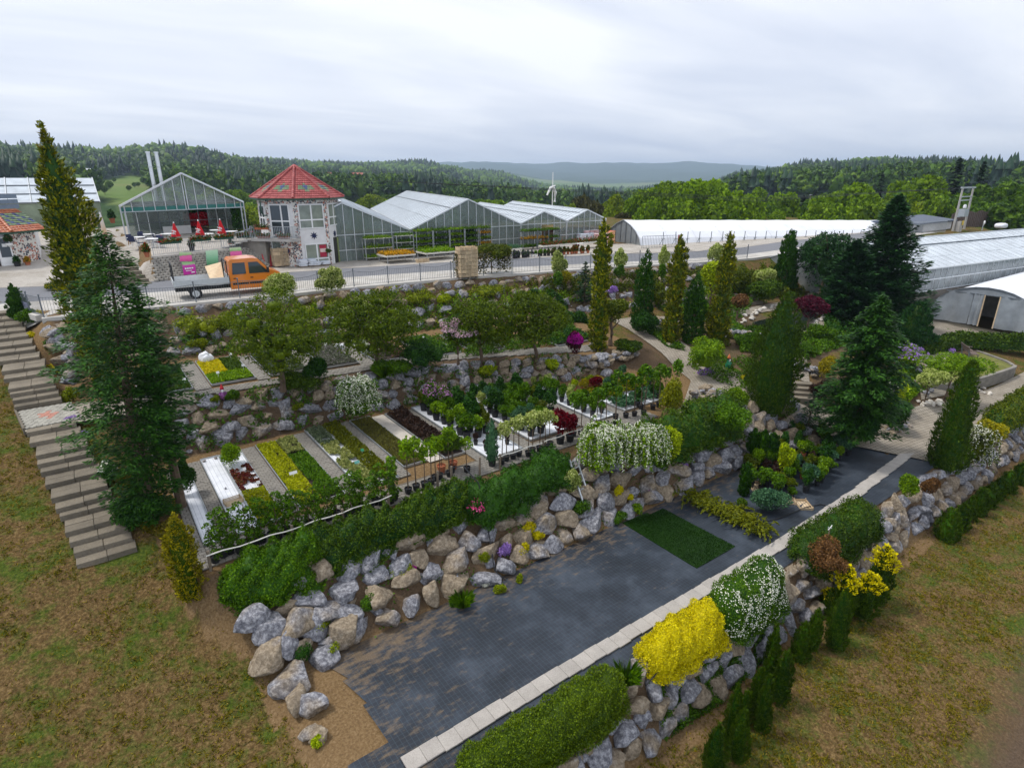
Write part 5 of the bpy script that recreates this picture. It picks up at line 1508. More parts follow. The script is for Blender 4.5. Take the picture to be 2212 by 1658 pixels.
display_table('low display table of mixed green pots before the dark racks',29.2,32.0,47.6,49.2,.55,lm_fresh,3)
display_table('display table of blue-green pots before the doorway',32.6,35.4,47.0,48.8,.55,lm_blue,4)
display_table('long table of red and yellow flower pots before the smaller glasshouse',37.4,45.5,46.2,47.0,.7,lm_gera,5,lh=.2)
for k,(x,y) in enumerate([(24.0,46.8),(24.6,46.8),(28.0,46.6)]):
 tag(inst('wooden_crate',crate_mesh(.55,.4,.32,m_wood),None,(x,y,.03),(0,0,.1*k)),['wooden crate under the orange flower table, left of a pair','wooden crate under the orange flower table, right of a pair','wooden crate under the green seedling table'][k],'crate')
 # a crowd of flower pots on the yard, each a pot with its plant
pot_me=MB().lathe((0,0,0),[(.09,0),(.125,.2),(.135,.2),(.135,.235),(.115,.235),(.11,.19)],10).mesh('pot',m_terra)
potb_me=MB().lathe((0,0,0),[(.11,0),(.14,.24),(.15,.24),(.15,.26),(.13,.26),(.125,.21)],10).mesh('pot',m_black)
potw_me=MB().lathe((0,0,0),[(.09,0),(.125,.2),(.135,.2),(.135,.235),(.115,.235),(.11,.19)],10).mesh('pot',m_whitep)
def small_plant(mat,seed,h=.35,w=.3,n=260,L=.11):
 r=np.random.default_rng(seed);d=rdir(n);d[:,2]=np.abs(d[:,2])
 Pn=d*np.array([w/2,w/2,h])*(.5+.5*r.random(n))[:,None]+np.array([0,0,.2])
 V,Q=leafset(Pn,d+rdir(n),rdir(n)+d,L,L*.6); return mesh_np('plant',V,Q,mat)
sp_meshes={k:small_plant(m,i) for i,(k,m) in enumerate({'red':lm_gera,'pink':lm_pinkg,'green':lm_green,'lilac':m_flow('lilac pansies',(.03,.07,.02),(.08,.12,.05),(.32,.16,.45)),'yellow':lm_og,'dark':lm_dark}.items())}
def pot(label,p,kind,pm,s=1.0,group=None,cat='potted plant'):
 t=thing('potted_plant',label,cat,p,random.random()*6,group)
 inst('pot',pm,t,(0,0,0),(0,0,0),s);inst('foliage',sp_meshes[kind],t,(0,0,0),(0,0,random.random()*6),s*random.uniform(.9,1.25))
 return t
for k in range(26):
 x=31.5+k*.36+random.uniform(-.1,.1);y=44.3-.12*(k*.36)+random.uniform(-.15,.3)
 kd=['lilac','lilac','green','pink','red','red'][min(5,k*6//26)]
 pot({'lilac':'small pot of lilac flowers in the yard pot row','green':'small pot of green leaves in the yard pot row','pink':'small pot of pink flowers in the yard pot row','red':'terracotta pot of red flowers in the yard pot row'}[kd],(x,y,.03),kd,pot_me if kd=='red' else (potw_me if k in (8,9) else potb_me),1.25,'pots standing in a row on the yard by the road')
for k in range(4):pot('terracotta pot with dark stemmed flowers by the green seedling table',(29.0+.45*k,46.3-.05*k,.03),'yellow',pot_me,1.3,'pots beside the seedling table')
# ---- the cafe glasshouse on its terrace
ZC=1.6
f0,f1=P(*z4(120,915),ZC),P(*z4(1560,800),ZC)
fd=(f1-f0);fd.z=0;SPAN=fd.length;fd.normalize();fa=Vector((.143,.99,0))
ZE1,ZA1=4.65,7.45
cf=thing('cafe_glasshouse','gabled cafe glasshouse with green blind under the gable','greenhouse',f0)
def cp(u,z,b=0.0): return f0+fd*u+fa*b+Vector((0,0,z-ZC))
rz1= lambda u:ZE1+(ZA1-ZE1)*(1-abs(u-SPAN/2)/(SPAN/2))
for u in (0,.35,SPAN-.35,SPAN):MB().bar(cp(u,ZC),cp(u,ZE1),.11).build('post',m_steel,cf)
LEN1=18
for a,b in ((cp(0,ZE1),cp(SPAN/2,ZA1)),(cp(SPAN,ZE1),cp(SPAN/2,ZA1))):
 st_=LEN1/18;q=[a-fa*.5,b-fa*.5,b+fa*(st_-.55),a+fa*(st_-.55)]
 if (b-a).cross(fa).z<0:q=q[::-1]
 me=MB().slab([p-f0 for p in q],.05).mesh('roof_pane',M('white roof sheet',(.72,.74,.78),.4,.06,2))
 for k in range(18):inst('roof_pane',me,cf,fa*(st_*k))
 MB().bar(a-fa*.52,b-fa*.52,.07,.16).build('gable_frame',m_alu,cf)
n=12
for k in range(n+1):
 u=SPAN*k/n
 if abs(u-SPAN/2)<.1:
  for s in (-.12,.12):MB().bar(cp(u+s,4.15),cp(u+s,rz1(u)-.1),.07).build('gable_bar',m_alu,cf)
 elif 0<k<n:MB().bar(cp(u,4.15),cp(u,rz1(u)-.05),.06).build('gable_bar',m_alu,cf)
for k in range(n):
 u0,u1=SPAN*k/n+.03,SPAN*(k+1)/n-.03
 MB().slab([cp(u0,4.5),cp(u1,4.5),cp(u1,rz1(u1)-.06),cp(u0,rz1(u0)-.06)],.012).build('pane',glassmat('gable glass',(.45,.5,.5),.3) if k==0 else bpy.data.materials['gable glass'],cf)
 MB().slab([cp(u0,4.05,.04),cp(u1,4.05,.04),cp(u1,4.55,.04),cp(u0,4.55,.04)],.02).build('blind',m_gshade,cf)
MB().bar(cp(0,4.12),cp(SPAN,4.12),.08).build('beam',m_steel,cf)
# recessed glass wall with dark frames, red flowers behind it
D1=3.2
for k in range(13):
 u=SPAN*k/12;MB().bar(cp(u,ZC,D1),cp(u,4.4,D1),.06).build('mullion',m_dsteel if 3<=k<=8 else m_alu,cf)
for z in (2.9,4.1):MB().bar(cp(0,z,D1),cp(SPAN,z,D1),.06).build('cross_bar',m_dsteel,cf)
for k in range(12):
 if k in (6,7): continue
 MB().slab([cp(SPAN*k/12+.03,ZC+.05,D1),cp(SPAN*(k+1)/12-.03,ZC+.05,D1),cp(SPAN*(k+1)/12-.03,4.35,D1),cp(SPAN*k/12+.03,4.35,D1)],.012).build('pane',m_glass,cf)
MB().slab([cp(SPAN*.27,ZC,D1-.1),cp(SPAN*.5,ZC,D1-.1),cp(SPAN*.5,2.45,D1-.1),cp(SPAN*.27,2.45,D1-.1)],.08).build('counter_front',m_plaster,cf)
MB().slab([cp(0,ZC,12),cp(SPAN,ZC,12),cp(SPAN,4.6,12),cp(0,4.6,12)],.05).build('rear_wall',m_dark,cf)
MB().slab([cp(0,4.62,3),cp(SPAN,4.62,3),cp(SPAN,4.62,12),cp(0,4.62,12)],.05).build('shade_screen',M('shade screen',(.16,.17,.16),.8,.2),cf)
def cloud_plants(name,label,pts_fn,n,L,mat,cat,parent=None):
 Pn=pts_fn(n);V,Q=leafset(Pn,rdir(n),rdir(n),L,L*.7)
 return tag(link(bpy.data.objects.new(name,mesh_np(name,V,Q,mat))),label,cat,kind='stuff')
def slabpts(u0,u1,z0,z1,b0,b1):
 def f(n):
  o=np.array(f0); return o+np.outer(rng.uniform(u0,u1,n),np.array(fd))+np.outer(rng.uniform(b0,b1,n),np.array(fa))+np.outer(rng.uniform(z0,z1,n)-ZC,[0,0,1])
 return f
cloud_plants('red_geraniums','bank of red flowers inside the cafe doorway',slabpts(SPAN*.45,SPAN*.75,2.3,3.6,3.4,5),3200,.22,lm_redfl,'flowers')
cloud_plants('pink_geraniums','pink flowers inside the cafe behind the glass',slabpts(SPAN*.3,SPAN*.95,2.5,3.3,5,8),1500,.2,lm_pinkg,'flowers')
cloud_plants('hanging_plants','dark hanging plants under the cafe roof',slabpts(SPAN*.3,SPAN*.95,3.6,4.5,3.6,7),1400,.3,lm_dark,'plants')
cloud_plants('climbing_plant','dark climbing plant at the cafe end post',slabpts(SPAN*.88,SPAN*.99,1.9,4.4,.6,2.2),1100,.22,lm_dark,'plant')
# tables and chairs
m_navych=M('navy chair shell',(.02,.03,.08),.5,.15,5)
def cafe_table(label,p):
 t=thing('cafe_table',label,'table',p)
 MB().lathe((0,0,.70),[(.52,0),(.55,.015),(.55,.04),(.5,.045)],16).build('table_top',m_whitep,None).parent=t
 MB().tube([(0,0,.03),(0,0,.7)],.03,8).build('pillar',m_steel,None).parent=t
 mb=MB()
 for a in range(3):mb.bar((0,0,.03),(math.cos(a*2.1)*.36,math.sin(a*2.1)*.36,.015),.05,.03)
 mb.build('foot',m_steel,None).parent=t
 return t
def cafe_chair(p,rz,label):
 t=thing('cafe_chair',label,'chair',p,rz,'chairs on the cafe terrace')
 def ob(mb,nm,m):o=mb.build(nm,m,None);o.parent=t
 ob(MB().box(-.24,-.24,.43,.24,.22,.47),'seat',m_navych)
 ob(MB().slab([(-.25,.22,.47),(.25,.22,.47),(.23,.3,.92),(-.23,.3,.92)],.03),'backrest',m_navych)
 for sx in (-1,1):
  for sy in (-1,1):ob(MB().bar((sx*.22,sy*.2,.43),(sx*.26,sy*.26,0),.03),'leg',m_whitep)
  ob(MB().tube([(sx*.25,-.2,.64),(sx*.27,.1,.66),(sx*.24,.26,.64)],.02,6),'armrest',m_whitep)
tl=[(250,870,'first'),(420,890,'second'),(370,835,'rear'),(600,830,'fourth'),(1080,830,'middle'),(1180,785,'rear far'),(1370,800,'end')]
for k,(x,y,w) in enumerate(tl):
 p=P(*z4(x,y),ZC+.72);p.z=ZC+.02
 cafe_table(['round white cafe table nearest the terrace steps','round white cafe table behind the first flower box','round white cafe table at the rear by the post','round white cafe table before the pale counter','round white cafe table behind the middle parasol','round white cafe table at the rear, far half','round white cafe table at the far end of the terrace'][k],p)
 for a in range(2 if k>2 else 3):
  th=2.1*a+k;cafe_chair((p.x+math.cos(th)*.85,p.y+math.sin(th)*.85,p.z),th-math.pi/2,'navy cafe chair with white frame on the terrace')
  # terrace edge: block wall of open planting blocks
a0,a1=Vector((4.15,48.9,.05)),Vector((12.7,51.4,.05));t0,t1=Vector((4.35,50.5,1.55)),Vector((12.4,53.2,1.55))
bw=thing('block_wall','retaining wall of staggered open concrete blocks under the cafe terrace','wall',a0)
blk=MB().lathe((0,0,0),[(.14,0),(.16,.02),(.16,.15),(.13,.16)],8).mesh('block',M('planting block',(.36,.34,.30),.9,.2,4,.3,objvar=.15))
NR=10;NB=27
for r_ in range(NR):
 for k in range(NB):
  u=(k+(.5 if r_%2 else 0))/NB
  if u>1: continue
  p=a0.lerp(a1,u).lerp(t0.lerp(t1,u),r_/NR);inst('block',blk,bw,p-Vector(bw['off']),(0,0,.3),(1,1,1))
mb=MB();nrm=Vector((-.28,.95,0));mb.add([a0+nrm*.12,a1+nrm*.12,t1+nrm*.12,t0+nrm*.12],[(0,1,2,3)]);mb.build('backfill',m_soil,bw)
MB().bar(t0+Vector((0,.15,.0)),t1+Vector((0,.15,.0)),.5,.14).build('coping',m_conc,bw)
fr=thing('terrace_railing','grey bar railing along the cafe terrace edge','railing',t0)
rails(fr,t0+Vector((.1,.2,.07)),t1+Vector((-.2,.2,.07)),.95,56,w=.018)
fe=(t1-t0);fe.z=0;fl=fe.length;fe.normalize()
for k,(u,lb) in enumerate([(.17,'flower trough on the terrace railing left of the first parasol'),(.44,'flower trough on the terrace railing between the first and second parasol'),(.66,'flower trough on the terrace railing between second and third parasol'),(.88,'pink flower trough on the terrace railing at the far end')]):
 p=t0.lerp(t1,u)+Vector((0,.1,.85));flower_box(lb,p,1.5,math.atan2(fe.y,fe.x),lm_gera if k<3 else lm_pinkg,.22,box=m_dgreen)
 # closed red parasols
m_redp=M('red parasol cloth',(.62,.012,.02),.6,.12,5)
for k,(x,yb,yt) in enumerate([(740,1040,695),(1030,1035,668),(1285,1010,655)]):
 p=P(*z4(x,yb),ZC);zt=top_z(p,z4(x,yt)[1])
 t=thing('parasol',['closed red parasol nearest the terrace steps','closed red parasol in the middle of the terrace railing','closed red parasol nearest the tower house'][k],'parasol',p)
 MB().tube([p,(p.x,p.y,zt-.05)],.025,8).build('pole',m_alu,t)
 mb=MB();nk=16;hh=(zt-p.z)*.47;b=zt-hh
 prof=[(.29,0),(.25,.12*hh),(.19,.35*hh),(.115,.62*hh),(.045,.95*hh),(.0,hh)]
 for i,(r_,z) in enumerate(prof):
  for j in range(nk):mb.v.append((p.x+r_*(1+.22*(-1)**j)*math.cos(2*math.pi*j/nk),p.y+r_*(1+.22*(-1)**j)*math.sin(2*math.pi*j/nk),b+z))
 for i in range(len(prof)-1):
  for j in range(nk):mb.f.append([i*nk+j,i*nk+(j+1)%nk,(i+1)*nk+(j+1)%nk,(i+1)*nk+j]);mb.m.append(0)
 cl=mb.build('cloth',m_redp,t);cl['off']=[0,0,0]
 MB().lathe((p.x,p.y,zt-.04),[(.05,0),(.04,.08),(.0,.12)],8).build('finial',m_whitep,t)
 sw=MB();vd=Vector((-p.x,-p.y,0)).normalized();sd2=Vector((-vd.y,vd.x,0))
 for s_,o_ in ((0,0),(.12,.0)):  # the looping white script
  q=[p+vd*(.36-.28*((z_-b)/hh))+sd2*(-.16+s_+.1*math.cos(i*.7+1))+Vector((0,0,z_-p.z)) for i,z_ in enumerate(np.linspace(b+hh*.18,b+hh*.5,14))]
  sw.tube(q,.022,4)
 sw.build('script',m_whitep,cl)
pot('terracotta pot of red flowers at the head of the terrace steps',(t0.x-.35,t0.y-.1,1.62),'red',pot_me,1.5)
pot('round flower planter behind the terrace railing, left',tuple(t0.lerp(t1,.36)+Vector((0,1.0,.07))),'pink',potb_me,1.5)
pot('round flower planter behind the terrace railing, right',tuple(t0.lerp(t1,.74)+Vector((0,1.0,.07))),'pink',pot_me,1.5)
# stone steps and the flower bed beside the block wall
ss=thing('stone_steps','worn stone steps up to the cafe terrace','steps',(2.6,48.6,0))
for k in range(7):
 mb=MB();y=48.3+k*.55;x=3.7-k*.12;mb.cbox((x-1.0,y,.1+.22*k-.2),2.1,.75,.4,.18);mb.build('step',m_step,ss)
bed_plants('yellow_flowers','yellow flowers in the bed beside the stone steps',-2.2,1.2,48.6,50.4,.05,m_flow('yellow bedding',(.025,.06,.012),(.06,.11,.02),(.85,.62,.02)),.3,.16,.1,2600,seed=60,clump=.3)
# printed banners standing before the block wall
def banner_mat(name,bands,sc=6):
 m,nt,out=newmat(name);g=nd(nt,'TexCoord');s=nd(nt,'SeparateXYZ');nt.links.new(g.outputs['Generated'],s.inputs[0])
 n1=noise_fac(nt,sc,4,.6);v=math_n(nt,'ADD',s.outputs['Z'],math_n(nt,'MULTIPLY',math_n(nt,'SUBTRACT',n1,.5),.35))
 c=ramp(nt,v,bands);b=nd(nt,'BsdfPrincipled');b.inputs['Roughness'].default_value=.45;nt.links.new(c,b.inputs['Base Color']);nt.links.new(b.outputs[0],out.inputs[0]); return m
mb_pk=banner_mat('pink flower print',[(.1,(.62,.05,.25)),(.45,(.78,.12,.36)),(.6,(.66,.10,.3)),(.68,(.25,.45,.15)),(.9,(.5,.6,.35))])
mb_gr=banner_mat('green grass print',[(.1,(.06,.25,.10)),(.5,(.22,.5,.28)),(.9,(.45,.68,.45))],10)
mb_mg=banner_mat('magenta print',[(.1,(.50,.0,.28)),(.55,(.58,.02,.36)),(.72,(.62,.05,.40)),(.8,(.35,.55,.25)),(.95,(.3,.5,.2))],2)
mb_lm=banner_mat('lime print',[(.1,(.35,.5,.02)),(.9,(.5,.62,.05))],3)
def banner(label,q4,mat,base,name='banner',marks=None):
 """a printed sheet on a frame, leaning against the wall"""
 ctr=[z4(*q) for q in q4];yb=base
 pts=[]
 for i,c in enumerate(ctr):pts.append(atY(*c,yb+(0 if i<2 else .18)))
 t=thing(name,label,'banner',(pts[0]+pts[1])/2)
 MB().slab(pts,.02).build('print',mat,t)
 for i in (0,1):
  g=Vector((pts[i].x,pts[i].y+.06,gz(pts[i].x,pts[i].y)));MB().bar(g,pts[3-i]+Vector((0,.05,0)),.025).build('stake',m_dsteel,t)
 if marks:
  c=pts[0].lerp(pts[2],.5);u=(pts[1]-pts[0]);w=(pts[3]-pts[0]);mk=MB()
  for (a,b,l,h) in marks:
   o=pts[0]+u*a+w*b+Vector((0,-.03,0));mk.add([o,o+u*l,o+u*l+w*h,o+w*h],[(0,1,2,3)])
  mk.build('lettering',m_whitep,t)
 return t
banner('pink flower banner over the magenta banner, left of the wall',[(755,1155),(900,1155),(890,1045),(745,1045)],mb_pk,49.6)
banner('magenta banner with white lettering below the pink one',[(800,1320),(950,1305),(930,1160),(775,1165)],mb_mg,49.0,marks=[(.15,.42,.14,.12),(.33,.42,.12,.12),(.48,.44,.16,.1),(.68,.44,.14,.1),(.2,.28,.5,.05),(.62,.12,.28,.08)])
banner('tall green grass print banner in the middle of the wall',[(1075,1200),(1215,1200),(1205,1015),(1060,1030)],mb_gr,50.0)
banner('lime banner below the green one, behind the truck',[(1115,1295),(1235,1290),(1225,1200),(1105,1205)],mb_lm,49.6)
banner('pink flower banner at the far end of the wall',[(1360,1105),(1500,1100),(1480,985),(1345,995)],mb_pk,51.2)
bp=[P(*z5(225,1190),.3),P(*z5(325,1300),.0)]
p=P(*z5(290,1310),.02);t=thing('board','leaning red board at the tower wall beside crates','board',p);MB().slab([p+Vector((-.35,0,0)),p+Vector((.35,.1,0)),p+Vector((.25,.3,1.1)),p+Vector((-.45,.2,1.1))],.03).build('panel',M('red board',(.5,.05,.06),.5,.25,3),t)
t=thing('picture_board','leaning board with brown picture beside the truck cab','board',(10.2,46.5,0));MB().slab([(9.6,46.2,.3),(10.7,46.5,.3),(10.7,46.7,1.35),(9.6,46.4,1.35)],.04).build('panel',M('brown picture',(.22,.17,.15),.6,.5,2.2),t)

# ---- stacks of crates and bags
def crate_stack(label,x,y,z,nx,ny,nz,rz,cw=.5,cd=.4,ch=.26,wrap=False):
 t=thing('crate_stack',label,'crates',(x,y,z),rz);me=crate_mesh(cw,cd,ch,m_wood)
 for k in range(nz):
  for i in range(nx):
   for j in range(ny):inst('crate',me,t,((i-(nx-1)/2)*(cw+.01)+random.uniform(-.015,.015),(j-(ny-1)/2)*(cd+.01),.14+k*(ch+.03)),(0,0,random.uniform(-.02,.02)))
 mb=MB()
 for k in range(5):mb.box(-nx*cw/2,-ny*cd/2+k*ny*cd/5,.1,nx*cw/2,-ny*cd/2+(k+.7)*ny*cd/5,.125)
 for s in (-1,0,1):mb.box(s*(nx*cw/2-.06)-.05,-ny*cd/2,0,s*(nx*cw/2-.06)+.05,ny*cd/2,.1)
 o=mb.build('pallet',m_oldwood,None);o.parent=t
 return t
q=P(*z6(1760,1310),.05);crate_stack('tall stack of pale slatted crates at the gap in the road fence',q.x,q.y+.5,.05,3,2,8,-.1,.47,.4,.24)
q=P(*z5(480,1310),.02);crate_stack('stack of pale wooden crates before the heart mosaic',q.x,q.y+.4,.02,3,2,5,.05)
q=G(*z3(1100,825));crate_stack('pallet of crates beside the green shed, right one',q.x,q.y+.5,q.z,4,2,5,.1,.55,.45,.3)
q=G(*z3(940,810));crate_stack('pallet of crates under white wrap beside the green shed',q.x,q.y+.9,q.z,3,2,7,.1,.55,.45,.3)
def bag_mesh(seed,w,d,h,mat):
 r=np.random.default_rng(seed);V,Q=QS;V=np.sign(V)*np.abs(V)**.5*np.array([w/2,d/2,h/2])+r.normal(0,.012,V.shape); return mesh_np('bag',V,Q,mat,smooth=True)
def print_mat(name,a,b): return M(name,a,.4,.5,3.5,.2,6) if b is None else None
m_bagr=banner_mat('red and white bag print',[(.2,(.65,.10,.10)),(.4,(.75,.65,.62)),(.6,(.62,.08,.10)),(.8,(.74,.68,.66))],4)
m_bagw=banner_mat('white bag print',[(.2,(.62,.66,.72)),(.5,(.76,.78,.82)),(.8,(.50,.55,.62))],5)
m_bago=banner_mat('orange bag print',[(.2,(.72,.30,.05)),(.5,(.72,.60,.40)),(.8,(.65,.15,.05))],4)
def bag_stack(label,x,y,z,nx,nz,mat,rz=0.0,w=.75,d=.5,h=.16,ny=2):
 t=thing('bag_stack',label,'bags',(x,y,z),rz);ms=[bag_mesh(i,w,d,h,mat) for i in range(3)]
 for k in range(nz):
  for i in range(nx):
   for j in range(ny):inst('bag',ms[random.randrange(3)],t,((i-(nx-1)/2)*w*.98+random.uniform(-.04,.04),(j-(ny-1)/2)*d,.2+k*h*.82),(0,random.uniform(-.04,.04),random.uniform(-.08,.08)))
 mb=MB();mb.box(-nx*w/2,-ny*d/2,0,nx*w/2,ny*d/2,.12);o=mb.build('pallet',m_oldwood,None);o.parent=t
 return t
q=P(*z5(790,1310),.02);bag_stack('pallet of grey white bags before the tower window',q.x,q.y+.4,.02,2,4,m_bagw)
q=P(*z5(930,1300),.02);bag_stack('low pallet of white bags at the tower corner',q.x+.2,q.y+.4,.02,2,2,m_bagw)
q=P(*z7(1130,695),.02);bag_stack('stack of red and white bags beside the bright potted tree',q.x,q.y,.02,2,5,m_bagr)
q=P(*z7(1400,720),.02);bag_stack('white wrapped bag pallet in the middle of the bag store',q.x,q.y,.02,3,7,m_bagw)
q=P(*z7(1530,715),.02);bag_stack('tall stack of red bags behind the golden column',q.x,q.y+1.2,.02,3,9,m_bagr)
q=P(*z7(1590,740),.02);bag_stack('stack of pink red bags beside the golden column',q.x,q.y,.02,2,8,m_bagr)
q=P(*z7(1750,740),.02);bag_stack('tall stack of orange bags beside the white tunnel',q.x,q.y+.6,.02,1,10,m_bago)
q=P(*z7(610,690),.02);bag_stack('stack of red printed bags under white cover by the racks',q.x,q.y,.02,1,7,m_bagr)
ks_=thing('flat_trolley','small white plant trolley standing on the yard','trolley',P(*z7(1350,830),.02))
pp=ks_.location;MB().box(pp.x-.45,pp.y-.3,.2,pp.x+.45,pp.y+.3,.28).build('deck',m_whitep,ks_)
MB().box(pp.x-.45,pp.y+.25,.75,pp.x+.45,pp.y+.5,.8).build('upper_tray',m_whitep,ks_)
for sx in (-.4,.4):MB().tube([(pp.x+sx,pp.y+.28,.25),(pp.x+sx,pp.y+.33,.78)],.02,6).build('upright',m_steel,ks_);MB().lathe((pp.x+sx,pp.y-.2,.02),[(.08,0),(.08,.16)],10).build('wheel',m_black,ks_)

# ---- the orange flatbed truck (built facing +x, then turned along the road)
m_or=M('orange lacquer',(.72,.21,.012),.3,.07,2,spec=.5)
m_or.node_tree.nodes['Principled BSDF'].inputs['Coat Weight'].default_value=.6
m_tyre=M('tyre',(.022,.022,.024),.8,.2,8)
tk=thing('flatbed_truck','orange double-cab flatbed truck parked on the road','truck',(0,0,0))
def tp(nm,mb,mat,par=tk,smooth=False):o=mb.build(nm,mat,None,smooth);o.parent=par; return o
# side profile of the cab extruded over its width: x forward, z up
prof=[(-.05,.42),(-.05,1.55),(0,2.12),(.12,2.24),(1.35,2.27),(1.72,2.20),(2.36,1.47),(2.92,1.27),(3.10,1.05),(3.14,.55),(3.05,.40)]
W=.98
def extr(prof,w,inset=.06):
 mb=MB();n=len(prof);vs=[]
 for y,k in ((-w,1),(w,1)):
  for x,z in prof:
   s=inset*max(0,(z-1.2));vs.append((x,y-math.copysign(s,y),z))
 mb.add(vs,[list(range(n)),[n+i for i in range(n)][::-1]]+[(i,n+i,n+(i+1)%n,(i+1)%n) for i in range(n)]); return mb
body=tp('cab',extr(prof,W),m_or)
def sidep(pts,y,nm,mat,par,th=.012):
 for s in (-1,1):
  q=[(x,s*(y-.06*max(0,z-1.2)),z) for x,z in pts]
  if s<0:q=q[::-1]
  tp(nm,MB().slab(q[::-1],th),mat,par)
for s in (-1,1):
 for nm,win,dr in (('rear_door',[(.12,1.32),(.92,1.32),(.92,2.02),(.2,2.02)],[(.05,.5),(1.02,.5),(1.02,2.12),(.12,2.12)]),('front_door',[(1.1,1.32),(2.28,1.32),(1.66,2.02),(1.12,2.02)],[(1.04,.5),(2.3,.5),(2.34,1.36),(1.66,2.12),(1.06,2.12)])):
  yy= lambda z,o:s*(W+o-.06*max(0,z-1.2))
  d_=tp(nm,MB().slab([(x,yy(z,.012),z) for x,z in (dr if s<0 else dr[::-1])],.01),m_or)
  tp('window',MB().slab([(x,yy(z,.02),z) for x,z in (win if s<0 else win[::-1])],.01),m_glassd,d_)
  hx_=dr[0][0]+.1;tp('handle',MB().box(hx_,s*(W+.01)-.02,1.05,hx_+.16,s*(W+.01)+.02,1.1),m_black,d_)
  tp('side_trim',MB().box(dr[0][0]+.02,s*(W+.015)-.012,.68,dr[1][0]-.02,s*(W+.015)+.012,.8),m_black,d_)
 tp('mirror',MB().cbox((2.2,s*(W+.16),1.5),.12,.2,.34),m_black,body)
 tp('headlight',MB().cbox((3.02,s*.7,.98),.2,.42,.26),M('lamp glass',(.6,.62,.64),.1) if s<0 else bpy.data.materials['lamp glass'],body)
tp('windscreen',MB().slab([(2.33,-.84,1.5),(2.33,.84,1.5),(1.76,.8,2.18),(1.76,-.8,2.18)],-.02),m_glassd,body)
tp('bumper',MB().box(2.98,-.95,.38,3.2,.95,.62),m_black,body)
tp('grille',MB().box(3.06,-.5,.75,3.16,.5,1.0),m_black,body)
bedo=tp('flatbed',MB().box(-3.15,-1.0,.78,-.12,1.0,.86),M('flatbed deck',(.50,.51,.50),.6,.2,3))
for y in (-1.0,1.0):tp('side_board',MB().box(-3.15,y-.02,.86,-.12,y+.02,1.2),m_alu,bedo)
tp('tail_board',MB().box(-3.17,-1.0,.86,-3.13,1.0,1.2),m_alu,bedo);tp('head_board',MB().box(-.14,-1.0,.86,-.10,1.0,1.3),m_alu,bedo)
for x in (-3.1,-.15):
 for y in (-.95,.95):tp('rack_post',MB().box(x-.03,y-.03,.86,x+.03,y+.03,2.15),m_black,bedo)
 tp('rack_bar',MB().box(x-.025,-.95,2.1,x+.025,.95,2.16),m_black,bedo)
tp('chassis',MB().box(-3.1,-.42,.45,2.6,.42,.72),m_black)
tp('load_board',MB().slab([(-1.1,-.7,.95),(-.35,-.7,.95),(-.25,.6,1.95),(-1.2,.6,1.75)],.03),m_wood,bedo)
for x in (2.35,-2.05):
 for y in (-.86,.86):
  w_=tp('wheel',MB(),m_tyre);w_['off']=[0,0,0]
  ty=MB();ty.tube([(x,y-.11,.345),(x,y-.09,.345),(x,y+.09,.345),(x,y+.11,.345)],[.31,.345,.345,.31],20);tp('tyre',ty,m_tyre,w_)
  rm=MB();rm.tube([(x,y-.12,.345),(x,y+.12,.345)],.2,14);tp('rim',rm,m_alu,w_)
for x0_,x1_ in ((1.9,2.8),):
 for s in (-1,1):tp('wheel_arch',MB().tube([(2.35+.43*math.cos(a),s*.985,.345+.43*math.sin(a)) for a in np.linspace(.1,3.04,9)],.04,5),m_black)
pA,pB=P(*z4(790,1590),.0),P(585,641,.0)
tk.rotation_euler[2]=R_(-4);tk.location=(7.45,40.9,.02)
# ---- the shop at the left edge, the shed and the chimneys behind
sh=thing('shop_house','low shop house with orange tiled roof and blue tile emblem','house',(-8,57.5,.8))
ZS=.75;YS=57.5
MB().prism([(-20,YS),(-3.9,YS),(-2.4,YS+1.5),(-2.4,YS+7),(-20,YS+7)],ZS-.3,3.25).build('wall',m_plaster,sh)
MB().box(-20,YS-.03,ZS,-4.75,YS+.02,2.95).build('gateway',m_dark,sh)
w=MB();
for a,b,c,d in ((-4.7,-4.58,ZS,3.0),(-3.98,-3.9,ZS,3.0),(-4.58,-3.98,ZS,ZS+.75),(-4.58,-3.98,2.85,3.0)):w.box(a,YS-.08,c,b,YS-.01,d)
dd=w.build('door',m_whitep,sh);dd['off']=[0,0,0];MB().box(-4.58,YS-.06,ZS+.75,-3.98,YS-.02,2.85).build('pane',m_glassd,dd);MB().box(-4.4,YS-.07,ZS+1.5,-4.12,YS-.062,ZS+1.72).build('notice',m_whitep,dd)
MB().slab([(-3.88,YS-.01,ZS),(-2.42,YS+1.45,ZS),(-2.42,YS+1.45,3.2),(-3.88,YS-.01,3.2)],.03).build('mosaic_panel',m_mosaic,sh)
rf=MB().box(-20,YS-.6,3.2,-3.9,YS-.5,3.3).build('roof',m_dgreen,sh);rf['off']=[0,0,0]
e0,e1,e2=Vector((-20,YS-.6,3.28)),Vector((-3.6,YS-.6,3.28)),Vector((-1.6,YS+1.4,3.28))
r0,r1,r2=Vector((-20,YS+2.4,4.75)),Vector((-4.6,YS+2.4,4.75)),Vector((-3.2,YS+3.4,4.75))
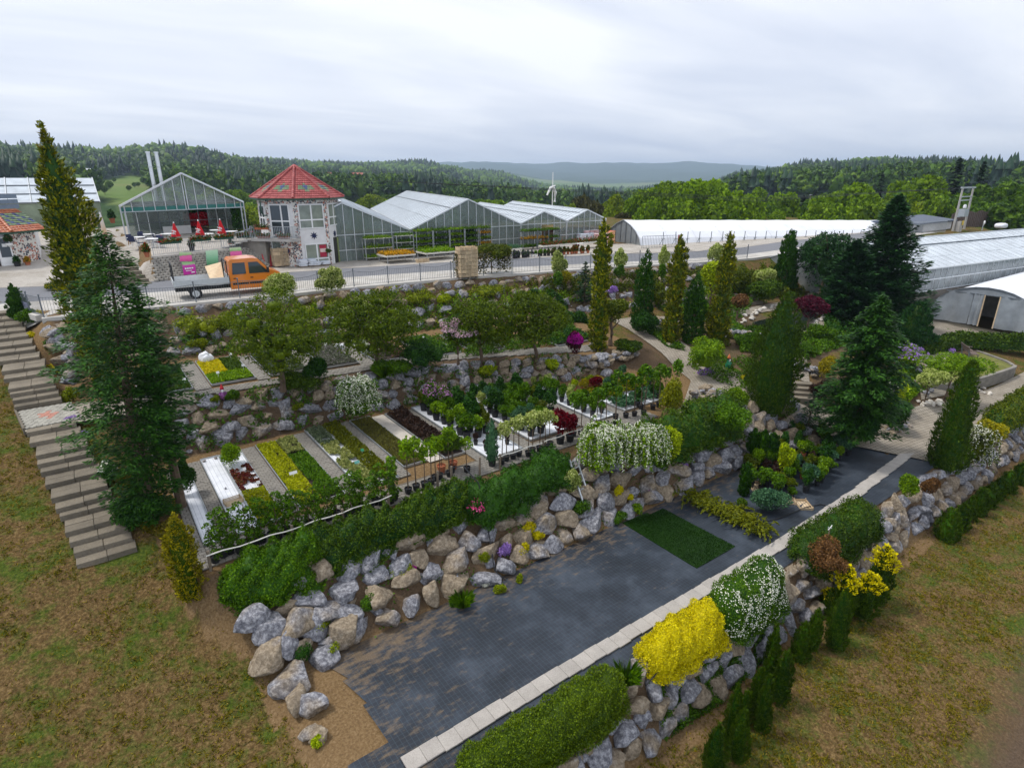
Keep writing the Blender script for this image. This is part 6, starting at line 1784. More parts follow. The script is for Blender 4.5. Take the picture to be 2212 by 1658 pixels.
def tile_slope(par,a,b,c,d,rows,tw,mat,alt=None):
 """lapped tiles between eave a-b and ridge c-d"""
 mbs=[MB(),MB(),MB()]
 for i in range(rows):
  f0_,f1_=i/rows,(i+1.08)/rows;n=max(1,int(a.lerp(c,f0_).__sub__(b.lerp(d,f0_)).length/tw))
  up_=(b-a).cross(c-a).normalized()
  if up_.z<0:up_=-up_
  for k in range(n):
   u0,u1=k/n,(k+.96)/n
   q= lambda f,u,o:a.lerp(b,u).lerp(c.lerp(d,u),f)+up_*o
   w=alt(i,k,n) if alt else 0
   mbs[w].add([q(f0_,u0,.0),q(f0_,u1,.0),q(f0_,u1,.055),q(f0_,(u0+u1)/2,.075),q(f0_,u0,.055),q(f1_,u1,.012),q(f1_,(u0+u1)/2,.03),q(f1_,u0,.012)],[(0,1,2,3,4),(4,3,6,7),(3,2,5,6)])
 for m_,b_ in zip(mat,mbs):
  if b_.v:o=b_.build('roof_tiles',m_,par);o['kind']='stuff'
tile_slope(rf,e0,e1,r0,r1,11,.26,(m_otile,m_gtile,m_btile),lambda i,k,n:2 if (k>n-12 and k<n-6 and 1<=i<=6 and (i==1 or k<n-9)) else 0)
tile_slope(rf,e1,e2,r1,r2,11,.26,(m_otile,m_gtile,m_btile),lambda i,k,n:0 if not 3<=i<=8 else (1 if (i+k)%3 else 2))
hb=MB();
for i in range(12):hb.tube([e1.lerp(r1,i/12)+Vector((0,0,.07)),e1.lerp(r1,(i+1.1)/12)+Vector((0,0,.07))],[.13,.11],8)
hb.build('hip_tiles',m_otile,rf)
gb=MB();gb.bar(e0+Vector((0,-.05,-.05)),e1+Vector((0,-.05,-.05)),.12,.12);gb.bar(e1+Vector((0,-.05,-.05)),e2+Vector((0,-.05,-.05)),.12,.12);gb.build('gutter',m_dgreen,sh)
bl=thing('roof_balustrade','blue-grey balustrade on the shop roof terrace','railing',(-8,YS+2.6,4.8));m_bgrey=M('blue grey paint',(.16,.21,.27),.5,.15,4)
MB().box(-20,YS+2.6,5.55,-4.6,YS+2.68,5.85).build('top_board',m_bgrey,bl);MB().box(-20,YS+2.6,4.75,-4.6,YS+2.68,4.9).build('bottom_board',m_bgrey,bl)
for k in range(40):MB().box(-20+k*.39,YS+2.61,4.9,-19.93+k*.39,YS+2.67,5.55).build('bar',m_bgrey,bl)
for k in range(3):MB().slab([(-4.6,YS+2.6,4.8+k*.37),(-3.0,YS+3.6,4.8+k*.37),(-3.0,YS+3.6,5.1+k*.37),(-4.6,YS+2.6,5.1+k*.37)],.04).build('board',m_bgrey,bl)
t=thing('hanging_basket','hanging basket of coral flowers under the shop eave','flower basket',(-3.95,YS-.3,2.4));sm=inst('flowers',sp_meshes['pink'],t,(0,0,-.1),(0,0,0),1.8);MB().lathe((0,0,0),[(.05,-.15),(.2,0),(.22,.12)],10).build('basket',m_whitep,None).parent=t
pot('terracotta pot with yellow flowers beside the shop door',(-3.2,YS-.2,.78),'yellow',pot_me,1.5)
pot('dark bin of green plants beside the shop door',(-3.8,YS-.4,.78),'dark',potb_me,1.6)
gs=thing('old_glasshouse','old glasshouse with green-stained wall behind the pallets','greenhouse',(3,85,1.7))
m_gstain=M('algae stained panel',(.22,.27,.19),.7,.4,.9)
YG=84.0
MB().box(-30,YG,1.2,3.1,YG+.1,4.45).build('side_wall',m_gstain,gs)
MB().add([(3.1,YG,1.2),(3.1,YG+12,1.2),(3.1,YG+12,4.45),(3.1,YG+6.5,7.05),(3.1,YG,4.45)],[(0,1,2,3,4)]).build('gable',M('blue grey panel',(.20,.24,.25),.6,.25,1.5),gs)
for k in range(16):
 for j in range(3):
  x0,x1=3.15-(k+.97)*2.05,3.15-k*2.05;f0_,f1_=(j+.02)/3,(j+.97)/3
  MB().slab([(x0,YG-.1+6.6*f0_,4.45+2.6*f0_),(x1,YG-.1+6.6*f0_,4.45+2.6*f0_),(x1,YG-.1+6.6*f1_,4.45+2.6*f1_),(x0,YG-.1+6.6*f1_,4.45+2.6*f1_)],.04).build('roof_pane',m_roofp,gs)
for k in range(17):MB().bar((3.12-k*2.05,YG-.12,4.47),(3.12-k*2.05,YG+6.5,7.07),.1,.1).build('rafter',m_alu,gs)
for k in range(3):MB().bar((-30,YG-.1+6.6*k/3,4.5+2.6*k/3),(3.1,YG-.1+6.6*k/3,4.5+2.6*k/3),.1,.12).build('purlin',m_dsteel,gs)
for k in range(2):
 t=thing('flue_pipe',['steel flue pipe behind the cafe roof, left of two','steel flue pipe behind the cafe roof, right of two'][k],'chimney',(8.9+k*.85,85,1.6));x=8.9+k*.85
 MB().tube([(x,85,1.6),(x,85,9.85)],.2,12).build('pipe',m_alu,t);MB().tube([(x,85,9.8),(x,85,9.95)],.26,12).build('cap',m_alu,t)
 for z in (4,6.2,8.2):MB().tube([(x,85,z),(x,85,z+.08)],.235,12).build('collar',m_steel,t)
q=G(*z3(1425,1300));t=thing('furled_flag','furled banner flag on a pole in the paved yard','flag',q);zt=top_z(q,z3(1290,600)[1])
MB().tube([q,(q.x,q.y,zt)],.035,8).build('pole',m_steel,t);zm=q.z+(zt-q.z)*.5
MB().tube([(q.x,q.y-.03,zm),(q.x+.05,q.y-.05,zm+.25),(q.x,q.y-.05,zm+(zt-zm)*.7),(q.x,q.y,zt-.05)],[.10,.17,.12,.06],8).build('cloth',banner_mat('flag print',[(.1,(.35,.10,.10)),(.3,(.6,.42,.25)),(.6,(.62,.52,.42)),(.9,(.7,.68,.66))],3),t)
q=G(*z3(1440,745));pot('large potted bush beside the green-stained shed',q,'dark',pot_me,3.4)
t=thing('barrow','orange wheelbarrow tipped beside the pallets','barrow',G(*z3(1000,870)));q=t.location.copy()
MB().add([(q.x-.4,q.y,q.z+.05),(q.x+.5,q.y,q.z+.05),(q.x+.35,q.y+.6,q.z+.05),(q.x-.3,q.y+.6,q.z+.05),(q.x,q.y+.3,q.z+.65)],[(0,1,4),(1,2,4),(2,3,4),(3,0,4)]).build('tray',m_or,t)
t=thing('bicycle_board','slim sign frame with pink strip at the stair railing head','sign',(-2.9,41.2,.1));MB().bar((-2.75,40.7,.2),(-3.15,41.9,.2),.03,.9).build('panel',banner_mat('pink strip print',[(.2,(.5,.1,.3)),(.5,(.7,.66,.68)),(.8,(.3,.3,.45))],3),t)
t=thing('flower_trough','grey trough of pale flowers beside the stone steps','trough',(1.8,50.8,1.0));MB().box(1.2,50.5,.8,2.6,51,1.05).build('trough',m_conc,t);inst('flowers',sp_meshes['lilac'],t,(0,0,-.15),(0,0,0),(4,1.6,.9))

# ---- white film tunnel along the road
d2=Vector((.98,-.19,-.028)).normalized();n2=Vector((.19,.98,0));F2=Vector((50.0,44.8,.02));W2,H2,L2=7.0,2.55,44.0
tn=thing('film_tunnel','long white film tunnel along the road beyond the glasshouses','tunnel',F2)
arch=[(0,0),(.06,.32),(.16,.58),(.30,.80),(.5,1.0),(.70,.80),(.84,.58),(.94,.32),(1,0)]
nb=11
for k in range(nb):
 a,b=F2+d2*(L2*k/nb),F2+d2*(L2*(k+.995)/nb);mb=MB();vs=[]
 for e,s in ((a,0),(a.lerp(b,.5),1),(b,0)):
  for u,v in arch:vs.append(e+n2*(W2*u)+Vector((0,0,H2*v-.05*s*(v>.1))))
 m=len(arch)
 mb.add(vs,[(i*m+j,i*m+j+1,(i+1)*m+j+1,(i+1)*m+j) for i in range(2) for j in range(m-1)]);mb.build('film',m_wfilm,tn,smooth=False)
for j in range(len(arch)-1):MB().bar(F2+n2*(W2*arch[j][0])+Vector((0,0,H2*arch[j][1]))-d2*.03,F2+n2*(W2*arch[j+1][0])+Vector((0,0,H2*arch[j+1][1]))-d2*.03,.07).build('arch_tube',m_steel,tn)
for k in range(1,7):
 u=k/7;v=np.interp(u,[a_[0] for a_ in arch],[a_[1] for a_ in arch]);MB().bar(F2+n2*(W2*u),F2+n2*(W2*u)+Vector((0,0,H2*v)),.05).build('mullion',m_dsteel,tn)
mb=MB();mb.add([F2+n2*(W2*u)+Vector((0,0,H2*v))+d2*.05 for u,v in arch],[tuple(range(len(arch)))]);mb.build('front_film',m_film,tn)
for k in range(24):
 p=F2+d2*(2.5+k*1.72)-n2*.55;t= None
 o=MB().bar(p,p+Vector((0,0,1.5)),.06).bar(p+Vector((0,0,.75))-d2*.25,p+Vector((0,0,.75))+d2*.25,.04).bar(p+Vector((0,0,.1))-d2*.45,p+Vector((0,0,.8)),.04).build('side_post',m_dsteel,tn)
gt=thing('iron_gate','dark iron gate on a red post before the white tunnel','gate',P(*z7(2030,790),.02));q=gt.location.copy()
rails(gt,q+Vector((.3,-.6,0)),q+Vector((4.2,-1.9,0)),1.25,22,m_dsteel);MB().bar(q+Vector((4.4,-2.0,0)),q+Vector((4.4,-2.0,1.3)),.12).build('gate_post',M('red post',(.25,.04,.03),.6),gt)

# ---- the big glasshouse on the right and the tunnel below it
dr=Vector((.991,-.134,0));nr_=Vector((.134,.991,0));G0=Vector((51.5,21.75,0));LR_=52.0
ZB,ZEV,ZRG,HS=-2.5,-.5,1.42,5.4
gh=thing('long_glasshouse','long low glasshouse with pale roof on a concrete base, right edge','greenhouse',(G0.x,G0.y,ZB))
MB().slab([G0+Vector((0,0,-5.2)),G0+dr*LR_+Vector((0,0,-5.2)),G0+dr*LR_+Vector((0,0,ZB)),G0+Vector((0,0,ZB))],.3).build('base_wall',M('stained concrete base',(.20,.18,.155),.95,.5,.8,.4,fine=.4),gh)
NP=52
pane=MB().slab([Vector((.02,0,0)),dr*(LR_/NP)*.95,dr*(LR_/NP)*.95+Vector((0,0,.92)),Vector((.02,0,.92))],.012).mesh('pane',m_film)
mull=MB().bar((0,0,0),(0,0,2.0),.05).mesh('mullion',m_alu)
for k in range(NP):
 for j in range(2):inst('pane',pane,gh,dr*(LR_*k/NP)+Vector((0,0,.05+.98*j)))
 inst('mullion',mull,gh,dr*(LR_*k/NP))
for z in (0,1.0,2.0):MB().bar(G0+Vector((0,-.03,ZB+z)),G0+dr*LR_+Vector((0,-.03,ZB+z)),.08,.09).build('cross_bar',m_alu,gh)
ev,rg,eb=G0+nr_*-.15+Vector((0,0,ZEV)),G0+nr_*HS+Vector((0,0,ZRG)),G0+nr_*(2*HS)+Vector((0,0,ZEV))
off=Vector(gh['off'])
NRP=44;sw_=LR_/NRP
for a,b in ((ev,rg),(rg,eb)):
 for j in range(3 if a is ev else 1):
  p0,p1=a.lerp(b,j/3 if a is ev else 0),a.lerp(b,(j+.985)/3 if a is ev else 1)
  me=MB().slab([p0-off,p0-off+dr*(sw_-.05),p1-off+dr*(sw_-.05),p1-off],.025).mesh('roof_pane',m_roofp)
  for k in range(NRP):inst('roof_pane',me,gh,dr*(sw_*k)+Vector((0,0,random.uniform(-.012,.012))))
 bme=MB().bar(a-off+Vector((0,0,.015)),b-off+Vector((0,0,.015)),.05,.05).mesh('rafter',m_alu)
 for k in range(NRP+1):inst('rafter',bme,gh,dr*(sw_*k-.025))
p=ev.lerp(rg,.72)+Vector((0,0,.05));MB().bar(p+dr*.5,p+dr*(LR_-.5),.16,.06).build('vent_gap',m_dsteel,gh)
MB().bar(rg,rg+dr*LR_,.14,.12).build('ridge',m_alu,gh);MB().bar(ev,ev+dr*LR_,.14,.1).build('gutter',m_alu,gh)
MB().add([G0+Vector((0,0,ZB)),G0+nr_*2*HS+Vector((0,0,ZB)),eb,rg,ev],[(0,1,2,3,4)]).build('gable',m_film,gh)
bed_plants('bench_plants','grey green plants seen through the long glasshouse panes',58,95,22.2,24.5,-2.2,lm_rosem,.8,.5,.35,1800,seed=70,clump=.9)
tu=thing('plastic_tunnel','clear and white plastic tunnel with a doorway, below the long glasshouse','tunnel',(60.5,16.1,-4.85))
XT,YT,ZT,WT,HT=60.6,16.05,-4.85,3.95,3.25
tarch=[(math.cos(math.pi*(1-k/14)),math.sin(math.pi*k/14)**.8) for k in range(15)]
tpnt= lambda u,v,x:Vector((x,YT-u*WT,ZT+v*HT))
for k in range(9):
 x0,x1=XT+k*3.2,XT+(k+1)*3.2-.02;mb=MB();m=len(tarch)
 vs=[tpnt(u,v,x) for x in (x0,x1) for u,v in tarch];mb.add(vs,[(j,j+1,m+j+1,m+j) for j in range(m-1)]);mb.build('film',m_wfilm,tu)
for j in range(14):MB().bar(tpnt(*tarch[j],XT-.02),tpnt(*tarch[j+1],XT-.02),.09).build('arch_tube',m_dsteel,tu)
m_crink=glassmat('crumpled clear plastic',(.50,.55,.60),.62,.16)
fan=[tpnt(u,v,XT) for u,v in tarch]
MB().add(fan[4:11],[tuple(range(7))]).build('front_film',m_crink,tu)
zd=fan[4].z
def drape(y0,y1,nm='plastic_sheet'):
 mb=MB();n=9;vs=[]
 for i in range(n):
  y=y0+(y1-y0)*i/(n-1);top=ZT+np.interp((YT-y)/WT,[q[0] for q in tarch],[q[1] for q in tarch])*HT;top=min(top,zd)
  for j in range(5):f=j/4;vs.append((XT-.06-.05*math.sin(i*2.1+f*3)-.10*f*math.sin(i*1.3),y,ZT+.05+(top-ZT)*(1-f)))
 mb.add(vs,[(i*5+j,(i+1)*5+j,(i+1)*5+j+1,i*5+j+1) for i in range(n-1) for j in range(4)]);mb.build(nm,m_crink,tu,smooth=True)
drape(YT+WT*.97,YT+.9);drape(YT+.85,YT+.15);drape(YT-1.0,YT-WT*.97)
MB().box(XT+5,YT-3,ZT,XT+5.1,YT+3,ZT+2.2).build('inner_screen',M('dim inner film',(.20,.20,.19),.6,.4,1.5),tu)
MB().bar((XT-.05,YT-.95,ZT),(XT-.05,YT-.95,zd),.08).build('door_post',m_wood,tu);MB().bar((XT-.05,YT+.1,ZT),(XT-.05,YT+.1,zd),.08).build('door_post',m_wood,tu);MB().bar((XT-.05,YT+2.9,zd),(XT-.05,YT-2.9,zd),.07).build('cross_bar',m_dsteel,tu)
# ---- pool house, transformer pole and the rest of the far right
ph0=P(*z8(640,560),0.0);hp_=top_z(ph0,z8(640,455)[1])
pl=thing('pool_house','small white house with dark flat hipped roof beyond the long glasshouse','house',ph0)
X0,Y0=ph0.x,ph0.y;X1=X0+9.6;Y1=Y0+5.2
MB().box(X0-.3,Y0,-.5,X1,Y1,hp_).build('wall',m_plaster,pl)
for yy in (Y1-.1,):MB().box(X0-2.9,yy-.15,-.5,X0-2.7,yy+.1,hp_).build('porch_post',m_whitep,pl)
MB().box(X0-2.9,Y0+.05,-.5,X0-2.7,Y0+.25,hp_).build('porch_post',m_whitep,pl)
MB().box(X0-.33,Y0+1.2,-.4,X0-.28,Y0+2.2,hp_-.4).build('door',m_dark,pl);MB().box(X0-.33,Y0+3.2,.5,X0-.28,Y0+4.2,hp_-.5).build('window',m_glassd,pl)
c=Vector(((X0+X1)/2-1,(Y0+Y1)/2,hp_+.75));ep=[(X0-3.4,Y0-.5,hp_),(X1+.5,Y0-.5,hp_),(X1+.5,Y1+.5,hp_),(X0-3.4,Y1+.5,hp_)]
MB().add(ep+[(c.x-2,c.y,c.z),(c.x+2,c.y,c.z)]+[(a,b,z-.18) for a,b,z in ep],[(0,1,5,4),(1,2,5),(2,3,4,5),(3,0,4),(0,6,7,1),(1,7,8,2),(2,8,9,3),(3,9,6,0)]).build('roof',M('slate blue roof',(.055,.075,.115),.45,.15,3),pl)
b0=P(*z8(965,575),-.3);tr_=thing('transformer_pole','two-legged concrete pole carrying a grey transformer','utility pole',b0)
zt=top_z(b0,z8(1095,65)[1]);g=Vector((4.9,.25,0))
for s in (0,1):MB().tube([b0+g*s,Vector((b0.x,b0.y,zt))+g*(s*.92)+Vector((.12*s,0,0))],[.17,.12],8).build('leg',m_conc,tr_)
MB().bar(Vector((b0.x-.5,b0.y,zt)),Vector((b0.x+5.4,b0.y+.25,zt)),.2).build('crossarm',m_steel,tr_)
zq=b0.z+(zt-b0.z)*.44;MB().cbox((b0.x+2.4,b0.y,zq),1.5,.8,1.0).build('transformer',m_steel,tr_)
MB().lathe((b0.x+2.4,b0.y,zq+.65),[(.22,0),(.22,.3),(.1,.5)],8).build('insulator',m_whitep,tr_)
for f in (.36,.72,.80):MB().bar(b0+Vector((0,0,(zt-b0.z)*f)),b0+g+Vector((0,0,(zt-b0.z)*f)),.14).build('brace',m_steel,tr_)
for k in range(3):MB().tube([(b0.x+1+k*1.4,b0.y,zt),(b0.x-30,b0.y+12,zt-1.5+.2*k),(b0.x-70,b0.y+40,zt+1)],.018,4).build('wire',m_black,tr_)
def mast(name,label,px,yb,yt,Y,r0,mat,cat,arm=None):
 p=atY(px,yb,Y);z=top_z(p,yt);t=thing(name,label,cat,p)
 MB().tube([(p.x,p.y,p.z-1),(p.x,p.y,z)],[r0,r0*.7],8).build('mast',mat,t)
 if arm:arm(t,p,z)
 return t
mast('lamp_post','dark lamp post standing behind the white tunnel',1742,480,422,62,.12,m_oldwood,'lamp post',lambda t,p,z:MB().cbox((p.x,p.y,z+.1),.5,.3,.12).build('lamp_head',m_steel,t))
def vane(t,p,z):
 MB().tube([(p.x-1.3,p.y,z-4.0),(p.x-.5,p.y,z-2.7),(p.x+.6,p.y,z-2.3)],[.14,.25,.12],6).build('arm',m_whitep,t)
 MB().tube([(p.x,p.y,z-2.4),(p.x+.7,p.y,z-3.6),(p.x+.55,p.y,z-5.2)],[.25,.3,.22],6).build('body',m_whitep,t)
mast('white_mast','white mast with crooked arms behind the glasshouses',1193,445,372,88,.1,m_whitep,'mast',vane)
t=thing('signal_disc','round white sign on a thin post by the brown fence','sign',P(*z8(1300,545),0));q=t.location.copy();zt=top_z(q,z8(1320,460)[1]);MB().tube([q,(q.x,q.y,zt)],.06,6).build('post',m_steel,t);MB().tube([(q.x+.05,q.y-.1,zt),(q.x,q.y,zt)],.3,14).build('disc',m_whitep,t)
fb=thing('wooden_fence','brown scalloped board fence beyond the long glasshouse','fence',P(*z8(1110,525),0));q=fb.location.copy();m_brf=M('brown fence board',(.12,.085,.07),.85,.25,3)
for k in range(24):
 x=q.x+k*.62;hgt=1.9+.35*math.sin(math.pi*((k%6)+.5)/6);MB().box(x,q.y+2-.05*k,-.3,x+.6,q.y+2.06-.05*k,hgt).build('board',m_brf,fb)
t=thing('covered_vehicle','white covered shape beside the brown board fence','cover',P(*z8(1510,520),0));q=t.location.copy();V,Q_=QS;me=mesh_np('cover',np.sign(V)*np.abs(V)**.7*np.array([1.3,.7,.4])+np.array([0,0,.35]),Q_,m_wfilm,smooth=True);inst('cover',me,t)
t=thing('wire_fence','light wire mesh fence before the white pool house','fence',P(*z8(320,590),0));q=t.location.copy();rails(t,q,q+Vector((9,-2.6,0)),1.5,40,m_steel,.03);MB().tube([q,q+Vector((0,0,2.2))],.08,8).build('post',m_whitep,t)
t=thing('meter_cabinet','grey meter cabinet with yellow sticker at the transformer pole','cabinet',P(*z8(1030,550),0));q=t.location.copy();MB().box(q.x-.5,q.y-.25,-.2,q.x+.5,q.y+.25,1.3).build('cabinet',m_conc,t);MB().box(q.x-.1,q.y-.32,.8,q.x+.5,q.y-.305,1.4).build('sticker',M('yellow sticker',(.7,.5,.05),.5),t)
# ---- raised lawn with block wall, bench and hedge
lw=thing('raised_lawn','raised lawn behind a curved grey block wall','lawn bed',(51,13.2,-6.3))
wl_=[(42.6,13.3),(44.6,12.3),(47.5,11.65),(50.5,11.3),(52.3,11.15),(53.4,11.9),(54.6,13.6),(55.4,15.2)]
wr=resample(wl_,34)
for i in range(33):
 for j in range(4):
  a,b=wr[i],wr[i+1];sft=.5 if j%2 else 0
  a2=a+(b-a)*sft;b2=b+(b-a)*sft
  z0_=-6.42;MB().bar((a2[0],a2[1],z0_+.105+.21*j),(b2[0]-.01,b2[1],z0_+.105+.21*j),.22,.2).build('wall_block',m_paver,lw)
top=[(42.8,13.45)]+[(p[0]+.0,p[1]+.12) for p in wl_[1:5]]+[(53.2,12.1),(54.4,13.8),(55.2,15.3),(51.5,15.2),(47,14.6)]
zlawn=-5.62
m_lawn=M('lawn turf',(.15,.155,.035),.95,.45,2.2,.5,20,fine=.5)
mb=MB();ctr=(49.5,13.4,zlawn+.05);mb.add([(a,b,zlawn) for a,b in top]+[ctr],[(k,(k+1)%len(top),len(top)) for k in range(len(top))]);mb.build('turf',m_lawn,lw)
bn=thing('garden_bench','slatted wooden bench on the raised lawn','bench',(52.2,13.9,zlawn+.03),R_(35))
m_bw=M('bench wood',(.16,.12,.10),.7,.25,5)
def bo(nm,mb,m):o=mb.build(nm,m,None);o.parent=bn
for k in range(4):bo('seat_slat',MB().box(-.85,-.28+k*.14,.42,.85,-.17+k*.14,.455),m_bw)
for k in range(3):bo('back_slat',MB().slab([(-.85,.3+.05*k,.55+.14*k),(.85,.3+.05*k,.55+.14*k),(.85,.34+.05*k,.66+.14*k),(-.85,.34+.05*k,.66+.14*k)],.03),m_bw)
for s in (-.7,.7):bo('leg',MB().bar((s,-.25,0),(s,-.25,.43),.06),m_dsteel);bo('leg',MB().bar((s,.26,0),(s,.42,.95),.06),m_dsteel);bo('armrest',MB().bar((s,-.28,.64),(s,.34,.66),.06),m_bw)
bn2=thing('dark_bench','dark bench under the big trees beside the rock garden','bench',G(1812,655));q=bn2.location.copy()
for nm,(a,b,c,d,e,f) in {'seat':(-.9,-.25,.42,.9,.25,.48),'backrest':(-.9,.25,.55,.9,.31,.95),'leg':(-.8,-.2,0,-.7,.2,.42),'leg.001':(.7,-.2,0,.8,.2,.42)}.items():o=MB().box(a,b,c,d,e,f).build(nm.split('.')[0],m_bw,None);o.parent=bn2
# ---- rock garden: pond, steps, low rock walls
pn=[G(*p) for p in [(1625,695),(1660,672),(1700,662),(1745,668),(1768,690),(1740,712),(1690,718),(1645,712)]]
zp=sum(p.z for p in pn)/len(pn)+.1
m_wat=M('pond water',(.012,.018,.015),.06,.3,1,spec=.7)
mb=MB();cpn=sum((Vector((p.x,p.y,zp)) for p in pn),Vector())/len(pn);mb.add([(p.x,p.y,zp) for p in pn]+[cpn],[(k,(k+1)%len(pn),len(pn)) for k in range(len(pn))]);o=mb.build('pond',m_wat);tag(o,kind='structure')
m_pale=M('pale stone',(.55,.51,.45),.9,.25,5,.5,objvar=.2)
BPALE=[]
for b_ in BOULD[:6]:c_=b_.copy();c_.materials.clear();c_.materials.append(m_pale);BPALE.append(c_)
def rocks(label,pts,n,size,pale=False,spread=.3,lift=.3,rows=1):
 pr_=[G(*p) for p in pts];t=thing('rock_edging',label,'rocks',pr_[0]);off_=Vector(t['off']);rp=resample([tuple(p) for p in pr_],max(2,n))
 for r_ in range(rows):
  for p in rp:
   s=size*random.uniform(.65,1.3);me=BPALE[random.randrange(6)] if pale else BOULD[random.randrange(16)]
   inst('rock',me,t,Vector(p)+Vector((random.gauss(0,spread),random.gauss(0,spread),s*lift+r_*size*.6))-off_,(random.gauss(0,.2),random.gauss(0,.2),random.random()*6),(s*1.2,s,s*.75))
 return t
rocks('pale pebbles ringing the garden pond',[(1600,700),(1640,672),(1700,658),(1750,664),(1775,690),(1740,716),(1680,722)],70,.3,True,.15)
rocks('grey rocks heaped behind the pond',[(1745,640),(1790,628),(1830,640),(1840,665)],46,.55,spread=.6)
rocks('low rock wall beside the gnome bed',[(1565,728),(1600,730),(1640,735)],22,.42,rows=2,spread=.12)
rocks('low rock wall left of the columns, below the round shrub',[(1260,792),(1300,788),(1335,778),(1375,768)],26,.5,rows=2,spread=.15)
rocks('grey rocks at the path edge under the columns',[(1400,690),(1430,700),(1470,705)],14,.55,spread=.2)
rocks('rocks edging the bed in front of the fat conifer',[(1590,850),(1630,858),(1660,870)],12,.4,spread=.12)
rocks('rocks beside the garden steps',[(1712,795),(1745,800),(1760,812)],16,.35,spread=.15,rows=2)
rocks('rocks lining the path to the plastic tunnel',[(1990,770),(1975,800),(1985,840),(2010,858)],34,.45,spread=.35)
rocks('small rocks round the dark ball shrub',[(1905,925),(1935,938),(1965,920)],16,.32,spread=.1)
rocks('pale rocks at the foot of the variegated tree',[(1985,872),(2005,878),(2030,868)],16,.35,True,spread=.15)
rocks('pale gravel rocks beside the lane wall',[(2085,838),(2105,842),(2125,850)],24,.25,True,spread=.25)
rocks('rocks holding the pot terrace corner by the ramp',[(1500,860),(1530,850),(1545,862),(1520,880)],20,.4,spread=.15,rows=2)
def garden_steps(label,pts,w,n,rise,run_dir):
 p=pts;t=thing('garden_steps',label,'steps',p);d=Vector((*run_dir,0)).normalized();s=Vector((-d.y,d.x,0))
 for k in range(n):
  c=Vector(p)+d*(k*.42);z=p[2]+rise*k
  q=[c+s*(a*w/2)+d*b for a,b in ((-1,-.22),(-1,.3),(1,.3),(1,-.22))][::-1]
  MB().add([(v.x,v.y,zz) for zz in (z-.3,z+rise) for v in q],BOXF).build('step',m_step,t)
 return t
garden_steps('three broad garden steps beside the fat conifer',G(1722,862),2.0,4,.15,(.75,.66))
garden_steps('small stone steps above the pond',G(1628,655),1.6,4,.15,(.2,1))
garden_steps('steps up to the dark bench',G(1815,668),1.4,4,.15,(.1,1))
# ladders against the boulder wall
def ladder(label,pb,pt,w=.42,n=9):
 pb,pt=Vector(pb),Vector(pt);t=thing('ladder',label,'ladder',pb);d=(pt-pb).normalized();s=Vector((1,.15,0)).normalized()*(w/2)
 for k in (-1,1):MB().bar(pb+s*k,pt+s*k,.05,.07).build('rail',m_alu,t)
 for k in range(n):p=pb.lerp(pt,(k+.6)/n);MB().bar(p-s,p+s,.035).build('rung',m_alu,t)
p=P(1285,1140,-6.58);q=P(1262,1016,-4.1);ladder('grey ladder leaning on the tall boulder wall beside the white shrub',p,(p.x+.0,p.y+1.5,-4.0),.42,10)
p=P(1562,985,-6.58);ladder('second ladder leaning on the boulder wall near the corner',p,(p.x-.1,p.y+1.6,-4.2),.42,9)
# hoses and cords
def hose(label,pts,r=.022,mat=None):
 return tag(MB().tube(resample([tuple(p) for p in pts],len(pts)*6),r,6).build('hose',mat or m_black),label,'hose')
hose('black hose hanging over the hedge and boulder wall',[(9.95,17.6,Z3+.9),(10.2,17.2,Z3+1.05),(10.5,16.6,Z3+.5),(10.35,15.9,-4.9),(10.1,15.2,-5.6),(9.9,14.7,-6.3),(10.1,14.3,-6.55)])
hose('black hose looping over the slab path',[P(*p,-6.52) for p in [(1600,1135),(1680,1120),(1740,1095),(1775,1088),(1810,1100)]])
hose('black hose along the hedge foot',[P(*p,-6.55) for p in [(1395,1480),(1430,1440),(1440,1420),(1490,1390),(1530,1365)]])
hose('black hose on the lane by the ball shrub',[P(*p,-6.5) for p in [(1955,905),(1975,902),(1995,912)]])
wf=thing('wire_bow','bent white wire bow on a stick above the brown shrub','ornament',P(1778,1200,-6.6));q=wf.location.copy()
MB().tube([q,q+Vector((.1,0,1.2))],.02,6).build('stick',m_oldwood,wf);MB().tube([q+Vector(v) for v in [(.1,0,1.2),(-.05,0,1.3),(-.03,0,1.16),(.1,0,1.2),(.24,0,1.12),(.22,0,1.27),(.1,0,1.2)]],.012,6).build('bow',m_whitep,wf)
# crates with young plants on the fabric
for k,(px,py) in enumerate([(1632,1052),(1700,1080),(1735,1092)]):
 p=P(px,py,-6.58);tag(inst('wooden_crate',crate_mesh(.8,.55,.16,m_wood,1),None,p,(0,0,.9)),['shallow wooden crate with moss plants, nearest the wall, on the fabric','shallow wooden crate in the middle of the fabric row','shallow wooden crate nearest the slab path'][k],'crate')
 # garden gnomes
def gnome(label,p,hat,coat,s=1.0):
 t=thing('garden_gnome',label,'garden gnome',p);
 def go(nm,mb,m):o=mb.build(nm,m,None,True);o.parent=t
 go('body',MB().lathe((0,0,0),[(.10,0),(.14,.08),(.15,.22),(.10,.36),(.055,.42),(.07,.47),(.085,.53),(.06,.6)],12),coat)
 go('hat',MB().lathe((0,0,.56),[(.10,0),(.08,.08),(.035,.2),(.0,.27)],12),hat)
 go('beard',MB().lathe((0,-.06,.36),[(.0,0),(.05,.06),(.06,.14),(.03,.18)],10),m_whitep)
 for sx in (-1,1):go('arm',MB().tube([(sx*.11,0,.38),(sx*.17,-.05,.28),(sx*.1,-.13,.25)],[.045,.042,.03],8),coat);go('leg',MB().tube([(sx*.06,-.02,.06),(sx*.07,-.06,.03),(sx*.07,-.15,.03)],[.05,.05,.04],8),m_black)
 t.scale=(s,s,s)
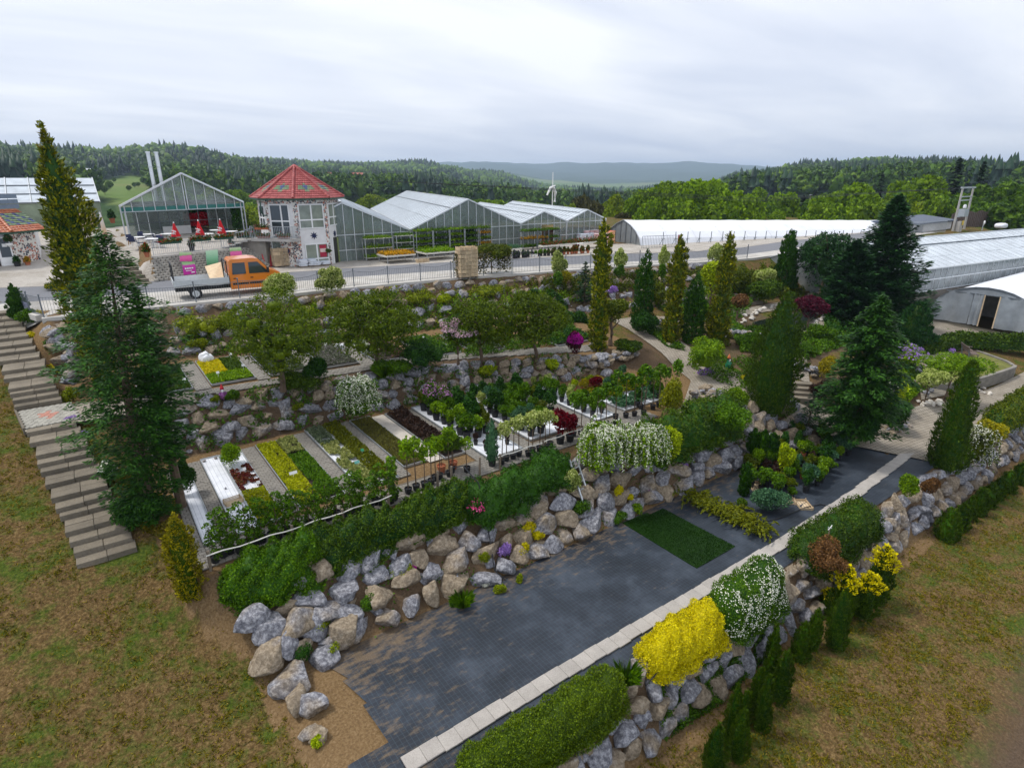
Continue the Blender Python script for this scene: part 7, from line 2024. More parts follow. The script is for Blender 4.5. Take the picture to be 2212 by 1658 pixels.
gnome('garden gnome with red hat and blue trousers on the middle wall',G(483,862),M('gnome red',(.6,.02,.03),.4),M('gnome blue',(.25,.08,.25),.4),.9)
gnome('white-bearded garden gnome with green coat in the rock garden',G(1572,795),M('gnome orange',(.6,.16,.06),.4),M('gnome green',(.02,.2,.1),.4),1.1)
# ------------------------------------------------------------------ plants of the garden
def LW(p,k=4.6,asp=.55,lo=.05,hi=.32):  # leaf size that stays leaf-like at this distance
 L=min(hi,max(lo,k/pxm(p))); return L,L*asp
def one(name,label,cat,me,loc,group=None,rz=0.0,scale=1.0):
 o=inst(name,me,None,loc,(0,0,rz),scale);tag(o,label,cat,group,'thing'); return o
def dims(px,py,ytop,wpx,z=None):
 p=G(px,py) if z is None else P(px,py,z)
 return p,max(.2,top_z(p,ytop)-p.z),wpx/pxm(p)
def shrub(name,label,px,py,ytop,wpx,mats,n=7,seed=None,z=None,cover=2.0,cap=4600,cat='shrub',dk=.9,flowers=None,fr=.12,k=4.4,sink=.0,up=.25,sz=(.34,.55)):
 p,h,w=dims(px,py,ytop,wpx,z);L,W=LW(p,k);seed=seed if seed is not None else int(px*7+py)
 mats=mats if isinstance(mats,list) else [mats]
 cl=round_clumps(w,w*dk,h*1.05,-.03*h-sink,n,seed,sz)
 o=one(name,label,cat,clumps_mesh(name,cl,L,W,mats,cover,cap,up=up),p)
 if flowers is not None:
  r=np.random.default_rng(seed+5);m=int(900*fr*max(.5,w*h));ci=r.integers(0,len(cl),m);d=rdir(m);d[:,2]=np.abs(d[:,2])*.8+.1;d[:,1]-=.2
  Pn=np.array([cl[i][0] for i in ci])+d*np.array([cl[i][1] for i in ci])*1.02
  V,Q=leafset(Pn,rdir(m),d+rdir(m)*.5,L*1.05,L*.9);inst('blossoms',mesh_np('blossoms',V,Q,flowers),o)
 return o
def tree(name,label,px,py,ytop,wpx,mats,trunk_share=.35,n=12,seed=None,z=None,r0=None,cover=2.0,cap=8000,k=4.4,cat='tree',flat=1.0,dk=1.0,nl=5,fork=.35,sz=(.3,.46),flowers=None,fr=.1,up=.15,full=False,core=.4):
 p,h,w=dims(px,py,ytop,wpx,z);L,W=LW(p,k);seed=seed if seed is not None else int(px*3+py)
 t=thing(name,label,cat,p)
 z0=h*trunk_share;cl=round_clumps(w,w*dk,h-z0,z0,n,seed,sz,full=full)
 cr=inst('crown',clumps_mesh('crown',cl,L,W,mats if isinstance(mats,list) else [mats],cover,cap,up=up,core=core),t)
 o=limb_trunk(h*.9,r0 or max(.05,h*.028),seed,nl,w*.3,fork).build('trunk',m_bark,None);o.parent=t
 if flowers is not None:
  r=np.random.default_rng(seed+5);m=int(900*fr*w*h);ci=r.integers(0,len(cl),m);d=rdir(m);d[:,2]=np.abs(d[:,2])*.7
  Pn=np.array([cl[i][0] for i in ci])+d*np.array([cl[i][1] for i in ci])*1.03;V,Q=leafset(Pn,rdir(m),rdir(m),L*1.1,L*.9);inst('blossoms',mesh_np('blossoms',V,Q,flowers),cr)
 return t
def conifer(name,label,px,py,ytop,wpx,mats,prof=None,tips=1,seed=None,z=None,k=5.2,curl=.25,cap=6800,cover=2.4,lean=0.0,upw=1.1,cat='conifer',core=.66):
 p,h,w=dims(px,py,ytop,wpx,z);L,W=LW(p,k,.42);seed=seed if seed is not None else int(px*5+py)
 prof=prof or [(0,.8),(.1,1),(.5,.95),(.8,.7),(.93,.38),(1,.03)]
 t=thing(name,label,cat,p)
 inst('crown',column_mesh('crown',h,[(a,b*w/2) for a,b in prof],L,W,mats if isinstance(mats,list) else [mats],seed,cap,cover,tips,curl,lean,upw,core),t)
 o=MB().tube([(0,0,-.1),(0,0,h*.5)],[w*.1+.02,w*.04+.01],7).build('trunk',m_bark,None);o.parent=t
 return t
def fir(name,label,px,py,ytop,wpx,mats,nb=90,per=80,droop=.25,k=6.5,seed=None,z=None,power=.8,tipup=.1,prof=None,start=.04,cat='conifer',trunk=True,bend=0.0):
 p,h,w=dims(px,py,ytop,wpx,z);L,W=LW(p,k,.36,hi=.45);seed=seed if seed is not None else int(px*5+py)
 t=thing(name,label,cat,p)
 inst('crown',fir_mesh('crown',h,w/2,L,W,mats if isinstance(mats,list) else [mats],seed,nb,per,droop,start,power,tipup,bend,prof),t)
 o=MB().tube([(0,0,-.15),(bend*.25,0,h*.5),(bend,0,h*.97)],[max(.07,h*.022),h*.013,.012],8).build('trunk',m_bark,None);o.parent=t
 return t
 # -- left foreground
fir('foreground_conifer','large dark green conifer beside the stairs in the foreground',330,1125,505,235,lm_ley,bend=.45,nb=270,per=150,droop=.2,k=9.0,prof=[(0,.35),(.08,.5),(.2,.62),(.3,.85),(.55,1),(.75,.9),(.88,.5),(.96,.2),(1,.03)],start=.02,tipup=.15,seed=5,z=-4.25)
fir('conifer_spire','second dark green spire leaning beside the large foreground conifer',392,1090,622,100,lm_ley,nb=130,per=90,droop=.2,k=9.0,prof=[(0,.3),(.3,.8),(.6,1),(.85,.6),(1,.03)],start=.25,seed=6,z=-4.2)
def golden(label,px,py,ytop,wpx,seed,z=None,mats=None,prof=None,curl=.5,k=6.5,lean=0,cap=6500):
 return conifer('golden_cypress',label,px,py,ytop,wpx,mats or lm_gold,prof or [(0,.75),(.12,1),(.35,.85),(.55,1.0),(.72,.9),(.85,.5),(.94,.2),(1,.02)],seed=seed,z=z,k=k,curl=curl,cap=cap,lean=lean,upw=.55,cover=2.8)
golden('tall golden cypress leaning over the fence corner, behind the stairs',232,850,262,66,31,z=-2.35,mats=[lm_golddk,lm_dark],prof=[(0,.55),(.15,.75),(.35,.9),(.55,1.15),(.72,1.1),(.82,.75),(.88,.32),(.95,.12),(1,.02)],k=8,cap=14000)
fir('golden_cypress_boughs','spreading golden boughs near the top of the tall golden cypress',228,850,272,92,lm_gold,nb=60,per=46,droop=.1,k=8,power=.5,seed=9,z=-2.35,start=.55,tipup=.3,trunk=False)
conifer('small_cypress','small dark pointed cypress at the stair head',45,690,612,40,[lm_thujad],[(0,.8),(.2,1),(.6,.7),(1,.03)],k=5)
golden('small golden cypress at the lawn corner of the bed terrace',412,1290,1108,58,33,z=-4.9,mats=[lm_gold,lm_thuja],curl=.45,k=6)
shrub('stair_shrub','low green shrub in a pot beside the upper steps',70,700,662,55,lm_green,5)
shrub('stair_shrub','white-flowering bush below the large foreground conifer',245,1040,985,45,lm_dark,4,flowers=lm_white,fr=.6)
shrub('low_juniper','low spreading juniper at the foot of the large foreground conifer',310,1130,1060,130,lm_ley,6,k=6,sink=.2)
shrub('potted_laurel','dark green laurel in a steel trolley at the terrace edge',408,1070,985,46,[lm_dark],6,z=Z3,k=4)
shrub('green_pot_group','bright bushy potted plants at the rear of the houseleek bed',500,1010,955,62,[lm_fresh],7,z=Z3,k=3.6)
# -- the four round trees on the upper terrace
tree('round_tree','first round olive-green tree, nearest the stairs',612,845,628,235,[lm_round],.1,46,1,z=-2.5,cap=26000,cover=4.5,sz=(.26,.42),nl=7,up=.35,k=5.2,full=True,core=.3)
tree('round_tree','second round olive-green tree, behind the white shrub',815,800,622,200,[lm_round],.1,40,2,cap=24000,cover=4.5,sz=(.26,.42),nl=7,up=.35,k=5.2,full=True,core=.3)
tree('round_tree','third round olive-green tree, beside the lilac',1040,795,632,160,[lm_round],.2,32,3,cap=19000,cover=4.5,sz=(.26,.42),nl=7,up=.35,k=5.2,full=True,core=.3)
tree('round_tree','fourth round olive-green tree, before the purple lilac',1157,782,628,175,[lm_round],.2,32,4,cap=19000,cover=4.5,sz=(.26,.42),nl=7,up=.35,k=5.2,full=True,core=.3)
tree('lilac','pale pink lilac between the second and third round tree',990,790,672,95,[lm_green],.25,9,7,flowers=lm_pale,fr=.5)
shrub('purple_lilac','dark purple lilac beside the fourth round tree',1243,770,705,42,lm_pur,6,flowers=lm_mag,fr=1.2)
shrub('dark_shrub','dark leafy shrub below the second round tree',915,815,722,100,lm_dark,8)
shrub('dark_shrub','dark shrub under the first round tree, right side',690,830,762,70,lm_dark,6)
shrub('low_shrub','low green shrub at the foot of the first round tree',640,848,805,90,lm_thuja,6)
shrub('low_shrub','grassy green shrub behind the white shrub',850,815,770,80,lm_green,6)
shrub('golden_low_shrub','low golden green juniper on the edge of the middle wall',1050,810,782,60,lm_lime,5,sink=.1)
shrub('golden_low_shrub','small lime shrub under the fourth round tree',1195,800,770,40,lm_lime,4)
tree('olive_tree','small gnarled olive-leaved tree beside the ramp path',1318,745,640,80,[lm_olive],.42,9,12,r0=.14,sz=(.3,.5),cover=1.4)
shrub('round_shrub','low rounded green shrub at the ramp path corner',1352,768,732,72,lm_thuja,5)
p_,h_,w_=dims(772,893,814,84,-3.6)
A_,B_=arch_mesh('spirea',w_*1.02,w_*.9,h_*.95,[lm_green,lm_white],.09,.05,200,110,3,.8,.8,(.065,.045),front=-math.pi/2)
o=one('spirea','round white-flowering shrub on the middle boulder wall','shrub',A_,p_);inst('blossoms',B_,o)
# -- golden and green columns
GP=[(0,.9),(.15,1.05),(.3,.85),(.45,.8),(.6,.95),(.75,1.0),(.86,.7),(.95,.28),(1,.03)]
golden('golden column cypress standing alone before the road fence',1291,757,470,31,41,prof=GP,mats=[lm_golddk,lm_thuja])
conifer('green_column','green double-tipped column beside the ramp path',1386,712,536,42,[lm_thujad],[(0,.9),(.3,1),(.7,.9),(.9,.6),(1,.05)],tips=3,curl=.12,k=5)
golden('golden column cypress left of the green triple column',1450,738,506,31,42,prof=GP,mats=[lm_golddk,lm_thuja])
conifer('green_column','green triple-tipped column between two golden columns',1494,738,588,44,[lm_thujad],[(0,.9),(.3,1),(.7,.95),(.9,.6),(1,.05)],tips=3,curl=.12,k=5)
golden('golden column cypress right of the green triple column',1549,745,500,33,43,prof=[(0,1.2),(.2,1.25),(.35,.95),(.5,.75),(.7,.9),(.85,.6),(.95,.25),(1,.03)],mats=[lm_golddk,lm_thuja])
shrub('dark_shrub','dark green bush at the foot of the double-tipped column',1392,722,668,62,lm_dark,6)
tree('weeping_tree','bright lime weeping tree behind the golden columns',1532,672,540,66,[lm_lime],.15,10,3,dk=.8)
fir('blue_spruce','dark bluish spruce at the foot of the road fence',1262,655,565,60,lm_fir,nb=60,per=45,droop=.05,k=6)
shrub('golden_shrub','golden yellow shrub beside the bluish spruce',1212,618,580,50,[leafmat('gold shrub',(.18,.18,.01),(.48,.42,.04),.2)],6)
conifer('green_triple','two tall green columns before the dark dome tree',1692,622,495,50,[lm_thujad],[(0,.9),(.3,1),(.7,.95),(.9,.6),(1,.05)],tips=2,curl=.1)
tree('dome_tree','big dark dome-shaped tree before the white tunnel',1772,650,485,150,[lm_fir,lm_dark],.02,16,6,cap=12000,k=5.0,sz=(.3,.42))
fir('cedar','tall dark cedar with ragged boughs before the long glasshouse',1888,690,425,205,lm_fir,nb=300,per=150,droop=.04,k=9,power=.75,tipup=.22,seed=14)
fir('cedar','second dark cedar spire left of the tall cedar',1822,690,520,150,lm_fir,nb=190,per=120,droop=.0,k=9,power=.7,tipup=.25,seed=15)
fir('hemlock','broad green conifer in front of the tall cedar',1845,945,640,165,lm_ley,nb=280,per=140,droop=.2,k=9,prof=[(0,.7),(.15,.95),(.4,1),(.7,.7),(.9,.3),(1,.03)],seed=16,z=-5.4)
conifer('fat_conifer','fat green cone-shaped thuja beside the garden steps',1662,890,630,104,[lm_thuja,lm_thujad],[(0,.7),(.12,.95),(.3,1),(.5,.95),(.7,.68),(.85,.4),(.95,.16),(1,.02)],curl=.2,cap=14000,k=5)
fir('young_fir','small dark fir at the foot of the fat thuja',1745,925,845,90,lm_fir,nb=40,per=50,k=6)
conifer('yew','dark broad yew beside the tunnel path',1968,748,652,78,[lm_fir,lm_thuja],[(0,.8),(.25,1),(.55,.85),(.85,.45),(1,.05)],curl=.25)
tree('purple_tree','small purple-leaved tree beside the pond',1742,722,630,72,[lm_pur],.32,9,4,sz=(.34,.5))
t_=tree('weeping_brown_tree','small bare brown weeping tree at the pond',1590,705,632,62,[lm_brown],.5,8,8,sz=(.3,.5),cover=1.1,up=-.6)
shrub('bare_shrub','pale olive budding shrub between the columns',1422,665,605,50,[lm_olive],6,cover=1.3)
shrub('golden_yew','large green rounded bush above the pond',1648,658,600,82,lm_thuja,7)
shrub('pale_shrub','pale variegated shrub behind the large green bush',1655,620,572,62,lm_var,6)
shrub('olive_shrub','olive mixed shrubs below the road fence, left of the pale shrub',1600,640,575,70,lm_olive,7)
for k,(x,y,yt,w) in enumerate([(1712,650,628,30),(1706,668,642,30)]):shrub('cloud_shrub',['cloud-pruned bush, upper ball, above the rocks','cloud-pruned bush, lower ball, above the rocks'][k],x,y,yt,w,lm_thuja,4)
tree('umbrella_maple','bright green umbrella-shaped maple beside the lane',2040,868,758,138,[lm_fresh],.45,12,5,flat=.8,sz=(.35,.5),k=4)
tree('variegated_tree','cream variegated little tree beside the umbrella maple',1995,876,790,70,[lm_var],.4,9,5,cover=1.3,sz=(.3,.46))
conifer('tall_column','tall leaning green column between lane and lower wall',2040,1010,775,70,[lm_thuja,lm_thujad],[(0,1.0),(.15,1.1),(.4,.85),(.7,.6),(.88,.4),(.96,.2),(1,.03)],curl=.14,cap=12000,k=5)
shrub('golden_dome','golden green dome shrub beside the lane',1922,878,820,80,[lm_lime,lm_thuja],6,dk=1)
shrub('ball_shrub','dark blue-green ball shrub standing on the lane edge',1930,935,872,52,[lm_dark],5,sz=(.6,.75))
shrub('leafy_shrub','leafy green shrub with white flowers behind the golden dome',1882,880,790,95,lm_green,8,flowers=lm_white,fr=.06)
shrub('fern_bed','bright green ferny shrubs with lilac flowers before the yew',1935,790,735,100,lm_fresh,8,flowers=lm_lilac,fr=.12)
shrub('hedge_end','dark spreading shrub below the broad conifer at the fabric corner',1850,955,905,120,lm_thujad,6)
shrub('yellow_shrub','golden shrub beside the garden steps',1780,820,762,55,[leafmat('amber shrub',(.15,.14,.01),(.45,.36,.03),.2)],6)
shrub('amber_shrub','dark red-brown shrub below the golden shrub',1770,870,815,60,lm_dkr,6)
shrub('cherry_bush','fresh green spreading bush beside the ramp path',1520,815,728,110,lm_fresh,8,up=.1)
shrub('lime_shrub','tall lime-green young tree at the terrace rail',1450,905,810,60,[leafmat('lime stems',(.10,.12,.01),(.30,.30,.03),.2)],8,z=Z3,cover=1.1)
shrub('leafy_shrub','fresh green leafy plant beside the lower path',1590,885,830,48,lm_fresh,5)
for k,(x,y,yt,w,m,lb) in enumerate([(1700,720,700,60,lm_green,'green perennials right of the fat thuja, near the pond'),(1615,745,715,70,lm_green,'green perennials on the dark soil left of the fat thuja'),(1745,765,742,50,lm_green,'low green plants on the rock terrace'),(1580,725,705,30,lm_blue,'grey lavender cushion above the low rock wall'),(1775,735,700,70,lm_green,'tall grassy irises behind the fat thuja'),(1625,830,808,40,lm_dark,'low dark juniper in the gnome bed'),(1470,690,668,40,lm_green,'green shrub between the columns and the rocks')]):
 shrub('perennials',lb,x,y,yt,w,m,5)
 # -- bushes on and below the road fence
vb=[('variegated bush covering the front of the orange truck',612,662,570,92),('variegated bush on the fence right of the orange truck',716,645,567,72),('variegated bush on the fence beside the golden shrub',1205,606,535,46),('variegated bush on the fence behind the lone golden column',1338,590,530,38),('variegated climber on the fence above the columns',1430,590,525,34),('variegated bush at the far end of the fence',1545,575,520,44)]
for lb,x,y,yt,w in vb:
 p=P(x,y,-.25);h=top_z(p,yt)-p.z;ww=w/pxm(p);L,W=LW(p,4.4)
 one('variegated_bush',lb,'shrub',clumps_mesh('variegated_bush',round_clumps(ww,ww*.7,h,0,10,x,(.28,.45)),L,W,[lm_var,lm_green],2.0,6000),p)
 if x in (1205,1338,1430):shrub('ivy_stem','dark ivy column under the '+lb.split(' on the')[0].split(' above')[0]+(' beside the golden shrub' if x==1205 else ' behind the lone column' if x==1338 else ' above the columns'),x,y+16,y-22,w*.7,lm_ivy,5,z=-.6)
tv=MB()
n=2600;u=rng.random(n);Pn=np.stack([22+4.6*u,37.55-.95*u+rng.normal(0,.12,n)-.1,.25+1.6*rng.random(n)**.7],1);keep=(np.sin(u*17)+rng.normal(0,.6,n)>-.3);Pn=Pn[keep];n=len(Pn)
V,Q=leafset(Pn,rdir(n),rdir(n),.14,.1);tag(link(bpy.data.objects.new('vine',mesh_np('vine',V,Q,leafmat('vine leaf',(.05,.05,.02),(.17,.16,.06),.2)))),'olive brown vine growing over the trellis','vine',kind='thing')
tree('weeping_willow','little weeping tree with bent white stem behind the trellis',1062,590,515,100,[lm_olive],.25,10,3,z=.1,up=-.8,cover=1.6)
tree('potted_maple','small bright green tree in a black tub on the yard',*[z7(1190,700)[0],z7(1190,700)[1]],z7(1190,510)[1],38,[lm_lime],.45,7,2,z=.02)
shrub('red_maple','round dark red shrub on the yard beside the trolley',*z7(1260,805),z7(1260,705)[1],17,lm_red,5,z=.02)
shrub('yard_shrub','dark green potted shrub beside the black tub',*z7(1190,745),z7(1190,690)[1],16,lm_dark,4,z=.02)
shrub('ball_topiary','clipped ball on a stem beside the open tower door',*z5(1040,1130),z5(1040,1065)[1],15,lm_thuja,4,z=1.0)
# moss and flowers hanging over the upper wall
def cushion(label,px,py,wpx,hpx,mat,z=None,fl=None,seed=0,name='cushion_plant',k=3.6):
 p=G(px,py) if z is None else P(px,py,z)
 w,h=wpx/pxm(p),hpx/pxm(p);L,W=LW(p,k,.6)
 cl=[((rng.uniform(-.3,.3)*w,rng.uniform(-.2,.1)*w,rng.uniform(0,.3)*h),(w*rng.uniform(.22,.34),w*.25,h*rng.uniform(.3,.5))) for _ in range(5)]
 o=one(name,label,'cushion plant',clumps_mesh(name,cl,L,W,[mat if fl is None else fl],1.8,1400,up=.1),p+Vector((0,-.12,.02))); return o
cs=[(395,690,60,40,lm_moss,'mossy cushion at the top of the upper wall, nearest the big conifer'),(430,700,70,45,lm_moss,'broad mossy cushion spilling down the upper wall'),(480,688,60,40,lm_moss,'mossy cushion on the upper wall left of the first round tree'),(425,740,40,24,lm_moss,'small mossy cushion between two upper boulders'),(520,700,50,30,lm_moss,'mossy cushion behind the first round tree'),
(660,672,60,30,lm_moss,'yellowish sedum under the variegated bush by the truck'),(760,655,80,30,lm_var,'pale creeping plant on the kerb right of the second bush'),(900,640,60,22,lm_moss,'yellow green stonecrop on the kerb above the boulders'),(960,640,40,26,lm_lime,'lime cushion hanging from the upper wall'),(1060,622,90,26,lm_moss,'long stonecrop cushion below the pallet of crates'),
(125,790,52,26,lm_gylw,'bright yellow cushion beside the stairs below the fence corner'),(82,680,26,22,lm_gylw,'small yellow flowers at the stair head'),(70,722,22,14,lm_gylw,'yellow flower tuft beside the upper steps'),(115,740,30,26,lm_ivy,'green tuft at the stair-side boulders'),(150,850,34,40,lm_moss,'mossy clump beside the landing'),
(160,905,44,24,lm_lilac,'lilac flowers at the landing edge'),(180,935,30,18,lm_lilac,'violet flowers below the landing'),
(1315,625,36,18,lm_lilac,'lilac cushion on the rocks behind the golden column'),(640,875,26,14,lm_moss,'mossy cushion on a boulder of the middle wall'),(465,858,22,12,lm_moss,'moss tuft left of the red-hatted gnome'),(500,850,36,22,lm_green,'grass tuft right of the red-hatted gnome'),
(1040,1195,28,30,lm_moss,'mossy cushion hanging on the tall wall'),(1140,1135,34,34,lm_gylw,'yellow flowers high on the tall wall'),(1125,1180,34,30,lm_gylw,'yellow flowers low on the tall wall'),(1160,1150,24,20,lm_gylw,'small yellow flowers in a gap of the tall wall'),(1080,1180,34,30,lm_lilac,'lilac flowers on the tall wall below the rose'),
(1045,1250,26,20,lm_white,'white flowers at the foot of the tall wall'),(1075,1265,26,30,lm_moss,'olive cushion at the foot of the tall wall'),(1115,1245,22,26,lm_moss,'yellowish tuft between low boulders'),(1330,1055,24,26,lm_gylw,'yellow flowers right of the ladder'),(1355,1070,20,16,lm_gylw,'small yellow flowers near the fabric, right of the ladder'),(1372,1090,34,34,lm_fresh,'bright green leafy plant at the foot of the tall wall'),(1397,1060,16,20,lm_mag,'magenta flowers on the tall wall right of the ladder'),(1470,1000,26,18,lm_lilac,'pale violet flowers on the tall wall below the dark bushes'),(1330,1110,40,26,lm_ivy,'green plant left of the dark turf'),
(888,1222,18,16,lm_mag,'magenta flowers under the cascading hedge'),(580,1368,34,24,lm_mag,'magenta cushion on the corner boulder, rear one'),(585,1398,38,20,lm_mag,'magenta cushion on the corner boulder, front one'),(685,1340,46,30,lm_moss,'yellowish moss between the corner boulders'),(735,1350,34,30,lm_moss,'moss cushion at the fabric corner'),(648,1320,46,26,lm_ivy,'green creeping plant under the hedge end'),(715,1395,40,30,lm_moss,'moss strip above the fabric corner'),
(685,1590,30,26,lm_lime,'lime stonecrop at the rocks of the open end'),(660,1525,28,18,lm_moss,'moss on the long edge rock'),(655,1400,44,60,lm_dark,'dark upright shrub at the fabric corner'),(800,1290,50,34,lm_ivy,'green creeper in a gap of the tall wall'),(980,1290,30,22,lm_ivy,'green tuft at the foot of the tall wall, left half'),(860,1225,60,24,lm_moss,'light moss under the cascading hedge'),(1245,1090,50,30,lm_ivy,'ivy beside the ladder'),
(1520,800,40,16,lm_lilac,'lilac carpet at the ramp path edge'),(1560,715,26,12,lm_lilac,'lilac tuft in the rock garden'),(1600,812,18,10,lm_gylw,'yellow tuft beside the bearded gnome'),(1990,745,30,18,lm_lilac,'lilac flowers beside the yew'),(2050,755,18,12,lm_lilac,'lilac tuft at the tunnel path')]
for x,y,w,h,m,lb in cs:cushion(lb,x,y+h*.3,w,h,m)
tf=tuft_mesh('grass_tuft',.55,.5,260,lm_green,3,.016)
one('grass_tuft','round green grass tuft at the end of the clipped hedge','grass tuft',tf,P(1352,1475,-6.6))
one('grass_tuft','grass clump on the terrace edge under the second round tree','grass tuft',tf,G(830,815),scale=1.3)
one('grass_tuft','grass clump at the middle of the tall wall foot','grass tuft',tf,G(1000,1310),scale=.9)
# ivy between the stones of the middle wall
n=5200;xx=rng.uniform(1,24,n);f=rng.random(n);yt_=np.interp(xx,XK,B_Y[2]);yb_=np.interp(xx,XK,B_Y[3]);zt_=np.interp(xx,XK,B_Z[2]);zb_=np.interp(xx,XK,B_Z[3])
kk=(np.sin(xx*2.3+f*5)*np.sin(xx*.9-f*7)+rng.normal(0,.3,n))>.12
Pn=np.stack([xx,yb_+(yt_-yb_)*f-.16,zb_+(zt_-zb_)*f+.03],1)[kk];m=len(Pn)
V,Q=leafset(Pn,rdir(m),rdir(m)+np.array([0,-1,.6]),.13,.11);tag(link(bpy.data.objects.new('ivy',mesh_np('ivy',V,Q,lm_ivy))),'ivy creeping between the boulders of the middle wall','ivy',kind='stuff')
n=5200;xx=rng.uniform(3,30,n);f=rng.random(n);yt_=np.interp(xx,XK,B_Y[4]);yb_=np.interp(xx,XK,B_Y[5]);zt_=np.interp(xx,XK,B_Z[4]);zb_=np.interp(xx,XK,B_Z[5])
kk=(np.sin(xx*1.9+f*5)*np.sin(xx*.7-f*6)+rng.normal(0,.25,n))>.3
Pn=np.stack([xx,yb_+(yt_-yb_)*f-.12,zb_+(zt_-zb_)*f+.05],1)[kk];m=len(Pn)
V,Q=leafset(Pn,rdir(m),rdir(m)+np.array([0,-1,.8]),.09,.07);tag(link(bpy.data.objects.new('wall_weeds',mesh_np('wall_weeds',V,Q,lm_ivy))),'low weeds in the gaps of the tall boulder wall','weeds',kind='stuff')
n=4000;xx=rng.uniform(-1,42,n);f=rng.random(n);yt_=np.interp(xx,XK,B_Y[0]);yb_=np.interp(xx,XK,B_Y[1]);zt_=np.interp(xx,XK,B_Z[0]);zb_=np.interp(xx,XK,B_Z[1])
kk=(np.sin(xx*1.7+f*4)*np.sin(xx*.8-f*6)+rng.normal(0,.3,n))>.2
Pn=np.stack([xx,yb_+(yt_-yb_)*f-.2,zb_+(zt_-zb_)*f+.03],1)[kk];m=len(Pn)
V,Q=leafset(Pn,rdir(m),rdir(m)+np.array([0,-1,.8]),.16,.12);tag(link(bpy.data.objects.new('wall_weeds',mesh_np('wall_weeds',V,Q,lm_moss))),'mossy weeds in the gaps of the upper boulder wall','weeds',kind='stuff')
# -- hedges
def hedge(name,label,path,w,h,mats,k=3.8,cap=16000,seed=1,lump=.16,skirt=0.0,cover=2.2,cat='hedge',flowers=None,fr=0.2,up=.3):
 p0=Vector(path[0]);L,W=LW(p0,k);loc=[Vector(p)-p0 for p in path]
 o=one(name,label,cat,hedge_mesh(name,loc,w,h,L,W,mats if isinstance(mats,list) else [mats],seed,cap,cover,skirt,lump,up),p0)
 if flowers is not None:
  m=int(fr*4500);Pn,N=hedge_mesh.surf(m);g=np.sin(Pn[:,0]*3.1)*np.sin(Pn[:,2]*4+Pn[:,0])+rng.normal(0,.5,m);Pn,N=Pn[g>-.25],N[g>-.25];m=len(Pn)
  V,Q=leafset(Pn+N*.03,rdir(m),N+rdir(m)*.5,L*.9,L*.7);inst('blossoms',mesh_np('blossoms',V,Q,flowers),o)
 return o
Z4_=-6.62
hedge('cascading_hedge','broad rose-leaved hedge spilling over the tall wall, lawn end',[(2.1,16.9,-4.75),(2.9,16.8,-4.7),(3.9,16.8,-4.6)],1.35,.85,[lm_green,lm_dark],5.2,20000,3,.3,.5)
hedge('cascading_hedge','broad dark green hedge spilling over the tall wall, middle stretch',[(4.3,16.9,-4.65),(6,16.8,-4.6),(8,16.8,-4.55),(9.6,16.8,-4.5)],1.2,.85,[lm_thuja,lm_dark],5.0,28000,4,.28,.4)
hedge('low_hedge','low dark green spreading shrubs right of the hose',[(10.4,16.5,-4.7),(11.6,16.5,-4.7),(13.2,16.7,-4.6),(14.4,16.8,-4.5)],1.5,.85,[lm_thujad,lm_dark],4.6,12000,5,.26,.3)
shrub('variegated_shrub','small cream variegated shrub on the tall wall beside the ladder',1232,1068,1010,46,lm_var,6,cover=1.6)
shrub('rose','pink flowering rose at the hose on the tall wall',1025,1130,1075,50,lm_dark,5,flowers=lm_pink,fr=.25)
for k,(x,y,yt,w) in enumerate([(1296,1005,908,98),(1376,996,910,104)]):
 p_,h_,w_=dims(x,y,yt,w,-4.6);A_,B_=arch_mesh('spirea',w_*1.05,w_*.9,h_*.85,[lm_fresh,lm_white],.11,.06,230,130,20+k,.7,.85,(.075,.04),front=-math.pi/2)
 o=one('spirea',['arching white-flowering shrub over the tall wall, left of two','arching white-flowering shrub over the tall wall, right of two'][k],'shrub',A_,p_);inst('blossoms',B_,o)
shrub('lime_bush','lime yellow bush right of the arching white shrubs',1447,998,912,72,[lm_lime,lm_thuja],7,z=-5.0)
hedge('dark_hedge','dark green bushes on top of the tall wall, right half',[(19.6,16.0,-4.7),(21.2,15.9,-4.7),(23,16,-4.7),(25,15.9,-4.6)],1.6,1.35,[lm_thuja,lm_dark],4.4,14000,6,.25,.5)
shrub('tall_shrub','fresh green shrubs between dark bushes and fat thuja',1575,935,868,90,lm_green,7,z=-4.6)
hedge('clipped_hedge','clipped green hedge at the edge of the fabric terrace, nearest',[(5.4,8.75,Z4_),(7,8.65,Z4_),(8.6,8.6,Z4_),(9.5,8.65,Z4_)],1.15,.9,[leafmat('clipped hedge',(.045,.085,.006),(.19,.27,.018),.22)],3.8,30000,7,.11,0.25)
hedge('yellow_hedge','bright yellow hedge beside the slab path',[(11.6,8.7,Z4_),(12.8,8.65,Z4_),(13.9,8.65,Z4_)],1.2,.9,[lm_yel],3.8,22000,8,.16,.3)
hedge('white_hedge','green hedge with white blossom sprays beyond the yellow hedge',[(15.0,8.65,Z4_),(16.2,8.6,Z4_),(17.3,8.7,Z4_)],1.4,1.1,[lm_green,lm_dark],3.6,16000,9,.12,.6,flowers=lm_white,fr=.6)
shrub('brown_shrub','brown dried shrub beside the white-blossom hedge',1775,1242,1165,105,[lm_brown],7,z=-6.7)
hedge('juniper_hedge','green juniper mound hedge right of the brown shrub',[(20.2,8.7,Z4_),(21.6,8.75,Z4_),(23.2,8.7,Z4_),(24.4,8.7,Z4_)],1.5,1.05,[lm_thuja,lm_thujad],4.2,14000,10,.14,.4)
shrub('small_shrub','small fresh green shrub at the end of the juniper hedge',1958,1075,1025,52,lm_fresh,5,z=-6.6)
shrub('brown_mound','dry brown grass mound before the tall leaning column',2005,1068,1028,50,lm_brown,4,z=-6.6)
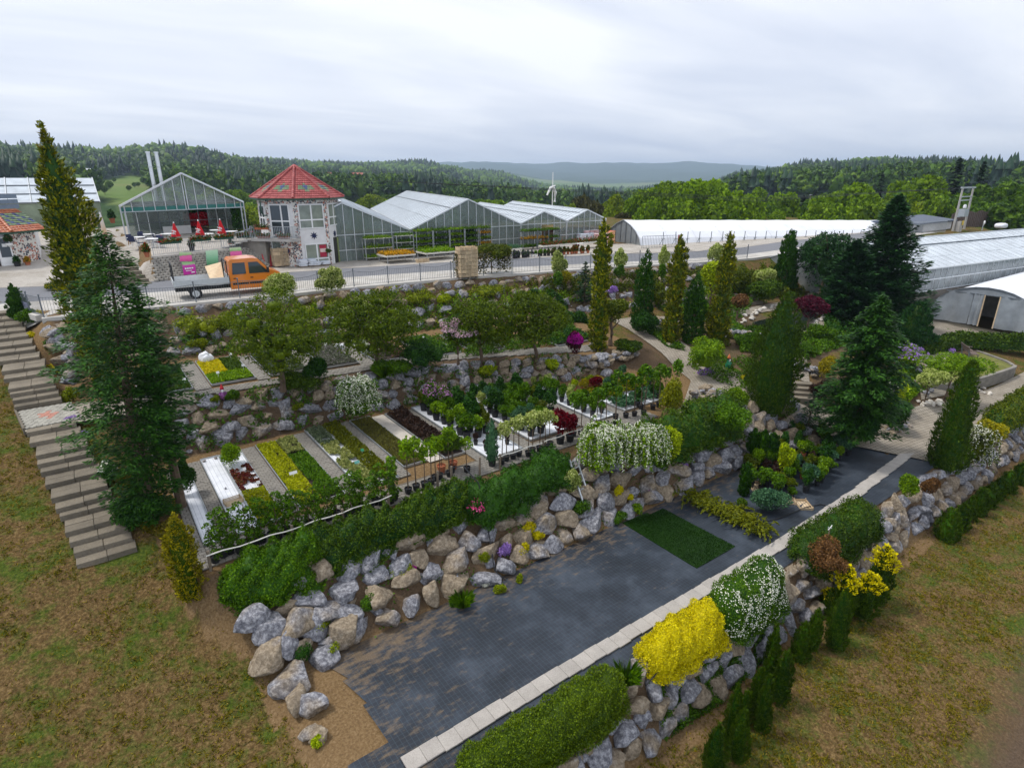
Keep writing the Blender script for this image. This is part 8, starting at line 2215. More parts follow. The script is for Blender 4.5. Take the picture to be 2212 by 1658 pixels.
shrub('yellow_bush','golden yellow bush at the lane edge',2130,965,898,70,[leafmat('gold bush',(.12,.14,.01),(.50,.42,.02),.2)],7,z=-6.6)
p_,h_,w_=dims(2092,990,925,85,-6.8);A_,B_=arch_mesh('spirea',w_,w_*.9,h_,[lm_olive,lm_white],.12,.07,110,70,31,.5,1.2,(.1,.06),front=-math.pi/2);o=one('spirea','white-flowering arching shrub beside the tall leaning column','shrub',A_,p_);inst('blossoms',B_,o)
hedge('lane_hedge','long olive green hedge along the paved lane',[(41.5,8.75,-6.7),(44,8.8,-6.7),(47,8.8,-6.7),(50,8.8,-6.7),(53,8.8,-6.7)],1.7,1.2,[lm_olive,lm_thujad],4.4,14000,11,.12)
hedge('garden_hedge','clipped dark hedge curving round the raised lawn',[(49.5,16.0,-5.6),(52,15.8,-5.6),(54.5,15.4,-5.6),(56,14.2,-5.6),(57.5,12.4,-5.6),(59,11.2,-5.7)],1.3,1.25,[lm_thuja,lm_thujad],4.6,12000,12,.06)
# thujas on the lower lawn
TP=[(0,.7),(.15,1),(.45,.92),(.75,.55),(.92,.22),(1,.02)]
th=[(1540,1668,1562,66),(1590,1640,1528,50),(1577,1600,1475,42),(1605,1560,1490,36),(1642,1575,1455,44),(1630,1535,1440,40),(1682,1515,1400,50),(1655,1495,1400,40),(1662,1450,1345,36),(1725,1425,1340,46),(1752,1400,1310,38),(1802,1398,1268,54)]
tl_=['small thuja at the bottom picture edge, frontmost of the lawn row','second thuja of the lawn row, close behind the frontmost','slim thuja against the lowest wall, behind the second','tiny thuja between slim ones at the lowest wall','thuja in the middle of the front clump, lawn side','thuja in the middle of the front clump, wall side','broad pointed thuja at the lawn side of the clump','narrow thuja behind the broad pointed one','thuja at the wall below the white-blossom hedge','leaning thuja below the golden topped cypress','thuja beside the leaning one, below the golden top','tall green thuja under the golden tips']
for (x,y,yt,w),lb in zip(th,tl_):conifer('lawn_thuja',lb,x,y,yt,w*.8,[lm_thuja,lm_thujad],TP,z=-8.5,curl=.12,k=4.6,cap=5000)
for (x,y,yt,w),lb in zip([(1808,1345,1222,48),(1785,1320,1272,36),(1890,1300,1180,52),(1862,1330,1238,50)],['golden-tipped cypress before the lowest wall, tallest','golden-tipped cypress left of the tallest one','golden-tipped cypress at the lawn, rear right','golden-tipped cypress at the lawn, front right']):
 t=conifer('golden_tip_cypress',lb,x,y,yt,w,[lm_thuja],TP,z=-8.4,curl=.3,k=5,cap=4000)
 p,h,ww=dims(x,y,yt,w,-8.4);me=column_mesh('golden_tip',h*.36,[(0,ww*.5),(.5,ww*.36),(1,.03)],.1,.05,[lm_yel],x,900,1.8,1,.5,0,.6,0);inst('golden_tip',me,t,(0,0,h*.66))
rr=[(2040,1168,1095,46),(2068,1148,1085,34),(2085,1130,1070,30),(2108,1115,1050,36),(2130,1098,1040,34),(2150,1080,1030,32),(2172,1062,1015,32),(2195,1048,1000,32),(2212,1035,990,30)]
for k,(x,y,yt,w) in enumerate(rr):conifer('hedge_thuja','young thuja '+['at the near end of the far right row','second from the near end of the far right row','third from the near end of the far right row','fourth from the near end of the far right row','fifth from the near end of the far right row','sixth from the near end of the far right row','seventh from the near end of the far right row','eighth from the near end of the far right row','at the picture edge, end of the far right row'][k],x,y,yt,w,[lm_thuja,lm_thujad],TP,z=-8.7,curl=.12,k=5,cap=3000)
# turf roll and spreading juniper on the fabric
tq=[P(*p,-6.585) for p in [(1345,1130),(1398,1108),(1404,1112),(1432,1099),(1588,1181),(1505,1228)]]
t=thing('turf_mat','rectangle of dark green rolled turf on the black fabric','turf',tq[0]);MB().prism([(p.x,p.y) for p in tq],-6.60,-6.545).build('sod',lm_turf,t)
n=9000;A3=rng.dirichlet([1,1,1],n);tri=[(tq[0],tq[4],tq[5]),(tq[0],tq[2],tq[4]),(tq[2],tq[3],tq[4])];ch=rng.choice(3,n,p=[.52,.33,.15]);Pn=np.array([np.array(tri[c][0])*a[0]+np.array(tri[c][1])*a[1]+np.array(tri[c][2])*a[2] for c,a in zip(ch,A3)]);Pn[:,2]=-6.53
V,Q=leafset(Pn,rdir(n)*.6+np.array([0,0,1.]),rdir(n),.06,.018);o=inst('grass_blades',mesh_np('grass_blades',V-np.array(t['off']),Q,lm_turf),t);o['kind']='stuff'
jp=[P(*p,-6.6) for p in [(1490,1082),(1540,1100),(1590,1125),(1645,1155)]]
me= None
r=np.random.default_rng(3);Pn,D=[],[]
for i in range(260):
 u=r.random()*2.999;i_=int(u);b=np.array(jp[i_].lerp(jp[i_+1],u-i_))+np.array([r.normal(0,.25),r.normal(0,.35),0]);az=r.random()*6.28;m=36;s=r.random(m);ln=r.uniform(.35,.75)
 p=b+np.stack([np.cos(az)*s*ln,np.sin(az)*s*ln,.12+.3*np.sin(s*2.6)*r.uniform(.6,1.1)],1)+r.normal(0,.02,(m,3));Pn.append(p);D.append(np.stack([np.full(m,math.cos(az)),np.full(m,math.sin(az)),.5-s],1)+r.normal(0,.3,(m,3)))
Pn,D=np.concatenate(Pn),np.concatenate(D);V,Q=leafset(Pn-np.array(jp[0]),D,rdir(len(Pn))+np.array([0,0,.6]),.13,.05)
lm_jun=leafmat('golden juniper',(.05,.07,.004),(.21,.22,.014),.2)
one('spreading_juniper','golden green spreading juniper lying across the fabric','shrub',mesh_np('spreading_juniper',V,Q,lm_jun),jp[0])
# ground cover that fills the beds between the bigger plants
def cover(name,label,pts,n,mat,h,L,seed,cat='ground cover',mask=None,fl=None):
 r=np.random.default_rng(seed);q=[G(*p) for p in pts];poly=[(p.x,p.y) for p in q]
 xs_,ys_=[p[0] for p in poly],[p[1] for p in poly];X=r.uniform(min(xs_),max(xs_),n*3);Y=r.uniform(min(ys_),max(ys_),n*3)
 ok=np.zeros(len(X),bool);j=len(poly)-1
 for i in range(len(poly)):
  (x1,y1),(x2,y2)=poly[i],poly[j];c=((y1>Y)!=(y2>Y))&(X<(x2-x1)*(Y-y1)/((y2-y1) or 1e-9)+x1);ok^=c;j=i
 g=np.sin(X*2.1+seed)*np.sin(Y*2.6+seed*3)+.6*np.sin(X*4.7-Y*3.1)+r.normal(0,.25,len(X));ok&=g>-.7
 X,Y,g=X[ok][:n],Y[ok][:n],g[ok][:n];m=len(X);hh=h*np.clip(g+.6,.15,1.3)
 Pn=np.stack([X,Y,ground(X,Y)+hh*r.random(m)**.6],1);V,Q=leafset(Pn,rdir(m)+np.array([0,0,.4]),rdir(m)+np.array([0,0,.8]),L,L*.6)
 return tag(link(bpy.data.objects.new(name,mesh_np(name,V,Q,mat))),label,cat,kind='stuff')
cover('ground_cover','green ground cover behind the third and fourth round tree',[(930,735),(1230,690),(1270,735),(1000,775)],12000,lm_green,.35,.14,1)
cover('ground_cover','dark creeping juniper on the slope below the trellis',[(1105,640),(1200,640),(1290,700),(1180,690)],9000,lm_thujad,.45,.16,2)
cover('ground_cover','yellow-green creepers along the top of the upper wall',[(640,655),(900,632),(1120,618),(1120,632),(900,650),(640,680)],7200,lm_moss,.3,.14,3)
cover('ground_cover','olive growth on the upper wall under the road fence',[(1130,612),(1400,590),(1560,580),(1560,600),(1400,625),(1150,650)],8400,lm_olive,.4,.18,4)
cover('ground_cover','mixed green plants of the rock garden round the pond',[(1560,690),(1680,725),(1800,700),(1850,740),(1740,780),(1600,760)],12000,lm_green,.35,.17,5)
cover('ground_cover','green planting between the big conifers and the lane',[(1830,870),(1960,800),(2000,830),(1960,880),(1900,905)],8400,lm_fresh,.35,.15,6)
cover('ground_cover','planting on the slope below the white tunnel',[(1570,590),(1700,585),(1740,640),(1600,650)],9000,lm_olive,.6,.2,7)
cover('ground_cover','dark planting under the tall cedars',[(1760,660),(1960,680),(1990,740),(1870,760),(1790,720)],9000,lm_dark,.5,.2,8)
cover('ground_cover','weeds on the bank beside the foreground conifer',[(180,960),(260,1010),(380,1080),(390,1180),(300,1140)],5200,lm_grass,.16,.1,9)
cover('ground_cover','green creepers over the lowest boulder wall',[(1400,1490),(1640,1330),(1700,1380),(1560,1520),(1440,1600)],8400,lm_ivy,.22,.09,10)
cover('ground_cover','low greens on the bare bank under the orange truck fence',[(380,720),(700,690),(1000,650),(1000,700),(700,745),(420,775)],8400,lm_ivy,.25,.13,11)
cover('ground_cover','green edge planting along the ramp path',[(1370,690),(1400,720),(1440,750),(1480,760),(1430,715)],3600,lm_green,.3,.14,12)
cover('ground_cover','fresh green growth filling the upper bank under the fence',[(640,668),(900,645),(1130,632),(1280,615),(1280,650),(1120,668),(900,680),(680,705)],7000,lm_fresh,.3,.15,13)
cover('ground_cover','green rock garden planting between the columns and the pond',[(1400,640),(1560,600),(1640,640),(1600,690),(1480,700)],7000,lm_green,.45,.18,14)
cover('ground_cover','fresh planting below the fat thuja and the gnome bed',[(1480,790),(1560,770),(1660,790),(1640,850),(1560,830)],3600,lm_green,.3,.14,15)
cover('ground_cover','greens on the strip between the terrace rail and the dark hedge',[(1440,890),(1560,850),(1650,880),(1640,915),(1480,930)],3600,lm_fresh,.35,.13,16)
cover('ground_cover','greens under the round trees along the middle wall top',[(420,862),(700,822),(1000,790),(1230,765),(1230,785),(1000,812),(700,848),(430,880)],5200,lm_ivy,.22,.12,17)
cover('ground_cover','greens round the raised lawn and the tunnel path',[(1950,760),(2020,800),(2060,830),(1990,850),(1930,800)],3600,lm_green,.35,.15,18)
# ------------------------------------------------------------------ potted stock on the terraces
tall_pot=MB().lathe((0,0,0),[(.13,0),(.17,.3),(.18,.3),(.18,.33),(.16,.33),(.155,.27)],10).mesh('pot',m_black)
tall_terra=MB().lathe((0,0,0),[(.13,0),(.18,.3),(.195,.3),(.195,.34),(.17,.34),(.16,.28)],10).mesh('pot',m_terra)
def pot_shrub_mesh(mat,seed,h=1.0,w=.8,L=.12,n=9,cover=1.5,cap=1700,fl=None):
 cl=round_clumps(w,w,h,.22,n,seed,(.2,.42));ex=[]
 if fl is not None:
  r=np.random.default_rng(seed);m=240;ci=r.integers(0,len(cl),m);d=rdir(m);d[:,2]=np.abs(d[:,2]);Pn=np.array([cl[i][0] for i in ci])+d*np.array([cl[i][1] for i in ci]);V,Q=leafset(Pn,rdir(m),rdir(m),L,L*.8);ex=[(V,Q,1)]
 return clumps_mesh('foliage',cl,L,L*.5,[mat]+([fl] if fl is not None else []),cover,cap,extra=ex,core=.4 if fl is None else 0,tilt=1.0)
PS={'dark green':[pot_shrub_mesh(lm_dark,1),pot_shrub_mesh(lm_dark,2,1.2,.7)],'mid green':[pot_shrub_mesh(lm_green,3),pot_shrub_mesh(lm_green,4,.9,.9)],'fresh green':[pot_shrub_mesh(lm_fresh,5,.9,.75)],'blue-green':[pot_shrub_mesh(lm_blue,6,1.0,.9)],
'golden':[pot_shrub_mesh(leafmat('golden azalea',(.16,.17,.005),(.58,.44,.01),.2),7,.9,.9)],'pale variegated':[pot_shrub_mesh(lm_var,8,.9,.7)],'lilac flowering':[pot_shrub_mesh(lm_green,9,1.1,.9,fl=leafmat('rhododendron bloom',(.45,.22,.42),(.66,.42,.62),.2))],'dark red':[pot_shrub_mesh(lm_red,10,1.0,.8)],'olive':[pot_shrub_mesh(lm_olive,11,.8,.7)],'reddish':[pot_shrub_mesh(lm_dkr,12,.8,.6)],'lime':[pot_shrub_mesh(lm_lime,13,.8,.7)]}
def potted(col,place,x,y,z,s=1.0,terra=False,group=None,spot=''):
 t=thing('potted_shrub',col+' pot shrub '+place+spot,'potted shrub',(x,y,z),random.random()*6.28,group or 'potted shrubs '+place)
 inst('pot',tall_terra if terra else tall_pot,t,(0,0,0),(0,0,0),min(1.15,.8*s+.2));inst('foliage',random.choice(PS[col]),t,(0,0,0),(0,0,0),(s*random.uniform(.85,1.1),s*random.uniform(.85,1.1),s*random.uniform(.85,1.2)))
 return t
random.seed(21)
ORD=['first','second','third','fourth','fifth','sixth','seventh','eighth','ninth','tenth','eleventh','twelfth','thirteenth','fourteenth','fifteenth','sixteenth','seventeenth','eighteenth','nineteenth']+['twenty-'+q for q in ('zeroth','first','second','third','fourth','fifth','sixth')];ORD[19]='twentieth'
ORD+=['twenty-seventh','twenty-eighth','twenty-ninth','thirtieth']+['thirty-'+q for q in ('first','second','third','fourth','fifth','sixth','seventh','eighth','ninth')]+['fortieth']+['forty-'+q for q in ('first','second','third','fourth','fifth','sixth')]
def at_grid(i,n,j): return ', '+ORD[j]+' row from rail, '+ORD[i]+' from left'
for j in range(9):
 for i in range(3):
  y=19.6+j*.72+random.uniform(-.12,.12);x=12.75+i*.56+random.uniform(-.08,.08)
  if y<20.4:potted('reddish','in the tall bed',x,y,Z3+.05,.55,spot=at_grid(i,3,j))
  else:potted(['mid green','dark green','fresh green','olive','lilac flowering' if y>23.5 else 'mid green'][random.randrange(5)],'in the tall bed',x,y,Z3+.05,random.uniform(.95,1.35),spot=at_grid(i,3,j))
for j in range(8):
 for i in range(5):
  y=19.6+j*.7+random.uniform(-.12,.12);x=15.3+i*.58+random.uniform(-.08,.08)
  if y<20.6 and x>16.2: continue
  potted(['dark green','blue-green','mid green','olive','golden' if (x<16.3 and y<22) else 'dark green','pale variegated' if x<15.8 and y>23 else 'mid green'][random.randrange(6)],'in the wide bed',x,y,Z3+.05,random.uniform(.8,1.25),spot=at_grid(i,5,j))
for j in range(9):
 for i in range(2):
  y=19.7+j*.62+random.uniform(-.1,.1);x=19.35+i*.62;potted(['mid green','fresh green','pale variegated','lime' if y>23.4 else 'mid green'][random.randrange(4)],'in the narrow bed',x,y,Z3+.05,random.uniform(.65,1.0),spot=at_grid(i,2,j))
for k,(x,y) in enumerate([(20.9,22.9),(21.3,22.5),(21.7,22.0),(22.1,22.8)]):potted(['lime','golden','dark red','lime'][k],['with a ball crown, first of the terracotta group','with yellow leaves in the terracotta group','with dark leaves in the terracotta group','with a ball crown, last of the terracotta group'][k],x,y,Z3+.05,.9,True)
for k in range(18):potted(['mid green','blue-green','golden','lime','dark green'][random.randrange(5)],'at the far end of the bed terrace',random.uniform(21.4,25.4),random.uniform(19.2,23.2),Z3+.05,random.uniform(.5,.85))
# standards: a clear stem with a small crown, in pots along the terrace front
stem_me=MB().tube([(0,0,.2),(.01,0,.8),(0,.01,1.6)],[.022,.018,.012],6).mesh('stem',m_bark)
crown_me={c:clumps_mesh('crown',round_clumps(.7,.6,.95,1.0,9,60+i,(.16,.34)),.115,.06,[m_],.8 if c!='cream variegated' else 1.2,520,core=0,out=.2,tilt=1.2) for i,(c,m_) in enumerate({'fresh green':lm_fresh,'lime':lm_lime,'green':lm_green,'cream variegated':lm_var,'red':lm_red}.items())}
spray_me=clumps_mesh('crown',[((rng.normal(0,.09),rng.normal(0,.09),.3+.14*k),(.13,.13,.12)) for k in range(10)],.09,.05,[lm_green],.9,500,core=0)
def standard(col,place,x,y,s=1.0,whip=False,k=0):
 t=thing('standard_tree',('slim young fruit tree ' if whip else col+' standard tree ')+place+', '+ORD[k]+' from the left','potted tree',(x,y,Z3),random.random()*6,'potted young trees '+place)
 inst('pot',tall_pot,t,(0,0,0),(0,0,0),.85);inst('stem',stem_me,t,(0,0,0),(random.uniform(-.04,.04),random.uniform(-.04,.04),0),s);inst('crown',spray_me if whip else crown_me[col],t,(0,0,0),(0,0,0),(s,s,s) if not whip else (s*1.2,s*1.2,s))
for k in range(26):standard('','above the cascading hedge',1.6+k*.245+random.uniform(-.06,.06),17.95+random.uniform(-.12,.25),random.uniform(.8,1.05),True,k)
for k in range(10):standard('fresh green','before the bronze plants',8.0+k*.33+random.uniform(-.1,.1),18.3+random.uniform(-.3,.5),random.uniform(.75,1.35),k=k)
for k in range(9):standard('cream variegated','left of the red maple',12.6+k*.34,18.1+random.uniform(-.1,.2),random.uniform(1.0,1.15),k=k)
potted('dark red','with maple leaves in the rail row',15.9,18.2,Z3,1.5);potted('dark red','beside the maple in the rail row',16.4,18.1,Z3,1.3)
for k in range(7):standard('green','right of the red maple',16.9+k*.42,18.3+random.uniform(-.1,.3),random.uniform(1.1,1.3),k=k)
for k in range(9):standard('green','at the far terrace end',20.0+k*.5,18.5+random.uniform(-.2,.5),random.uniform(1.1,1.5),k=k)
tall_cone=column_mesh('foliage',1.9,[(0,.2),(.3,.26),(.7,.16),(1,.02)],.1,.04,[lm_blue],3,1200,2.0)
t=thing('potted_cypress','slender hanging blue cypress at the hedge gap rail','potted tree',(12.2,18.2,Z3));inst('pot',tall_pot,t);inst('foliage',tall_cone,t,(0,0,.25))
for k,(x,lb) in enumerate([(9.6,'small pine with flat crown in terracotta, left one'),(10.15,'small pine with flat crown in terracotta, right one')]):
 t=thing('potted_pine',lb,'potted tree',(x+.6,18.9,Z3+.04));inst('pot',tall_terra,t);inst('stem',stem_me,t,(0,0,0),(0,0,0),.8);inst('crown',clumps_mesh('crown',[((rng.normal(0,.25),rng.normal(0,.25),1.25),(.3,.3,.16)) for _ in range(6)],.1,.03,[lm_thuja],1.8,1500),t)
 # stock standing on the fabric
POLY=[(1600,1000),(1640,960),(1720,935),(1790,950),(1835,985),(1800,1020),(1760,1055),(1700,1085),(1620,1055)]
def inside(x,y,poly):
 c= False;j=len(poly)-1
 for i in range(len(poly)):
  if (poly[i][1]>y)!=(poly[j][1]>y) and x<(poly[j][0]-poly[i][0])*(y-poly[i][1])/(poly[j][1]-poly[i][1])+poly[i][0]:c= not c
  j=i
 return c
cnt=0;placed=[]
while cnt<78:
 x,y=random.uniform(1595,1840),random.uniform(930,1090)
 if not inside(x,y,POLY): continue
 p=P(x,y,-6.585)
 if any((p.x-q[0])**2+(p.y-q[1])**2<.16 for q in placed): continue
 placed.append((p.x,p.y));cnt+=1
 potted(['dark green','mid green','olive','olive','mid green','reddish','blue-green','fresh green'][random.randrange(8)],'in the stock standing on the black fabric',p.x,p.y,-6.585,random.uniform(.55,1.1),random.random()<.12)
for k,(x,y,yt,w) in enumerate([(1622,1000,925,26),(1642,1005,928,26),(1662,1010,935,28),(1606,1068,998,22)]):conifer('potted_thuja',['slim potted thuja on the fabric, left of three','slim potted thuja on the fabric, middle of three','slim potted thuja on the fabric, right of three','lone slim potted thuja beside the spreading juniper'][k],x,y,yt,w,[lm_thujad],[(0,.9),(.5,1),(.85,.7),(1,.1)],z=-6.58,curl=.08)
shrub('potted_tree','lime cloud-pruned potted tree on the fabric',1690,1020,950,44,lm_lime,5,z=-6.3)
shrub('stock_shrub','wide grey-green shrub lying on the fabric by the crates',1655,1105,1050,90,lm_blue,6,z=-6.6)
shrub('stock_shrub','dark low shrub at the slab path beside the crates',1600,1100,1075,30,lm_thuja,4,z=-6.6)

# ------------------------------------------------------------------ trees behind the nursery
def bg_crown(seed,mat,n=16,w=9.0,h=10.5,L=.62,cap=4200): return clumps_mesh('crown',round_clumps(w,w,h,3.2,n,seed,(.24,.38)),L,L*.7,[mat],1.7,cap,up=.1,core=.72)
lm_f1=leafmat('wood leaf fresh',(.045,.10,.009),(.26,.39,.036),.35)
lm_f2=leafmat('wood leaf deep',(.026,.066,.009),(.14,.235,.028),.32)
lm_f3=leafmat('wood leaf yellow green',(.06,.11,.007),(.31,.39,.026),.35)
lm_f4=leafmat('wood spruce',(.005,.016,.009),(.020,.042,.018),.1)
lm_f5=leafmat('wood leaf bronze',(.03,.032,.010),(.085,.080,.022),.2)
BG=[bg_crown(200+i,m) for i,m in enumerate((lm_f1,lm_f2,lm_f3,lm_f1,lm_f5,lm_f3,lm_f2))]
BGF=fir_mesh('crown',15,3.0,.9,.4,[lm_f4],5,70,34,.25)
trk=limb_trunk(9,.22,3,4,2.4,.4).mesh('trunk',m_bark)
def at_r(px,r):a=az_of(px)+YAW; return Vector((r*math.sin(a),r*math.cos(a),float(hill_z(np.array(az_of(px)),np.array(float(r))))))
def wood_tree(label,px,ytop,wpx,r,kind,group=None):
 p=at_r(px,r);zt=top_z(p,ytop);h=max(3,zt-p.z);w=wpx/pxm((p.x,p.y,zt))
 t=thing('spruce_tree' if kind=='fir' else 'broadleaf_tree',label,'tree',p,random.random()*6,group)
 if kind=='fir':inst('crown',BGF,t,(0,0,0),(0,0,0),(w/6,w/6,h/15))
 else:inst('crown',BG[kind],t,(0,0,0),(0,0,0),(w/8.2,w/8.2,h/13.2))
 inst('trunk',trk,t,(0,0,0),(0,0,0),(h/13,h/13,h/13))
W1=[(1330,408,70,140,2),(1384,402,75,120,0),(1405,398,55,150,3),(1440,378,110,130,3),(1520,372,150,118,3),(1480,425,100,105,0),(1560,415,120,108,3),(1600,432,90,112,0),(1655,425,90,130,1),(1700,405,90,150,3),(1640,398,80,170,0),(1690,445,70,120,0),(1740,420,60,150,'fir'),(1762,410,55,160,'fir'),(1800,395,110,140,1),(1850,385,130,135,0),(1830,432,90,118,0),(1905,425,100,122,3),(1900,370,45,170,'fir'),(1950,378,110,150,3),(2000,368,130,145,0),(1990,430,100,125,5),(2060,342,80,150,'fir'),(2112,348,60,155,'fir'),(2050,405,120,135,1),(2100,400,130,140,1),(2150,380,140,150,1),(2150,425,120,130,6),(2205,372,140,150,1),(2215,420,130,125,6),(2290,385,150,140,1),(1345,440,60,115,4),(1290,418,60,130,4),(1262,402,62,150,4),(1230,430,50,140,2),(1320,432,50,120,2)]
W1+=[(1500,380,105,112,3),(1455,392,90,118,0),(1575,396,95,110,0),(1620,408,85,116,3),(1780,412,100,124,3),(1880,400,100,128,0),(1960,402,105,130,3),(2030,415,95,122,0),(1410,420,80,108,3)]
W1.sort(key=lambda q:q[0])
for k,(x,yt,w,r,kd) in enumerate(W1):
 wood_tree({0:'fresh green broadleaf tree',1:'deep green broadleaf tree',2:'yellow-green broadleaf tree',3:'rounded fresh green broadleaf tree',4:'bronze green broadleaf tree',5:'pale yellow-green broadleaf tree',6:'dark broadleaf tree','fir':'dark spruce'}[kd]+' in the belt behind the white tunnel, '+ORD[k]+' from the left',x,yt,w,r,kd,'near tree belt behind the white tunnel and long glasshouse')
rb=np.random.default_rng(77)
for k in range(150):  # slopes behind the glasshouses
 px=rb.uniform(-30,1320);r=rb.uniform(125,330)
 if meadow(az_of(px),r) or (px<345 and r<330): continue
 kd=rb.choice([0,1,2,3,5,6,'fir'],p=[.2,.2,.12,.18,.08,.12,.1]);kd=kd if kd=='fir' else int(kd)
 p=at_r(px,r);h=min(rb.uniform(9,15),top_z(p,np.interp(px,[0,340,560,700,900,1100,1200,1330],[405,400,396,396,402,420,426,432])+rb.uniform(0,22))-p.z);h=max(h,4);wood=h*(rb.uniform(.6,.85) if kd!='fir' else .36)
 t=thing('spruce_tree' if kd=='fir' else 'broadleaf_tree',('dark spruce' if kd=='fir' else ['fresh green broadleaf tree','deep green broadleaf tree','yellow-green broadleaf tree','rounded broadleaf tree','','pale broadleaf tree','dark broadleaf tree'][kd])+' on the slope behind the glasshouses','tree',p,rb.random()*6,'trees on the slope behind the glasshouses')
 if kd=='fir':inst('crown',BGF,t,(0,0,0),(0,0,0),(wood/6,wood/6,h/15))
 else:inst('crown',BG[kd],t,(0,0,0),(0,0,0),(wood/8.2,wood/8.2,h/13.2))
 inst('trunk',trk,t,(0,0,0),(0,0,0),h/13)
for k in range(26):  # the orchard bushes on the left meadow
 px,r=rb.uniform(205,300),rb.uniform(120,165);p=at_r(px,r);h=rb.uniform(3.5,6)
 t=thing('orchard_bush','yellow-green bush on the meadow left of the cafe','bush',p,rb.random()*6,'bushes on the meadow left of the cafe');inst('crown',BG[2 if k%3 else 5],t,(0,0,-h*.2),(0,0,0),(h*.14,h*.14,h/12));inst('trunk',trk,t,(0,0,0),(0,0,0),.25)
for k in range(14):
 px,r=rb.uniform(140,335),rb.uniform(360,560);p=at_r(px,r);h=rb.uniform(4,7);t=thing('orchard_tree','small dark orchard tree scattered on the far meadow','tree',p,0,'orchard trees on the far meadow');inst('crown',BG[1],t,(0,0,-1),(0,0,0),(h/10,h/10,h/12));inst('trunk',trk,t,(0,0,0),(0,0,0),.3)
 # the forest on the hills: too many to count
def forest(name,label,r0,r1,step,seed,leafy=0):
 r=np.random.default_rng(seed);amin,amax=az_of(-120),az_of(2330)
 area=.5*(amax-amin)*(r1*r1-r0*r0);n=int(area/step**2)
 az=r.uniform(amin,amax,n);rr_=np.sqrt(r.uniform(r0*r0,r1*r1,n));ok=~meadow(az,rr_+30*np.sin(az*60+rr_*.01));az,rr_=az[ok],rr_[ok]
 z=hill_z(az,rr_)
 # leave out what lies wholly behind nearer ground
 ga=np.linspace(amin,amax,400);gr_=np.exp(np.linspace(math.log(120),math.log(r1),120));GA,GR=np.meshgrid(ga,gr_);TA=(hill_z(GA,GR)-CAM_Z)/GR;TA=np.maximum.accumulate(TA,0)
 ia=np.clip(((az-amin)/(amax-amin)*399).astype(int),0,399);ir=np.clip(np.searchsorted(gr_,rr_*.93)-1,0,119)
 vis=(z+20-CAM_Z)/rr_>TA[ir,ia]-.002;az,rr_,z=az[vis],rr_[vis],z[vis];n=len(az)
 patch=np.sin(az*47+rr_*.006)+np.sin(az*23-rr_*.011+2)+r.normal(0,.8,n)
 con=patch>1.0
 Pn=np.stack([rr_*np.sin(az+YAW),rr_*np.cos(az+YAW),z],1);h=np.where(con,r.uniform(11,18,n),r.uniform(8,14,n));w=np.where(con,h*.21,h*r.uniform(.26,.38,n))
 out=[]
 V0,T0=ico(2 if r1<900 else 1);m=len(V0)
 i_=np.where(~con)[0];nb_=len(i_);S3=np.stack([w[i_],w[i_],h[i_]*.42],1);C3=Pn[i_]+np.stack([np.zeros(nb_),np.zeros(nb_),h[i_]*.55],1)
 J=(.78 if leafy else 1)+.26*r.normal(size=(nb_,m));V=V0[None]*J[...,None]*S3[:,None]+C3[:,None]
 T=(T0[None]+(np.arange(nb_)*m)[:,None,None]).reshape(-1,3);VB,TB=V.reshape(-1,3),T
 if leafy:  # sprays of leaves over each crown, as triangles
  k_=np.repeat(np.arange(nb_),leafy);n_=len(k_);dd=rdir(n_);dd[:,2]=np.where(dd[:,2]<-.3,-dd[:,2],dd[:,2]);lump=1+.16*np.sin(dd[:,0]*6+k_)*np.sin(dd[:,1]*6+k_*1.7)+.1*r.normal(size=n_)
  ce=C3[k_]+dd*S3[k_]*lump[:,None];sz=r.uniform(.9,1.9,n_)[:,None];u1,u2=rdir(n_),rdir(n_);VQ=np.stack([ce+u1*sz,ce-u1*sz*.5+u2*sz*.8,ce-u1*sz*.5-u2*sz*.8],1).reshape(-1,3)
  TB=np.concatenate([TB,np.arange(n_*3).reshape(-1,3)+len(VB)]);VB=np.concatenate([VB,VQ])
 j_=np.where(con)[0];nc=len(j_);k=6;lv=[(0.12,1.0),(.42,.45),(.40,.75),(.72,.28),(.70,.45),(1.0,.0)]
 cv=np.array([[q*math.cos(2*math.pi*a/k+l),q*math.sin(2*math.pi*a/k+l),zz] for l,(zz,q) in enumerate(lv) for a in range(k)]);ct=[]
 for l in (0,2,4):
  for a in range(k):p0,p1,p2,p3=l*k+a,l*k+(a+1)%k,(l+1)*k+(a+1)%k,(l+1)*k+a;ct+=[(p0,p1,p2),(p0,p2,p3)]
 ct=np.array(ct);JV=1+.18*r.normal(size=(nc,len(cv)));VC=(cv[None]*np.stack([w[j_],w[j_],h[j_]],1)[:,None]);VC[...,:2]*=JV[...,None];VC+=Pn[j_][:,None];TC_=(ct[None]+(np.arange(nc)*len(cv))[:,None,None]).reshape(-1,3)
 V=np.concatenate([VB,VC.reshape(-1,3)]);T=np.concatenate([TB,TC_+len(VB)]);mi=np.concatenate([np.zeros(len(TB)),np.ones(len(TC_))])
 o=link(bpy.data.objects.new(name,mesh_np(name,V,T,[lm_forb,lm_forc],midx=mi))); return tag(o,label,'forest',kind='stuff')
lm_forb=leafmat('forest crown',(.012,.034,.007),(.052,.100,.017),0.0,patch=.5,c3=(.125,.185,.030));lm_forc=leafmat('forest spruce',(.005,.017,.010),(.018,.042,.018),0.0,patch=.3)
forest('forest','mixed wood covering the near hills behind the nursery',330,520,7.0,1,90)
forest('forest','mixed wood on the middle slopes of the hills',520,820,8.6,4,26)
forest('forest','mixed wood covering the far hill ridges',820,1750,12,2)
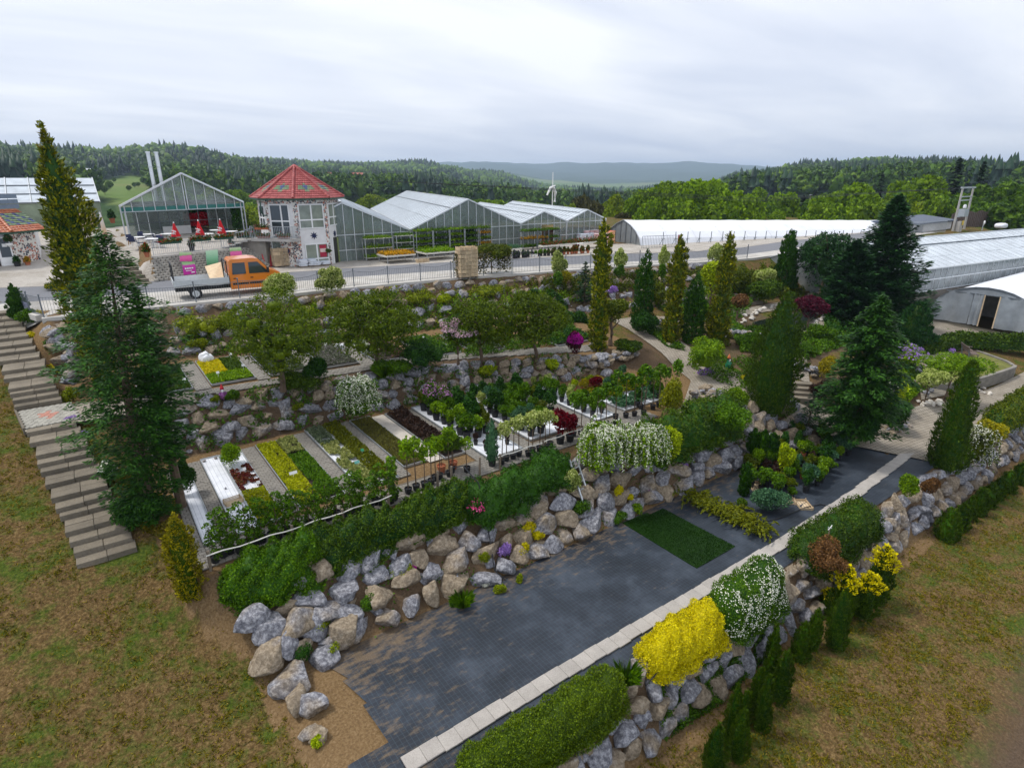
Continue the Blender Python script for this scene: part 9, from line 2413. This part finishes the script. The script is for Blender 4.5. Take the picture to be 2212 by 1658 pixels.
# farmhouses far off
def farm(label,px,r,w,dpt,h,roofc,rz):
 p=at_r(px,r);t=thing('farmhouse',label,'house',p,rz)
 MB().box(-w/2,-dpt/2,-2,w/2,dpt/2,h).build('wall',m_plaster,None).parent=t
 MB().add([(-w/2-.4,-dpt/2-.4,h),(w/2+.4,-dpt/2-.4,h),(w/2+.4,dpt/2+.4,h),(-w/2-.4,dpt/2+.4,h),(-w/2,0,h+dpt*.45),(w/2,0,h+dpt*.45)],[(0,1,5,4),(2,3,4,5),(0,4,3),(1,2,5)]).build('roof',roofc,None).parent=t
m_rr=M('far red roof',(.38,.12,.08),.8,.1)
farm('far farmhouse with red roof above the tower house roof',705,690,16,10,6,m_rr,.3);farm('second far farmhouse with pale roof on the hill right of the tower',775,720,14,9,5,m_rr,-.2);farm('white far house in the valley gap',1415,900,12,9,7,m_rr,.5);farm('low grey sheds under the left wood',185,560,22,8,4,m_alu,0)
# ------------------------------------------------------------------ grass on the lawns
def lawn_grass(name,label,n,fn,seed):
 r=np.random.default_rng(seed);Pn=fn(r,n//7);Pn=np.repeat(Pn,7,0)+r.normal(0,.045,(len(Pn)*7,2));z=near_z(Pn[:,0],Pn[:,1]);Pn=np.stack([Pn[:,0],Pn[:,1],z],1)
 f=np.array([mnoise.noise(Vector((p[0]*.55,p[1]*.55,3)))+.6*mnoise.noise(Vector((p[0]*1.7,p[1]*1.7,8))) for p in Pn]);k=f>-.05+r.normal(0,.3,len(Pn));Pn=Pn[k];n=len(Pn)
 s=r.uniform(.07,.17,n)*np.repeat(r.uniform(.6,1.25,n//7+1),7)[:n];D=r.normal(0,.6,(n,3))+np.array([0,0,.6]);V,Q=leafset(Pn+np.array([0,0,.025]),D,rdir(n),s,.03);o=link(bpy.data.objects.new(name,mesh_np(name,V,Q,lm_grass))); return tag(o,label,'grass',kind='stuff')
def fl_(r,n):
 y=r.uniform(8,34,n*3);x=r.uniform(-14,3.4,n*3);xl_=np.interp(y,XLY,XLX)-.5;st_l,st_r=np.interp(y,[20,38.3],[-1.9,-4.5]),np.interp(y,[20,38.3],[-.2,-2.85]);ok=(x<xl_)&~((y>19.9)&(x>st_l)&(x<st_r)); return np.stack([x[ok],y[ok]],1)[:n]
def fr_(r,n):
 y=r.uniform(2.6,7.6,n*2);x=r.uniform(5,60,n*2);ok=(x<y*0+60)&(r.random(n*2)<np.clip(1.25-x/55,.15,1)); return np.stack([x[ok],y[ok]],1)[:n]
lawn_grass('lawn_grass','patchy dry grass of the slope beside the stairs',90000,fl_,5)
lawn_grass('lawn_grass','patchy dry grass below the lowest boulder wall',90000,fr_,6)
# things that look alike are told apart by their order in the picture
def shown_x(o):
 p=o.location;f=p.x*sR+p.y*cR; return (p.x*cR-p.y*sR)/max(1.0,f*cP-(p.z-CAM_Z)*sP)
same={}
for o in bpy.data.objects:
 if o.parent is None and o.get('label'):same.setdefault(o['label'],[]).append(o)
for lb,os_ in same.items():
 if len(os_)<2 or len(os_)>len(ORD) or len(lb.split())>12: continue
 for k,o in enumerate(sorted(os_,key=shown_x)):o['label']=lb+', '+ORD[k]+' from the left'
 # ------------------------------------------------------------------ haze
hz=bpy.data.objects.new('haze',MB().box(-8200,-8200,-420,8200,8200,215).mesh('haze',[]));link(hz);tag(hz,kind='stuff')
hm,hnt,hout=newmat('haze air');pv=nd(hnt,'VolumePrincipled');pv.inputs['Color'].default_value=(.62,.78,1.0,1);pv.inputs['Density'].default_value=.0002;pv.inputs['Anisotropy'].default_value=.2
hnt.links.new(pv.outputs[0],hout.inputs['Volume']);hz.data.materials.append(hm)
